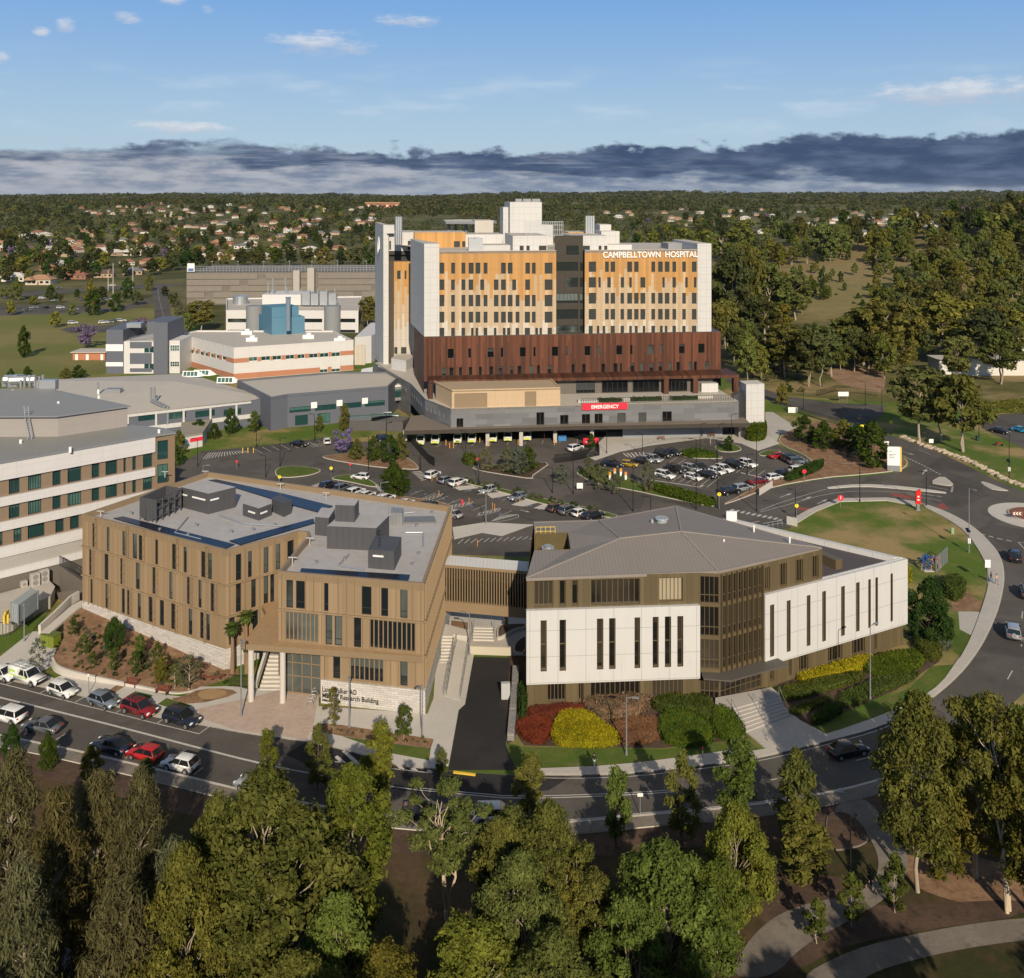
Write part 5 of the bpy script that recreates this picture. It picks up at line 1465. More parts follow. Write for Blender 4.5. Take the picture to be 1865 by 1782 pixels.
facade(lb,L1,e0,0,21.3,panels('umber cladding',(.20,.14,.09),3,3,.9,.02),[dict(u0=.5,u1=2.2,z0=z0,z1=z0+3.2,mull=1,frmat=DARK,gmat=GLASSG)for z0 in(9.2,13.2,17.2)],.3)
facade(lb,e0,(-60.2,167.2),0,21.3,panels('umber cladding',(.20,.14,.09),3,3,.9,.02),[],.3)
q0,q1,q2_=(-75.8,160.5),(-67.1,167.7),(-92,160.2)
UPW=panels('warm grey sheeting',(.30,.275,.26),30,1.1,.88,.02,.55,.05)
mb=MB();mb.prism([q2_,q0,q1,(-87.5,180),(-110,178)],21.55,25.0,0);mb.build('plant_storey',[UPW],lb)
mb=MB();mb.prism([(q2_[0]-.6,q2_[1]-.8),(q0[0]+.1,q0[1]-.8),(q1[0]+.7,q1[1]-.2),(-87.5,180.6),(-111,178.6)],25.0,[25.2,25.2,25.2,25.7,25.7],0,1);mb.build('upper_roof',[METALGREY,LROOF],lb)
mb=MB()
for i,p in enumerate(((140,250),(165,245),(200,240),(235,245),(265,238),(290,238),(30,235),(70,240),(105,238))):
 c0=g2(*zb(*p),25.6)
 mb.tube([(*c0,25.5),(*c0,27.2+.3*(i%3))],.5 if i>5 else .22,10)
 if i>5:mb.tube([(c0[0],c0[1],26.8),(c0[0]+3.5,c0[1]+.6,26.8)],.9,10)
mb.box(*g2(*zb(265,262),25.4),25.4,g2(*zb(265,262),25.4)[0]+3,g2(*zb(265,262),25.4)[1]+1.4,27.2)
mb.build('roof_ductwork',[SILVER],lb)
mb=MB()
a,b_=(-81.6,160.6,26.6),(-80.0,158.6,21.6)
for o_ in(0,.7):mb.beam((a[0]+o_,a[1],a[2]),(b_[0]+o_,b_[1],b_[2]),.12,.12)
for t in np.linspace(.05,.95,14):mb.beam(tuple(Vector(a).lerp(Vector(b_),t)),tuple(Vector(a).lerp(Vector(b_),t)+Vector((.7,0,0))),.07,.07)
mb.build('roof_ladder',[SILVER],lb)
mb=MB()
for p in((140,622),(395,405),(85,322),(320,300),(665,320),(668,362),(475,672),(1075,552)):
 c0=g2(*zb(*p),24 if p[1]<500 else 21.6);zz0=25 if p[1]<500 else 21.5
 mb.tube([(*c0,zz0-.2),(*c0,zz0+.7)],.22,8)
mb.build('roof_vent',[WSIGN],lb)
mb=MB()
mb.prism([g2(*zb(710,1010),7.2),g2(*zb(900,1000),7.2),g2(*zb(830,970),7.2),g2(*zb(720,985),7.2)],6.9,7.25);mb.build('porch_roof',[WSIGN],lb)
# -------------
def block(name,label,cat,front,left,right,ytop,zm,mats,z0=0.0,group=None,zt=None):
 f_,l_,r_=(Vector(g2(*zm(*p),z0))for p in(front,left,right));b_=l_+r_-f_
 zt2=zt if zt is not None else H-(zm(0,ytop)[1]-YH)*f_.y/F
 mb=MB();mb.prism([tuple(l_),tuple(f_),tuple(r_),tuple(b_)],z0,zt2,0,1 if len(mats)>1 else 0)
 o=mb.build(name,mats);return tag(o,label,cat,group)
CORR=panels('corrugated grey blue steel',(.36,.41,.44),.28,9,.7,.06,.5,.06)
sc=thing('shipping_container','pale grey blue shipping container standing in the fenced yard','container',(*g2(50,1125),1.9))
def cont():
 f_,l_,r_=(Vector(g2(*zs(*p),1.95))for p in((135,232),(82,210),(280,120)));b_=l_+r_-f_
 mb=MB();mb.prism([tuple(l_),tuple(f_),tuple(r_),tuple(b_)],2.0,4.6,0,1);mb.build('body',[CORR,M('container roof',(.30,.33,.35),.5,.12,.4)],sc)
 mb=MB();d=(f_-l_)
 for t in(.12,.38,.62,.88):
  p=l_+d*t;mb.tube([(p.x,p.y-.06,2.1),(p.x,p.y-.06,4.5)],.04,6)
 mb.build('door_bar',[SILVER],sc)
 mb=MB()
 for p in(l_,f_,r_,b_):mb.box(p.x-.09,p.y-.09,1.92,p.x+.09,p.y+.09,4.65)
 mb.build('corner_post',[METALGREY],sc)
cont()
def ac_unit(px,py,w,h,label,zm=zb):
 c0=g2(*zm(px,py),1.95);o=thing('condenser',label,'air conditioner',(*c0,1.92),lang,'condensers along the stone wall')
 mb=MB();mb.box(-w/2,-.4,0,w/2,.4,h);mb.build('casing',[M('warm grey casing',(.40,.37,.34),.5,.08)],o,origin=(0,0,0))
 mb=MB()
 for k in range(1+(h>1.4)):
  z=h*(.3+.45*k)if h>1.4 else h/2
  mb.tube([(0,-.41,z),(0,-.44,z)],w*.3,14)
 mb.build('fan_grille',[M('grille grey',(.22,.21,.20),.6,.1)],o,origin=(0,0,0))
ac_unit(160,1590,.9,.9,'low grey condenser at the left end of the row by the stone wall')
ac_unit(235,1585,1.3,1.9,'tall double grey condenser in the middle of the row by the stone wall')
ac_unit(298,1560,1.3,1.9,'tall grey condenser nearest the brown retaining wall')
yw=thing('retaining_wall','brown stone retaining wall with slatted railing beside the yard','wall',(*g2(*zb(430,1500)),0))
mb=MB();a,b_,c_=g2(*zb(318,1500),2),g2(*zb(545,1545),2),g2(*zb(350,1640),0)
a=(-70.6,150.0);b_=(-63.8,143.5)
mb.prism([a,b_,(b_[0]+.3,b_[1]+.3),(a[0]+.3,a[1]+.3)],0,4.1)
mb.prism([(b_[0],b_[1]),g2(*zb(345,1655)),g2(*zb(360,1655)),(b_[0]+.3,b_[1]+.2)],0,[3.2,.4,.4,3.2])
mb.build('wall',[panels('dark stone',(.16,.14,.12),.6,.2,.7,.03)],yw)
mb=MB()
for i in range(26):
 p=lerp(a,b_,i/25);mb.obox(p,0,.06,.06,4.1,5.6)
mb.beam((*a,5.6),(*b_,5.6),.1,.1);mb.build('railing',[DARK],yw)
MESHF=M('fence wire',(.09,.10,.10),.5,.1)
def picket(name,label,pts,h,pitch,w,m,cat='fence',rails=(0.15,.95),zb_=0.0,post=0,group=None):
 """a fence of thin uprights between rails"""
 o=thing(name,label,cat,(*pts[0],0),0,group)
 mb=MB()
 for a,b_ in zip(pts,pts[1:]):
  L=(Vector(b_)-Vector(a)).length;n=max(1,int(L/pitch))
  ang=math.atan2(b_[1]-a[1],b_[0]-a[0])
  for i in range(n+1):
   p=lerp(a,b_,i/n);mb.obox(p,ang,w,w,zb_,zb_+h)
  for r_ in rails:mb.beam((*a,zb_+h*r_),(*b_,zb_+h*r_),.06,.06)
 mb.build('panel',[m],o)
 if post:
  for a,b_ in zip(pts,pts[1:]):
   L=(Vector(b_)-Vector(a)).length;n=max(1,int(L/post))
   for i in range(n+1):
    p=lerp(a,b_,i/n);mb=MB();mb.obox(p,0,.12,.12,zb_,zb_+h+.12);mb.build('post',[m],o)
 return o
picket('yard_fence','dark mesh fence round the service yard with grey container',GZ(zs,[(-150,330),(0,328),(65,322),(205,220),(240,190)]),2.2,.35,.04,MESHF)
yb=MB()
for x in(30,58):
 c0=g2(*zs(x,225),1.9);yb.tube([(*c0,1.9),(*c0,3.1)],.16,10)
c0,c1=g2(*zs(30,205),1.9),g2(*zs(60,190),1.9);yb.box(c0[0],c0[1],1.9,c1[0],c1[1]+.3,3.1)
tag(yb.build('gas_cage',[YELP]),'yellow cage and bollards standing in front of the container','cage')
# =============
gc=thing('clinic_wing','low slate and white building with wide beige sheet roof, chimneys and three small dormers','building',(-60,220,0))
SLATE=panels('slate blue panels',(.115,.125,.155),3.0,1.4,.85,.015,.6,.06)
def at_z(zm,p,z):return g2(*zm(*p),z)
GR=panels('beige roof sheets',(.50,.455,.395),.8,60,.93,.04,.6,.07)
gp=[at_z(zl,p,7.0)for p in((120,622),(840,590),(1190,695),(1120,712),(570,772),(300,760))]
mb=MB()
pk=Vector((*at_z(zl,(780,625),9.0),9.0));e_=[(*p,7.0)for p in gp]
for i in range(6):mb.add([e_[i],e_[(i+1)%6],tuple(pk)],[(0,1,2)])
mb.add(e_,[tuple(range(6))[::-1]]);mb.build('roof',[GR],gc)
gw0,gw1=at_z(zl,(568,778),6.6),at_z(zl,(1122,716),6.6)
ws=[]
for x0,x1 in((618,705),(745,832),(873,960),(1000,1078)):
 t_=(x0-568)/554;ws+=pxwins(gw0,gw1,zl,[(x0,x1)],780-35*t_,808-35*t_,mull=3,frmat=DARK,gmat=GLASSG)
def gwh(mb,P,ang,L):
 for i in range(5):
  u_=L*(i+.02)/4.6
  c0=(P[0]+math.cos(ang)*u_+math.sin(ang)*.12,P[1]+math.sin(ang)*u_-math.cos(ang)*.12);mb.obox(c0,ang,.5,.24,0,6.4,1)
  u_+=L*.11
 c0=(P[0]+math.cos(ang)*L/2+math.sin(ang)*.08,P[1]+math.sin(ang)*L/2-math.cos(ang)*.08)
 mb.obox(c0,ang,L,.18,2.2,3.3,1);mb.obox(c0,ang,L,.3,6.2,6.9,1)
facade(gc,gw0,gw1,0,7.0,SLATE,ws,.2,extra=None)
mb=MB();ang_=math.atan2(gw1[1]-gw0[1],gw1[0]-gw0[0]);gwh(mb,gw0,ang_,math.hypot(gw1[0]-gw0[0],gw1[1]-gw0[1]));mb.build('white_trim',[WHITE,WHITE],gc)
facade(gc,gw1,at_z(zl,(1200,700),7),0,7.0,SLATE,[dict(u0=1,u1=3,z0=1.2,z1=2.6,gmat=GLASSG)],.2)
mb=MB();mb.prism([at_z(zl,(1150,705),7),at_z(zl,(860,595),7),at_z(zl,(140,625),7),at_z(zl,(320,755),7)],0,6.9);mb.build('wall',[SLATE],gc)
for p,pts in(((850,600),1),((900,595),1),((1005,628),1)):
 c0=Vector(at_z(zl,p,8.0));dm=MB()
 dm.add([(c0.x-2.4,c0.y,7.6),(c0.x+2.4,c0.y,7.6),(c0.x+2.4,c0.y+.6,9.3),(c0.x-2.4,c0.y+.6,9.3),(c0.x+4.2,c0.y+1.5,7.7)],[(0,1,2,3),(1,4,2),(3,2,4)])
 d_=dm.build('dormer',[WSIGN],gc)
 g_=MB()
 for k in range(4):g_.quad((c0.x-2.1+k*1.08,c0.y+.03,7.9),(c0.x-1.2+k*1.08,c0.y+.03,7.9),(c0.x-1.2+k*1.08,c0.y+.46,9.1),(c0.x-2.1+k*1.08,c0.y+.46,9.1))
 g_.build('pane',[GLASSG],d_)
fl_=MB()
a=at_z(zl,(675,715),8);b_=at_z(zl,(735,745),7.2)
for dx_ in(0,.9):fl_.tube([(a[0]+dx_,a[1],8),(a[0]+dx_,a[1],11.6)],.3,8)
fl_.tube([(a[0],a[1],8.2),(b_[0],b_[1]-.3,7.5),(b_[0],b_[1]-.5,3.2)],.35,8);fl_.tube([(a[0]+.9,a[1],8.2),(b_[0]+1,b_[1]-.3,7.5),(b_[0]+1,b_[1]-.5,3.2)],.35,8)
fl_.build('flue',[METALGREY],gc)
fl_=MB();a=at_z(zl,(438,680),8);fl_.tube([(*a,7.4),(*a,11.0)],.3,8);fl_.box(a[0]+2,a[1],7.5,a[0]+6,a[1]+2,9.2);fl_.build('roof_unit',[METALGREY],gc)
g3=thing('slate_building','slate blue two storey building with beige flat roof and band of green windows','building',(-20,250,0))
s0_,s1_,s2_,s3_=at_z(zl,(1285,688),8.6),at_z(zl,(1735,652),8.6),at_z(zl,(1480,590),8.6),at_z(zl,(1060,625),8.6)
ws=[]
for x0,x1 in((1293,1388),(1408,1502),(1520,1615),(1632,1720)):
 t_=(x0-1285)/450;ws+=pxwins(s0_,s1_,zl,[(x0,x1)],744-36*t_,768-36*t_,mull=3,frmat=DARK,gmat=GLASSG)
ws+=[dict(u0=u_,u1=u_+3.4,z0=.3,z1=3.0,mull=2,frmat=DARK,gmat=GLASSG)for u_ in(2,8)]
facade(g3,s0_,s1_,0,8.6,SLATE,ws,.3)
mb=MB();aa=math.atan2(s1_[1]-s0_[1],s1_[0]-s0_[0])
for x in(1390,1504,1618):
 u_=wall_uz(s0_,s1_,*zl(x,740))[0];mb.obox((s0_[0]+math.cos(aa)*(u_+.8)+math.sin(aa)*.06,s0_[1]+math.sin(aa)*(u_+.8)-math.cos(aa)*.06),aa,1.6,.1,4.6,6.2)
mb.build('white_panel',[WSIGN],g3)
sl=at_z(zl,(1210,705),8.4)
facade(g3,sl,s0_,0,8.6,SLATE,[],.2);facade(g3,s3_,sl,0,8.6,SLATE,[],.2);facade(g3,s1_,(s1_[0]+3,s1_[1]+30),0,8.6,SLATE,[],.2)
rp_=[sl,s0_,s1_,(s1_[0]+2,s1_[1]+22),s2_,s3_]
slab(g3,'roof',rp_,8.2,8.45,SLATE,GR);parapet(g3,rp_,8.3,8.9,.4,SLATE)
mb=MB();c0=at_z(zl,(1640,790),3.2);mb.prism([(c0[0]-8,c0[1]+1),(c0[0]+8,c0[1]+4.4),(c0[0]+8,c0[1]+6),(c0[0]-8,c0[1]+2.6)],3.0,3.15);mb.build('awning',[M('awning green',(.09,.16,.15),.5)],g3)
ys=MB();pp=GZ(zl,[(1560,845),(1800,850),(1830,830),(1660,812)])
for a,b_ in zip(pp,pp[1:]):
 d=(Vector(b_)-Vector(a));ys.obox(lerp(a,b_,.5),math.atan2(d.y,d.x),d.length,.15,0,2.6)
tag(ys.build('screen_fence',[panels('grey palings',(.10,.095,.095),.2,9,.6,.02)]),'dark grey paling fence screening parked cars beside the slate building','fence')
bld=thing('entry_pavilion','small flat roofed white pavilion with red sign band in front of the slate wing','pavilion',(*g2(330,820),0))
a,b_,c_=at_z(zl,(802,880),3.0),at_z(zl,(905,862),3.0),at_z(zl,(735,810),3.2)
facade(bld,a,b_,0,3.1,WHITE,[],.1);mb=MB();d_=Vector(b_)-Vector(a);aa=math.atan2(d_.y,d_.x)
mb.obox((b_[0]-math.cos(aa)*1.6+.05,b_[1]-math.sin(aa)*1.6-.06),aa,3.2,.1,1.6,2.5);mb.build('red_panel',[REDSIGN],bld)
mb=MB();mb.prism([a,b_,(b_[0]-4,b_[1]+26),(a[0]-8,a[1]+26)],2.9,3.3);mb.build('roof',[M('stained roof',(.30,.27,.22),.8,.25,.4)],bld)
facade(bld,b_,(b_[0]-4,b_[1]+26),0,3.1,WHITE,[],.1)
# =============
tb=thing('laboratory_building','white building with terracotta bands, green windows and flat beige roof','building',(-70,320,0))
cF,cR,cL=at_z(zl,(1045,482),10.2),at_z(zl,(1580,447),10.2),at_z(zl,(800,420),10.2)
TERRA=M('terracotta render',(.42,.19,.115),.7,.08)
WHR=panels('white render joints',(.59,.575,.575),3.6,2.6,.9,.02,.7,.05)
ws=[]
for x0,x1 in((1112,1150),(1168,1208),(1218,1257),(1277,1315),(1330,1362),(1382,1420),(1430,1468),(1482,1520)):
 t_=(x0-1045)/535;ws+=pxwins(cF,cR,zl,[(x0,x1)],522-30*t_,540-30*t_,mull=1,frmat=WSIGN,gmat=GLASSG)
for x0,x1 in((1430,1465),(1482,1520)):
 t_=(x0-1045)/535;ws+=pxwins(cF,cR,zl,[(x0,x1)],592-26*t_,607-26*t_,mull=1,frmat=WSIGN,gmat=GLASSG)
bz=pxwins(cF,cR,zl,[(1045,1100)],524,544)[0];bz2=pxwins(cF,cR,zl,[(1045,1100)],592,616)[0]
def tband(mb,P,ang,L,skip=()):
 for z0,z1 in((bz['z0'],bz['z1']),(bz2['z0'],bz2['z1'])):
  pass
facade(tb,cF,cR,0,10.6,WHR,ws,.15)
def bandstrip(P,Q,z0,z1,holes):
 mb=MB();L=math.hypot(Q[0]-P[0],Q[1]-P[1]);aa=math.atan2(Q[1]-P[1],Q[0]-P[0]);u_=0
 for h0,h1 in sorted(holes)+[(L,L)]:
  if h0-u_>.1:
   m_=(u_+h0)/2;mb.obox((P[0]+math.cos(aa)*m_+math.sin(aa)*.03,P[1]+math.sin(aa)*m_-math.cos(aa)*.03),aa,h0-u_,.08,z0,z1)
  u_=max(u_,h1)
 mb.build('terracotta_band',[TERRA],tb)
bandstrip(cF,cR,bz['z0'],bz['z1'],[(w['u0'],w['u1'])for w in ws if w['z0']>4])
bandstrip(cF,cR,bz2['z0'],bz2['z1'],[(w['u0'],w['u1'])for w in ws if w['z0']<4])
wl_=[]
for x0,x1 in((822,838),(848,864),(870,882),(893,910),(915,930),(940,956),(965,980),(992,1010)):
 t_=(x0-800)/245;wl_+=pxwins(cL,cF,zl,[(x0,x1)],472+50*t_,488+50*t_,frmat=WSIGN,gmat=GLASSG)
facade(tb,cL,cF,0,10.6,WHR,wl_,.15)
bandstrip(cL,cF,bz['z0'],bz['z1'],[(w['u0'],w['u1'])for w in wl_])
bandstrip(cL,cF,bz2['z0'],bz2['z1'],[])
cB=at_z(zl,(1490,405),10.2)
troof=[cL,cF,cR,cB,at_z(zl,(880,404),10.2)]
sheetpart(tb,'roof',troof,10.2,GR);parapet(tb,troof,10.1,10.75,.35,WHR)
facade(tb,cR,cB,0,10.6,WHR,[],.2)
BLUEC=panels('blue cladding',(.085,.20,.29),1.2,3,.85,.02,.5,.06)
def roofbox(root,name,front,left,right,ytop,z0,mats,zm=zl):
 return plant(root,front,left,right,ytop,z0,mats[0],mats[1]if len(mats)>1 else mats[0],zm,name)
bb=roofbox(tb,'blue_plant_room',(1215,418),(1157,398),(1362,410),342,10.2,(BLUEC,M('blue roof',(.10,.22,.31),.6)))
bb2=roofbox(tb,'blue_plant_room',(1215,395),(1170,380),(1335,388),295,12.0,(BLUEC,M('blue roof',(.10,.22,.31),.6)))
mb=MB();c0=at_z(zl,(1288,350),16);mb.tube([(*c0,12),(*c0,24.0)],.9,12);mb.tube([(*c0,24),(*c0,24.3)],1.1,12);mb.build('flue',[M('blue steel',(.16,.22,.28),.4)],tb)
mb=MB()
for p in((1128,440),(1380,428),(1105,410),(1520,442)):
 c0=at_z(zl,p,10.6);mb.box(c0[0]-2,c0[1]-1,10.2,c0[0]+2,c0[1]+1,11.4);mb.tube([(*c0,11.4),(*c0,12.2)],.9,8)
mb.build('roof_unit',[WSIGN],tb)
mb=MB()
a,b_=at_z(zl,(1585,478),6),at_z(zl,(1660,470),6)
mb.prism([a,b_,(b_[0]+4,b_[1]+40),(a[0],a[1]+40)],0,10.0,0);mb.build('side_block',[WHR],tb)
mb=MB();mb.prism([(a[0],a[1]-.3),((a[0]*.3+b_[0]*.7),a[1]-.3),((a[0]*.3+b_[0]*.7),a[1]+.2),(a[0],a[1]+.2)],0,7.2);mb.build('ochre_panel',[ORANGEB],tb)
dt=thing('slate_tower','slate blue stepped tower block with white bands left of the terracotta banded building','building',(-115,330,0))
d1,d2,d3=at_z(zl,(475,592),0),at_z(zl,(550,592),0),at_z(zl,(765,578),0)
yb_=d1[1]
def tz_(y,Y):return H-(zl(0,y)[1]-YH)*Y/F
mb=MB();mb.prism([d1,d2,(d2[0],d2[1]+20),(d1[0]-2,d1[1]+20)],0,tz_(395,yb_),0);mb.build('wall',[SLATE],dt)
for y0,y1 in((460,490),(540,558)):mb=MB();mb.box(d1[0]-.1,d1[1]-.15,tz_(y1,yb_),d2[0],d1[1],tz_(y0,yb_));mb.build('white_band',[WSIGN],dt)
mx0,mx1=at_z(zl,(555,590),0)[0],at_z(zl,(700,590),0)[0]
mb=MB();mb.box(mx0,yb_+.5,0,mx1,yb_+18,tz_(448,yb_));mb.build('white_wall',[WHR],dt)
for y0,y1 in((450,478),(500,548),(568,584)):mb=MB();mb.box(at_z(zl,(583,590),0)[0],yb_+.3,tz_(y1,yb_),at_z(zl,(680,590),0)[0],yb_+.55,tz_(y0,yb_));mb.build('slate_panel',[SLATE],dt)
mb=MB();x0,x1=at_z(zl,(702,585),0)[0],at_z(zl,(765,585),0)[0];mb.box(x0,yb_-.5,0,x1,yb_+16,tz_(362,yb_));mb.build('wall',[SLATE],dt)
mb=MB();x2=at_z(zl,(632,585),0)[0];mb.box(x2,yb_+8,0,x0-.02,yb_+24,tz_(372,yb_));mb.build('wall',[SLATE],dt)
mb=MB();x0,x1=at_z(zl,(766,585),0)[0],at_z(zl,(812,585),0)[0];mb.box(x0,yb_+1,0,x1,yb_+14,tz_(445,yb_));mb.build('white_wall',[WHR],dt)
for y0,y1 in((465,492),(538,562)):
 put_window(dt,(x0,yb_+1),0,.3,tz_(y1,yb_),x1-x0-.4,tz_(y0,yb_)-tz_(y1,yb_),-.15,3,(.5,),.1,WSIGN,GLASSG)
for y0 in(487,565):
 put_window(dt,(mx1-4.2,yb_+.5),0,0,tz_(y0+12,yb_),3.6,2.4,-.15,1,(),.1,WSIGN,GLASSG)
mb=MB();c0=(d1[0]+5,yb_+5);mb.box(c0[0],c0[1],tz_(395,yb_),c0[0]+5,c0[1]+4,tz_(375,yb_));mb.build('roof_unit',[SILVER],dt)
mb=MB();mb.prism([(mx0+2,yb_+2),(mx0+9,yb_+6),(mx0+8,yb_+9),(mx0,yb_+5)],tz_(446,yb_),[tz_(440,yb_),tz_(420,yb_),tz_(420,yb_),tz_(440,yb_)]);mb.build('roof_fin',[METALGREY],dt)
# =============
fb=thing('white_block','older white block with dark ribbon windows and two round grey stair towers','building',(-60,426,0))
f0,f1,f2=at_z(zl,(1010,405),0),at_z(zl,(1597,412),0),at_z(zl,(968,385),0)
Yf=f0[1];f1=(f1[0],Yf-2);f2=(f2[0]-6,Yf+50)
def fzz(y):return tz_(y,Yf)
wsf=[]
for y0,y1 in((345,362),(395,408)):
 for x0,x1 in((1018,1105),(1160,1290),(1335,1440),(1518,1588)):wsf+=pxwins(f0,f1,zl,[(x0,x1)],y0,y1,mull=5,frmat=BLACK,gmat=GLASS)
facade(fb,f0,f1,0,fzz(308),WHR,wsf,.5)
facade(fb,f2,f0,0,fzz(308),WHR,[dict(u0=2,u1=48,z0=z,z1=z+1.6,mull=12,frmat=BLACK,gmat=GLASS)for z in(3.2,8.6)],.5)
froof=[f2,f0,f1,(f1[0]-8,Yf+60)]
sheetpart(fb,'roof',froof,fzz(308)-.5,ROOFLIGHT);parapet(fb,froof,fzz(308)-.6,fzz(308)+.1,.4,WHR)
pxa,pxb=at_z(zl,(1172,300),0),0
mb=MB();xa=(zl(1172,0)[0]-CX)*(Yf+22)/F;xb=(zl(1372,0)[0]-CX)*(Yf+22)/F
mb.box(xa,Yf+22,fzz(310),xb,Yf+40,tz_(238,Yf+22));mb.build('penthouse',[WHR],fb)
for x in(1132,1482):
 xc=(zl(x,0)[0]-CX)*(Yf-4)/F;mb=MB();mb.tube([(xc,Yf-2,0),(xc,Yf-2,fzz(285))],3.7,24,0);mb.build('stair_tower',[M('tower grey',(.24,.25,.26),.7,.06)],fb,smooth=False)
mb=MB();xc=(zl(1425,0)[0]-CX)*(Yf+18)/F
for i in range(4):mb.box(xc-8+i*4.2,Yf+18,fzz(306),xc-8+i*4.2+3.6,Yf+21,fzz(306)+6.5-(i%2))
for i in range(5):mb.box(xc-8.5+i*4,Yf+17.6,fzz(306),xc-8.2+i*4,Yf+17.9,fzz(306)+8)
mb.build('cooling_tower',[SILVER],fb)
mb=MB()
for x,y in((1198,180),(1220,165),(1275,160),(1283,205)):
 xc=(zl(x,0)[0]-CX)*(Yf+26)/F;mb.tube([(xc,Yf+26,tz_(240,Yf+26)),(xc,Yf+26,tz_(y,Yf+26))],.35,6)
mb.build('antenna',[SILVER],fb)
mb=MB();xc=(zl(1075,0)[0]-CX)*(Yf+30)/F;mb.tube([(xc,Yf+30,fzz(308)-1),(xc,Yf+30,fzz(275))],3.6,20);mb.build('water_tank',[SILVER],fb)
# =============
cp=thing('multistorey_car_park','long grey beige multistorey car park with slatted screens and open top deck','car park',(-90,535,0))
k0,k1=at_z(zl,(835,285),0),at_z(zl,(1690,285),0)
Yc=k0[1];k1=(k1[0],Yc+6)
def cz(y):return tz_(y,Yc)
mb=MB();mb.prism([k0,k1,(k1[0],Yc+60),(k0[0]-3,Yc+60)],0,cz(140),0);mb.build('deck_wall',[panels('car park concrete',(.17,.15,.128),14,3.2,.45,.05,.8,.1)],cp)
mb=MB()
for i in range(5):
 z0=.6+i*3.5
 for j in range(88):
  p=lerp(k0,k1,(j+.5)/88)
  if(j//4*7+i*3)%17==0 or j in(48,49,58,59):continue
  mb.box(p[0]-.60,p[1]-.5,z0,p[0]+.60,p[1]-.3,z0+3.1)
mb.build('slatted_screen',[panels('slats',(.30,.265,.225),.28,.9,.6,.09,.8,.12)],cp)
mb=MB()
for x0,x1,y in((1312,1340,130),(1375,1405,118)):
 a,b_=(zl(x0,0)[0]-CX)*Yc/F,(zl(x1,0)[0]-CX)*Yc/F;mb.box(a,Yc-1,0,b_,Yc+4,cz(y))
mb.build('stair_shaft',[M('pale concrete shaft',(.40,.37,.33),.8,.08)],cp)
mb=MB()
for j in range(60):
 p=lerp(k0,k1,j/59);mb.box(p[0]-.08,p[1],cz(140),p[0]+.08,p[1]+.2,cz(112))
for z in(cz(112),cz(120),cz(130)):mb.beam((*k0,z),(*k1,z),.14,.14)
mb.build('deck_railing',[SILVER],cp)
mb=MB()
for j in(6,14,22,30,37,45,54):
 p=lerp(k0,k1,j/59);mb.tube([(p[0],p[1]+10,cz(140)),(p[0],p[1]+10,cz(140)+5.5)],.12,6);mb.box(p[0]-.5,p[1]+9.6,cz(140)+5.4,p[0]+.5,p[1]+10.4,cz(140)+5.7)
mb.build('deck_lamp',[SILVER],cp)
mb=MB();a=(zl(840,0)[0]-CX)*Yc/F;b_=(zl(872,0)[0]-CX)*Yc/F;mb.box(a,Yc-1,cz(135),b_,Yc-.7,cz(98));sg_=mb.build('sign_panel',[WSIGN],cp)
mb=MB();mb.box(a+.5,Yc-1.08,cz(133),b_-.5,Yc-1.01,cz(120));mb.build('sign_field',[M('sign blue',(.10,.16,.38),.5)],sg_)
# -------------
am=thing('amenities_block','small orange brick amenities block with white doors on the lawn','building',(*g2(165,655),0))
a,b_=at_z(zl,(325,530),0),at_z(zl,(475,528),0)
mb=MB();mb.box(a[0],a[1],0,b_[0],a[1]+7,2.8);mb.build('wall',[panels('orange brick',(.46,.19,.10),.5,.25,.8,.03)],am)
mb=MB();mb.box(a[0]-.6,a[1]-.8,2.8,b_[0]+.6,a[1]+8,3.1);mb.build('roof',[ROOFLIGHT],am)
for t in(.12,.45,.9):
 mb=MB();x=a[0]+(b_[0]-a[0])*t;mb.box(x-.5,a[1]-.06,0,x+.5,a[1],2.1);mb.build('door',[WSIGN],am)
CREAM=M('cream siding',(.60,.57,.52),.7,.08)
def shed(name,label,x0,x1,y0,ytop,Yz,dep,zm=zt,winn=5,group=None,roofm=None):
 a=g2(*zm(x0,y0));b_=g2(*zm(x1,y0));hh=H-(zm(0,ytop)[1]-YH)*a[1]/F
 o=thing(name,label,'shed',((a[0]+b_[0])/2,a[1],0),0,group)
 L=math.hypot(b_[0]-a[0],b_[1]-a[1])
 facade(o,a,b_,0,hh,CREAM,[dict(u0=L*(i+.25)/winn,u1=L*(i+.6)/winn,z0=hh*.4,z1=hh*.75,gmat=GLASS,frmat=WSIGN)for i in range(winn)],.1)
 mb=MB();mb.box(a[0]-.4,a[1]-.5,hh,b_[0]+.4,a[1]+dep,hh+.25);mb.box(a[0],a[1]+.12,0,b_[0],a[1]+dep-.4,hh-.02);mb.build('roof',[roofm or ROOFLIGHT],o)
shed('demountable','long low white demountable shed with grey fence beside the eucalypts',1370,1960,1130,1040,0,9)
shed('demountable','small cream shed with bright roof at the right edge behind the gum trees',1760,1960,990,905,0,12,winn=3)
cv_=thing('link_canopy','white vaulted entry canopy between slate building and hospital','canopy',(*g2(690,690),0))
mb=MB();a=at_z(zl,(1600,620),4.5);b_=at_z(zl,(1730,590),7)
mb.prism([(a[0],a[1]),(a[0]+13,a[1]-2),(a[0]+14,a[1]+14),(a[0]-1,a[1]+14)],4.2,[4.6,7.4,8.2,5.4]);mb.build('roof',[WSIGN],cv_)
mb=MB()
for dx_ in(.5,6,12):mb.tube([(a[0]+dx_,a[1]+.5,0),(a[0]+dx_,a[1]+.5,4.6+dx_*.15)],.18,8)
mb.build('column',[WSIGN],cv_)
lk=thing('glazed_link','glazed grey link corridor joining slate building to the hospital podium','walkway',(*g2(725,720),0))
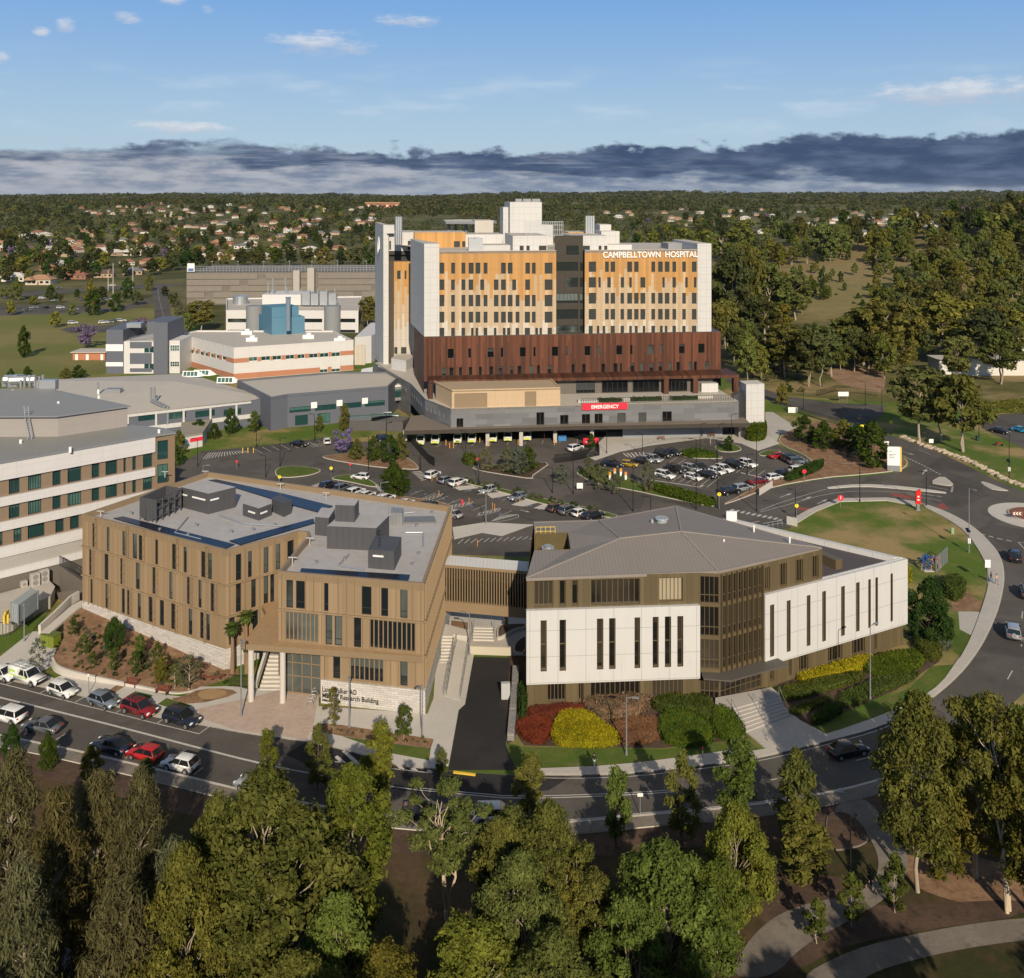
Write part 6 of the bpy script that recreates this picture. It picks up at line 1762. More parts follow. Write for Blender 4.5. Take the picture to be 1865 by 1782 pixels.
a=at_z(zl,(1738,700),4);b_=at_z(zl,(1832,690),4)
facade(lk,a,b_,3.0,7.0,METALGREY,[dict(u0=.4,u1=math.hypot(b_[0]-a[0],b_[1]-a[1])-.4,z0=3.9,z1=6.2,mull=5,gmat=GLASSG)],.1)
mb=MB();mb.prism([a,b_,(b_[0],b_[1]+5),(a[0],a[1]+5)],7.0,7.3);mb.build('roof',[WSIGN],lk)
for t in(.1,.9):mb=MB();p=lerp(a,b_,t);mb.tube([(*p,0),(*p,3)],.25,8);mb.build('column',[CONC],lk)
# =============
rng=np.random.default_rng(11)
GUM=leafmat('gum leaves',(.056,.066,.016),(.195,.195,.050))
GUMB=leafmat('bright gum leaves',(.056,.080,.014),(.195,.225,.048))
SHEOAK=leafmat('sheoak needles',(.060,.058,.026),(.155,.142,.064),trans=.15)
GREENL=leafmat('green leaves',(.020,.040,.010),(.065,.105,.022))
YOUNG=leafmat('young green leaves',(.035,.055,.014),(.115,.145,.036))
DEEPL=leafmat('deep leaves',(.018,.028,.011),(.066,.080,.030))
GREYL=leafmat('grey green leaves',(.075,.085,.05),(.17,.18,.115))
DARKL=leafmat('dark leaves',(.038,.046,.017),(.115,.118,.042))
FARL=leafmat('woodland leaves',(.060,.070,.023),(.195,.200,.066))
FARB=leafmat('woodland bright leaves',(.075,.095,.022),(.225,.235,.062))
PURPLE=leafmat('jacaranda blossom',(.12,.085,.16),(.30,.225,.38),trans=.3)
YELLOWH=leafmat('yellow hedge leaves',(.165,.165,.012),(.385,.35,.022),trans=.15)
REDH=leafmat('red hedge leaves',(.07,.022,.014),(.21,.052,.030),trans=.15)
GREENH=leafmat('green hedge leaves',(.035,.062,.010),(.105,.145,.020),trans=.15)
DARKH=leafmat('dark hedge leaves',(.035,.052,.012),(.095,.115,.026),trans=.1)
BROWNH=leafmat('brown bed leaves',(.09,.045,.028),(.20,.11,.065),trans=.1)
SPECKH=leafmat('speckled leaves',(.07,.06,.03),(.30,.17,.10),trans=.1)
BARKP=M('pale bark',(.34,.28,.215),.85,.3,1.2,coord='O')
BARKD=M('dark bark',(.115,.085,.06),.9,.25,2,coord='O')
BARKC=M('cream bark',(.52,.42,.30),.85,.25,1.2,coord='O')
def leaf_arrays(clumps,n,size,asp=.55,up=.25,shell=.5,rg=rng,hang=0.0):
 c=np.array([k[0]for k in clumps],float);r=np.array([k[1]for k in clumps],float)
 if r.ndim==1:r=np.repeat(r[:,None],3,1)
 w=(r[:,0]*r[:,1])**.9;w/=w.sum()
 idx=rg.choice(len(c),n,p=w)
 d=rg.normal(size=(n,3));d/=np.linalg.norm(d,axis=1)[:,None]
 rad=shell+(1-shell)*rg.random(n)**.6
 lump=.82+.3*np.sin(d[:,0]*5+idx)*np.sin(d[:,1]*5+2*idx)
 p=c[idx]+d*r[idx]*(rad*lump)[:,None]
 nn=d*.9+rg.normal(size=(n,3))*.55+np.array([0,0,up]);nn/=np.linalg.norm(nn,axis=1)[:,None]
 t=rg.normal(size=(n,3));t[:,2]-=hang*2
 t-=nn*(t*nn).sum(1)[:,None];t/=np.linalg.norm(t,axis=1)[:,None]
 b=np.cross(nn,t)
 s=size*np.clip(np.exp(rg.normal(size=n)*.38-.05),.4,2.2)[:,None]
 V=np.stack([p-t*s,p+b*s*asp,p+t*s,p-b*s*asp],1).reshape(-1,3)
 return V
def quads_mesh(name,V,mats,extra=None):
 n=len(V)//4
 me=bpy.data.meshes.new(name)
 ev,ef,em=extra if extra else(np.zeros((0,3)),[],[])
 nv=len(V)
 allv=np.vstack([V,np.array(ev).reshape(-1,3)])if len(ev)else V
 me.vertices.add(len(allv));me.vertices.foreach_set('co',allv.ravel())
 lv=[np.arange(nv)];tot=[np.full(n,4)];mi=[np.zeros(n,int)]
 if len(ef):
  lv.append(np.array([i+nv for f in ef for i in f]));tot.append(np.array([len(f)for f in ef]));mi.append(np.array(em))
 lv=np.concatenate(lv);tot=np.concatenate(tot);mi=np.concatenate(mi)
 st_=np.concatenate([[0],np.cumsum(tot)[:-1]])
 me.loops.add(len(lv));me.loops.foreach_set('vertex_index',lv)
 me.polygons.add(len(tot));me.polygons.foreach_set('loop_start',st_);me.polygons.foreach_set('loop_total',tot)
 for m in mats:me.materials.append(m)
 me.polygons.foreach_set('material_index',mi)
 me.update(calc_edges=True)
 return me
def limb(mb,a,b,r0,r1,rg,n=5,wob=.06,m=0):
 a,b=np.array(a,float),np.array(b,float);L=np.linalg.norm(b-a)
 pts=[];rr=[]
 for i in range(n+1):
  t=i/n
  p=a+(b-a)*t+(rg.normal(size=3)*wob*L*(0<i<n))*.5
  p[2]+=math.sin(t*math.pi)*L*.05
  pts.append(tuple(p));rr.append(r0+(r1-r0)*t)
 mb.tube(pts,rr,6,m,cap=False)
PROTO={}
def make_tree(kind,H_,spread,crown0,nclump,crad,nleaf,lsize,leafm,barkm,seed,form='egg',lean=.0,asp=.5,hang=.3,twin=1,squash=.8,trunkr=.0135,shell=.45):
 """prototype: a trunk with limbs and a crown of leaf clumps; kept out of the scene until it is placed"""
 rg=np.random.default_rng(seed)
 tr=MB();cl=[]
 stems=[]
 for s_ in range(twin):
  a=rg.uniform(0,6.28);dd=np.array([math.cos(a),math.sin(a)])*(spread*.28 if twin>1 else lean*H_)
  stems.append(dd)
 for i in range(nclump):
  t=(i+.5)/nclump
  z=crown0+(1-crown0)*t
  if form=='egg':w=math.sin(min(1,.12+t*.95)*math.pi)**.6
  elif form=='cone':w=(1-t)**.75*(.35+.65*min(1,t*5))+.08
  elif form=='umbrella':w=.35+.75*t if t<.85 else .7
  elif form=='spray':w=(.45+.75*((i*.618)%1))*math.sin(min(1,.15+t*.85)*math.pi)**.5
  else:w=.8*math.sin(min(1,.2+t*.8)*math.pi)**.4
  a=i*2.4+rg.uniform(-.5,.5)
  rad=spread*w*math.sqrt(rg.uniform(.12,1.0))
  dd=stems[i%twin]
  c0=np.array([math.cos(a)*rad+dd[0]*t,math.sin(a)*rad+dd[1]*t,H_*z-crad*.4])
  r_=crad*rg.uniform(.65,1.25)*(.75+.4*(1-t)if form=='cone' else 1)
  cl.append((c0,(r_,r_,r_*squash)))
 for s_,dd in enumerate(stems):
  top=np.array([dd[0],dd[1],H_*.9]);r0=H_*trunkr
  base_=np.array([dd[0]*.15,dd[1]*.15,-.3])
  pts=[base_]
  for k in range(1,8):
   t=k/7;p=base_+(top-base_)*t+np.append(rg.normal(size=2)*H_*.012,0);pts.append(p)
  tr.tube([tuple(p)for p in pts],[r0*(1-.85*k/7)for k in range(8)],7,0,cap=False)
  for i,(c0,r_)in enumerate(cl):
   if i%twin!=s_:continue
   z0=max(crown0*H_*.75,c0[2]-np.linalg.norm(c0[:2]-dd*.6)*.9-crad*.5)
   k=min(6.9,max(0,(z0+.3)/(H_*.9+.3)*7));i0=int(k);p0=np.array(pts[i0])+(np.array(pts[min(7,i0+1)])-np.array(pts[i0]))*(k-i0)
   limb(tr,p0,c0+np.array([0,0,r_[2]*.2]),r0*.38*(1-.5*z0/H_),r0*.06,rg)
 V=leaf_arrays(cl,nleaf,lsize,asp,.25,shell,rg,hang)
 V[:,2]=np.maximum(V[:,2],.15)
 PROTO.setdefault(kind,[]).append((tr.mesh('trunk',[barkm],smooth=True),quads_mesh('crown',V,[leafm]),H_,spread))
 return cl
def far_tree(kind,H_,spread,nclump,crad,nleaf,lsize,leafm,barkm,seed,form='egg',crown0=.3,squash=.8):
 """the same in one mesh, for trees a few pixels tall"""
 make_tree('_tmp',H_,spread,crown0,nclump,crad,nleaf,lsize,leafm,barkm,seed,form,squash=squash)
 trm,crm,_,_=PROTO['_tmp'].pop()
 V=np.empty(len(crm.vertices)*3);crm.vertices.foreach_get('co',V)
 ev=[tuple(v.co)for v in trm.vertices];ef=[tuple(p.vertices)for p in trm.polygons]
 me=quads_mesh('far_tree',V.reshape(-1,3),[leafm,barkm],(ev,ef,[1]*len(ef)))
 PROTO.setdefault(kind,[]).append((None,me,H_,spread))
for s_ in range(3):make_tree('gum',17.2,4.6,.26,56,1.55,30000,.155,GUM,BARKP,20+s_,'egg',hang=.5,twin=1+s_%2,squash=.75)
for s_ in range(2):make_tree('brightgum',14.3,4.6,.22,48,1.45,27000,.155,GUMB,BARKP,30+s_,'egg',hang=.5,twin=2,squash=.75)
for s_ in range(3):make_tree('sheoak',16.5,3.2,.12,66,1.15,17000,.25,SHEOAK,BARKP,40+s_,'cone',hang=1.2,asp=.16,squash=1.2,shell=.1)
for s_ in range(5):make_tree('slender',8.6,1.25+.15*(s_%3),.16+.05*(s_%2),22+3*s_,.62,4600+500*s_,.14,GUM if s_%2==0 else GUMB,BARKD,350+s_,('egg','spray')[s_%2],hang=.8,asp=.4,squash=1.25,lean=.04,shell=.25)
for s_ in range(2):make_tree('limbed',14.5,4.6,.50,38,1.15,12500,.14,GUM,BARKC,60+s_,'umbrella',hang=.5,twin=4,squash=.55,trunkr=.013)
for s_ in range(2):make_tree('broad',7.8,3.3,.10,44,1.1,14000,.15,GREENL,BARKD,70+s_,'egg',hang=.2,squash=.9)
for s_ in range(3):make_tree('young',4,1.0,.22,16,.46,1100,.13,YOUNG,BARKP,80+s_,'egg',hang=.4)
for s_ in range(2):make_tree('wispy',6,1.3,.25,20,.5,900,.16,GREYL if s_ else GUM,BARKP,90+s_,'egg',hang=.6,asp=.3)
for s_ in range(2):make_tree('greytree',6,2.2,.15,22,.8,1900,.17,GREYL,BARKD,95+s_,'egg',hang=.3)
for s_ in range(4):make_tree('woodgum',18,5.2,.38,26,2.1,3400,.50,(FARL,GUM,FARL,DARKL)[s_],BARKP,100+s_,('umbrella','egg')[s_%2],hang=.4,twin=1+s_%2,squash=.62,trunkr=.014)
for s_ in range(3):make_tree('woodbright',15,4.4,.25,24,1.8,3000,.48,FARB,BARKP,110+s_,'egg',hang=.4,twin=1+s_%2,squash=.7,trunkr=.014)
for s_ in range(3):make_tree('midgreen',8,3.0,.15,22,1.1,1700,.32,GREENL if s_!=1 else GUM,BARKD,120+s_,'egg',hang=.3)
for s_ in range(2):make_tree('jacaranda',8,3.6,.30,22,1.2,1800,.3,PURPLE,BARKD,130+s_,'umbrella',hang=.2,squash=.6)
for s_ in range(6):far_tree('suburb',12,4.4,14,2.0,420,.95,(GREENL,DEEPL,DARKL,FARL,DEEPL,DARKL)[s_],BARKD,140+s_,('egg','egg','umbrella')[s_%3])
for s_ in range(2):far_tree('suburbbright',12,4.0,14,1.9,420,.95,FARB,BARKD,150+s_)
for s_ in range(2):far_tree('farjacaranda',10,4.5,10,2.0,300,.9,PURPLE,BARKD,160+s_,'umbrella',squash=.6)
far_tree('pine',22,4.0,16,1.6,420,1.0,DARKL,BARKD,170,'cone',.15)
for s_ in range(2):make_tree('bush',1.2,.6,.05,8,.34,260,.12,(GREENL,GREYL)[s_],BARKD,175+s_)
for s_ in range(2):make_tree('tuft',.8,.5,.05,8,.3,220,.12,GREYL,BARKD,178+s_)
ti=0
def put_tree(kind,loc,h,w=None,label=None,group=None,name=None,cat='tree',rz=None):
 """one tree: trunk and crown under an Empty at its foot, or one mesh far off"""
 global ti
 ti+=1
 lst=PROTO[kind];trm,crm,H_,sp=lst[ti%len(lst)]
 sz=h/H_;sx=sz if w is None else w/(2.0*sp*1.18)
 rz=(ti*2.399)%6.283 if rz is None else rz
 name=name or 'tree'
 if trm is None:
  o=link(name,crm);tag(o,label,cat,group)
  o.location=loc;o.rotation_euler=(0,0,rz);o.scale=(sx,sx,sz);return o
 o=thing(name,label,cat,loc,rz,group);o.scale=(sx,sx,sz)
 link('trunk',trm,o);link('crown',crm,o)
 return o
def tree_px(kind,x,yb,yt,wpx,label,group=None,name=None,cat='tree',z=0.0):
 p=G(x,yb,z);s=F/p.y
 return put_tree(kind,p,(yb-yt)/s,wpx/s if wpx else None,label,group,name,cat)
# --- the belt of trees in front of the road
BELT='trees in the park in front of the road'
for k,x,yb,yt,w,lab in(('sheoak',22,1745,1368,190,'feathery brown green sheoak at the far left edge below the parked cars'),('sheoak',105,1830,1430,190,'feathery sheoak third from the left edge standing above the dark pond'),('sheoak',178,1730,1402,170,'feathery sheoak with a pale straight trunk behind the pond'),('sheoak',256,1750,1398,170,'slim feathery sheoak reaching up to the red hatchback by the kerb'),('sheoak',320,1900,1520,190,'dull olive sheoak leaning against the left side of the great gum'),('sheoak',215,2010,1600,230,'low dark sheoak at the bottom edge right beside the pond'),('sheoak',40,2000,1560,210,'shaded sheoak in the bottom left corner of the park'),('gum',395,1830,1445,160,'rusty olive gum tree squeezed behind the left shoulder of the great gum'),('gum',335,1980,1545,200,'olive gum with a domed crown at the bottom left of the great gum'),('gum',510,1870,1405,330,'great spreading olive gum, the widest crown of the foreground park'),('brightgum',632,1740,1402,190,'fresh green loose crowned tree right behind the great gum'),('limbed',818,1690,1425,200,'grey green gum with many bare cream limbs in front of the white wagon'),('gum',925,1760,1480,150,'drooping grey olive gum behind the fresh green tree, right of the cream limbed gum'),('brightgum',870,1930,1668,250,'rounded bright green tree cut by the bottom edge below the cream limbed gum'),('gum',1000,1730,1462,170,'drooping olive gum by the kerb below the yellow hedge mound'),('limbed',1045,1785,1580,130,'small gum with forked pale trunk and bare limbs near the bottom edge'),('brightgum',1235,1830,1540,250,'broad bright olive gum left of the curved park path'),('brightgum',1150,1900,1650,180,'bright gum low on the bottom edge left of the park path'),('slender',1341,1655,1470,115,'twin leaved gum standing on the mulch before the curved path'),('slender',1466,1610,1455,110,'dense young gum left of the oval mulch bed'),('gum',1672,1625,1262,200,'tall gum with reddish trunk right of the park path entrance'),('gum',1775,1600,1282,190,'bushy gum standing between the reddish trunk and the white trunk'),('limbed',1838,1662,1268,240,'tall gum with white trunk at the right edge of the park'),('brightgum',1875,1560,1290,200,'leafy gum cut by the right edge of the picture'),('slender',1722,1605,1490,90,'thin young gum under the tall gum with reddish trunk'),('gum',440,1930,1580,190,'olive gum crown overlapping the left foot of the great gum'),('brightgum',615,1960,1640,190,'mid green gum crown below the fresh green loose crowned tree'),('gum',955,1880,1560,190,'olive gum crown between the cream limbed gum and the forked pale trunk'),('gum',930,1690,1470,170,'drooping gum hiding the kerb right of the white wagon'),('brightgum',1300,1760,1560,150,'green gum overlapping the broad bright olive gum on its right'),('gum',1100,1800,1590,150,'olive gum crown between the forked pale trunk and the broad bright gum'),('brightgum',1345,1700,1460,140,'bright leafy gum in front of the mulch strip by the curved path'),('gum',1905,1700,1300,220,'dark gum filling the right edge of the picture below the road'),('gum',560,2050,1720,220,'low bright gum at the bottom edge below the great gum'),('gum',700,2000,1720,200,'shadowed gum at the bottom edge between two bright crowns'),('gum',1010,2000,1700,220,'shadowed gum rising from the bottom edge below the forked pale trunk')):
 tree_px(k,x,yb,yt,w,lab,BELT,'gum_tree' if k!='sheoak' else 'sheoak_tree')
YT='young trees along the near kerb'
for k,x,yb,yt,w,lab in(('broad',22,1385,1320,42,'small round bush-like tree beside the white hatchback at the left edge'),('broad',87,1402,1337,40,'round bright small tree below the grey sedan'),('slender',169,1430,1358,42,'small dark tree beside the navy sedan'),('slender',262,1468,1384,46,'young olive tree beside the red hatchback'),('slender',486,1425,1331,46,'dark slim young tree at the kerb before the pink forecourt'),('slender',580,1440,1324,58,'darkest young tree standing before the hatched road marking'),('slender',692,1470,1322,66,'tall young tree standing before the grass strip of the stone sign wall'),('slender',806,1412,1362,24,'spindly young tree at the yellow kerb ramp'),('slender',962,1490,1376,70,'bushy young tree at the kerb below the driveway mouth'),('slender',1122,1545,1402,68,'conical young tree left of the hooked street sign'),('slender',1243,1535,1374,74,'ragged young tree below the green hedges'),('slender',1345,1500,1352,80,'young tree below the entrance stair with spreading top'),('slender',1456,1540,1368,80,'dense young tree left of the black car on the road'),('young',1488,1719,1636,58,'smallest of three staked trees beside the path, nearest the bottom'),('young',1552,1688,1592,56,'staked small tree left of the runner'),('young',1630,1663,1556,56,'staked small tree right of the runner')):
 tree_px(k,x,yb,yt,w,lab,YT,'young_tree')
for i,(x,y)in enumerate(((-34,46),(-22,44),(-9,49),(4,42),(14,48),(25,43),(36,47),(48,42),(-44,43),(8,34),(30,32),(-26,34),(58,46))):
 put_tree('gum' if i%3 else 'brightgum',(x,y,0),19+(i*5)%5,15,'tall gum of the dense park stand nearest the viewer at the bottom of the picture','gums nearest the viewer','gum_tree')
# --- round the research building
GT_='small trees planted on the garden slope'
for k,x,yb,yt,w,lab in(('broad',208,1183,1124,44,'fullest tree on the upper garden slope under the left bronze wall'),('young',134,1158,1126,24,'small tree at the top left corner of the garden slope'),('young',153,1193,1154,28,'small pale tree beside the lime green cabinet'),('young',207,1226,1180,26,'staked sapling below the fullest tree of the slope'),('young',170,1219,1185,20,'short staked sapling at the left of the slope'),('slender',256,1208,1155,28,'narrow sapling in the middle of the garden slope'),('young',246,1233,1184,26,'leaning staked sapling above the left bench'),('young',287,1207,1168,22,'sapling against the white stone base'),('slender',291,1246,1195,28,'staked bushy sapling above the second bench'),('wispy',345,1257,1190,60,'loose many stemmed tree at the right end of the slope'),('wispy',318,1255,1208,40,'thin brownish sapling beside the loose many stemmed tree'),('wispy',69,1224,1160,36,'sparse sapling beside the white utility truck'),('wispy',606,1332,1250,40,'wispy sapling in front of the wall lettering'),('young',735,1350,1284,42,'drooping sapling in front of the right part of the white stone wall')):
 if x<400:
  p=GP(x,yb);put_tree(k,p-Vector((0,0,.05)),(yb-yt)*p.y/F,w*p.y/F,lab,GT_,"sapling","tree")
 else:tree_px(k,x,yb,yt,w,lab,GT_,"sapling")
# --- the car parks and verges
CPT='trees standing in car park islands'
for k,x,yb,yt,w,lab in(('broad',718,904,845,64,'large round dark green tree in the middle car park beside the white cars'),('jacaranda',623,829,780,48,'purple flowering jacaranda on the mulch island'),('midgreen',650,838,800,34,'dark tree right beside the purple jacaranda'),('midgreen',680,842,793,34,'upright dark tree in the middle of the mulch island'),('midgreen',710,846,793,42,'bushy dark tree near the right end of the mulch island'),('midgreen',730,838,788,36,'rearmost dark tree by the ambulance yard fence'),('greytree',885,858,815,34,'grey leaved tree at the left of the triangular bed'),('greytree',925,862,812,38,'grey leaved tree in the middle of the triangular bed'),('greytree',945,866,815,44,'thick grey leaved tree at the front of the triangular bed'),('midgreen',962,860,811,34,'green tree behind the grey leaved trees of the triangular bed'),('midgreen',1077,818,790,24,'small green tree beside the red hoarding'),('greytree',1022,880,845,34,'grey leaved tree between ramp road and right car park'),('greytree',1072,872,830,28,'thin grey tree beside the payment machines'),('greytree',1092,893,848,36,'grey tree in the bed below the payment machines'),('greytree',1120,900,862,30,'low grey tree right of the payment machines'),('greytree',1180,897,838,34,'tall grey tree at the left end of the green hedge strip'),('midgreen',1327,822,794,20,'small tree on the turning circle before the emergency entry'),('midgreen',1425,738,698,28,'dense young tree beside the white lift tower')):
 tree_px(k,x,yb,yt,w,lab,CPT,'car_park_tree' if k!='jacaranda' else 'jacaranda_tree')
SL='trees on the mulch slope beside the hospital'
for x,yb,yt,w,lab in((1465,808,756,40,'leftmost round tree on the mulch slope beside the lift tower'),(1500,818,768,40,'olive tree second on the mulch slope'),(1536,815,764,44,'dark tree in the middle of the mulch slope'),(1560,825,770,40,'tree beside the tall one on the mulch slope'),(1588,850,768,60,'tall pale tree on the slope left of the white sign pillar')):
 tree_px('midgreen',x,yb,yt,w*1.3,lab,SL,'slope_tree')
GW='trees in front of the slate building'
for x,yb,yt,w,lab in((462,790,750,22,'reddish narrow tree at the corner of the slate wing'),(420,792,742,30,'dark narrow tree in front of the green windows'),(363,797,764,34,'round dark tree by the white pavilion'),(326,828,784,34,'tree in front of the pavilion with the red band'),(390,800,770,26,'low tree between the two dark trees of the slate wing'),(581,788,758,18,'small narrow tree in front of the glass awning'),(627,786,736,22,'tall narrow dark tree by the paling fence'),(321,850,812,30,'dark shrubby tree left of the pavilion wall')):
 tree_px('slender' if w<25 else 'midgreen',x,yb,yt,w,lab,GW,'slim_tree')
LF='trees about the field and the roads at the left'
for k,x,yb,yt,w,lab in(('midgreen',43,652,594,30,'lone tree in the green field with its shadow'),('jacaranda',156,636,590,48,'half bare jacaranda at the field edge'),('jacaranda',250,605,580,56,'low purple jacaranda above the slate tower'),('midgreen',169,575,528,36,'dark tree between the two carriageways'),('midgreen',165,560,508,30,'tree behind the dark tree of the carriageways'),('midgreen',209,568,535,26,'round tree left of the side road'),('midgreen',232,545,506,28,'dark tree at the junction of the side road'),('midgreen',30,548,505,26,'tree at the highway edge far left'),('midgreen',93,548,518,24,'small tree beside the highway houses'),('woodgum',367,606,548,64,'wide dark olive tree in front of the multistorey car park'),('greytree',325,575,545,26,'grey shrub beside the side road mouth'),('woodgum',670,600,540,40,'tree between multistorey car park and hospital tower'),('midgreen',50,700,668,26,'bush at the edge of the beige roof'),('midgreen',120,690,670,26,'left bush beside the brick amenities block'),('midgreen',142,690,664,28,'right bush beside the brick amenities block'),('midgreen',20,705,672,18,'dark bush by the roof ductwork'),('midgreen',272,530,500,20,'small roadside tree at the highway corner')):
 tree_px(k,x,yb,yt,w,lab,LF,'field_tree' if k!='jacaranda' else 'jacaranda_tree')
# --- woods right of the hospital
RW='gums of the wood right of the hospital'
for k,x,yb,yt,w,lab in(('woodgum',1676,808,668,130,'big spreading gum beside the access road, left of a pair'),('woodgum',1755,823,682,105,'big gum with pale trunk on the grass behind the boulders'),('woodgum',1712,806,676,90,'gum between the two big gums of the access road'),('woodgum',1340,625,455,100,'tall gum with two white trunks right beside the hospital wall'),('woodgum',1357,615,450,90,'tall white trunked gum second from the hospital wall'),('woodgum',1320,600,470,90,'dark gum behind the white trunked pair'),('woodgum',1495,704,590,90,'slender gum with long bare trunk above the bare earth'),('woodgum',1472,704,600,70,'gum at the left side of the bare earth'),('woodgum',1430,688,590,90,'dark spreading gum over the road behind the lift tower'),('woodgum',1575,668,560,120,'broad olive gum above the bare earth'),('woodgum',1612,672,545,110,'broad bright gum right of the bare earth'),('woodbright',1720,650,530,130,'dense deep green wide tree in front of the demountables'),('woodgum',1742,704,612,80,'gum standing before the left end of the long demountable shed'),('woodgum',1822,700,600,90,'gum standing before the middle of the long demountable shed'),('woodbright',1855,640,560,90,'bright gum hiding the small cream shed at the right edge'),('woodgum',1785,678,560,110,'gum rising over the long white demountable shed'),('woodgum',1450,590,500,90,'gum in front of the woodland car park'),('woodgum',1400,600,480,110,'brown crowned gum above the hospital end wall'),('woodbright',1350,470,405,70,'olive tree group behind the hospital roof edge at right'),('woodbright',1500,470,405,55,'bright gum standing on the rise above the clearing'),('woodbright',1530,470,408,50,'bright gum right beside its twin on the rise above the clearing')):
 p=GT(x,yb)if yb<560 else G(x,yb);s=F/p.y
 put_tree(k,p,(yb-yt)/s,w/s,lab,RW,'woodland_gum')
def inside(x,y,poly):
 r_=False;n=len(poly)
 for i in range(n):
  x1,y1=poly[i];x2,y2=poly[(i+1)%n]
  if(y1>y)!=(y2>y)and x<(x2-x1)*(y-y1)/(y2-y1)+x1:r_=not r_
 return r_
def scatter(poly,n,mind,seed):
 """photo positions spread over an outline, later carried to the ground"""
 rg=random.Random(seed);xs=[p[0]for p in poly];ys=[p[1]for p in poly];out=[]
 tries=0
 while len(out)<n and tries<n*60:
  tries+=1
  x,y=rg.uniform(min(xs),max(xs)),rg.uniform(min(ys),max(ys))
  if not inside(x,y,poly):continue
  d=mind*max(.25,(y-350)/250)
  if any(abs(x-a)<d and abs(y-b_)<d*.5 for a,b_ in out):continue
  out.append((x,y))
 return sorted(out,key=lambda p:p[1])
rw_=random.Random(3)
for poly,n,kinds,h0,h1,lab,grp,md in(([(1300,560),(1440,545),(1470,590),(1440,620),(1330,640),(1300,640)],26,('woodgum',),14,21,'brown green gum of the dark stand directly right of the hospital','gums of the dark stand',14),([(1330,650),(1420,655),(1640,640),(1700,660),(1640,690),(1500,690),(1360,700)],36,('woodgum','woodgum','woodbright'),10,17,'olive gum in the belt between lift tower and demountables','gums of the middle belt',16),([(1580,560),(1865,575),(2000,600),(1900,650),(1700,640),(1600,610)],46,('woodgum','woodbright','woodgum'),12,20,'gum in the thick wood behind the demountable sheds','gums behind the demountables',16),([(1600,470),(1700,445),(1900,430),(2050,440),(2050,590),(1700,570),(1620,540)],120,('woodbright','woodgum','woodbright'),11,18,'sunlit gum on the wooded hillside at the right','gums of the sunlit hillside',9),([(1440,500),(1520,470),(1640,475),(1680,560),(1560,580),(1470,570)],44,('midgreen','woodbright','midgreen'),4,10,'small tree scattered over the dry clearing','small trees of the clearing',8),([(1300,470),(1480,455),(1650,440),(1660,462),(1500,480),(1320,505)],40,('woodgum','woodbright'),12,18,'gum of the row along the top of the clearing','gums above the clearing',12),([(1400,800),(1420,790),(1600,745),(1640,790),(1660,800),(1600,800)],0,('midgreen',),4,6,'','',14)):
 for i,(x,y)in enumerate(scatter(poly,n,md,n)):
  p=GT(x,y)if y<560 else G(x,y)
  if p is None:continue
  h=rw_.uniform(h0,h1)
  put_tree(rw_.choice(kinds),p,h,h*rw_.uniform(.55,.75),lab,grp,'woodland_gum' if h>10 else 'woodland_tree')
dt_=MB();rg=np.random.default_rng(5);p=GT(1312,462)
dt_.tube([(0,0,0),(.3,0,6),(0,.2,11)],[.45,.3,.12],6)
for k in range(9):
 a=k*2.4;limb(dt_,(.2,0,4.5+k*.6),(math.cos(a)*4,math.sin(a)*2,9+k*.7),.16,.03,rg)
dd_=thing('dead_tree','bare white dead tree rising beside the hospital roof corner','tree',p);dt_.build('trunk',[BARKC],dd_,origin=(0,0,0))
# --- palms beside the entrance
def palm(x,yb,yt,label,spread):
 p=G(x,yb);s=F/p.y;h=(yb-yt)/s-spread*.35
 o=thing('palm',label,'palm',p,0,'palms at the research building entrance')
 mb=MB();mb.tube([(0,0,0),(.05,0,h*.5),(0,0,h)],[.30,.22,.2],9);mb.build('trunk',[M('palm bark',(.24,.15,.09),.9,.3,4,coord='O')],o,origin=(0,0,0))
 mb=MB();rg=np.random.default_rng(int(x))
 for k in range(34):
  a=k*2.399;e=R(75-120*(k/34));L=spread*rg.uniform(.8,1.05)
  pts=[]
  for j in range(5):
   t=j/4;r_=L*t*math.cos(e-t*.5);z=h+L*t*math.sin(e)-L*t*t*.35;pts.append(Vector((math.cos(a)*r_,math.sin(a)*r_,z)))
  sd_=Vector((-math.sin(a),math.cos(a),0))
  for j in range(4):
   w0,w1=(.10,.30,.34,.22)[j],(.30,.34,.22,.02)[j]
   mb.quad(pts[j]-sd_*w0,pts[j]+sd_*w0,pts[j+1]+sd_*w1+Vector((0,0,-.05)),pts[j+1]-sd_*w1+Vector((0,0,-.05)))
 mb.build('fronds',[YOUNG],o,origin=(0,0,0))
palm(423,1229,1138,'front fan palm with thick brown trunk at the bronze corner',1.3)
palm(448,1212,1116,'rear fan palm close to the entrance canopy',1.3)
palm(449,1226,1172,'short fan palm tucked beside the canopy column',.9)
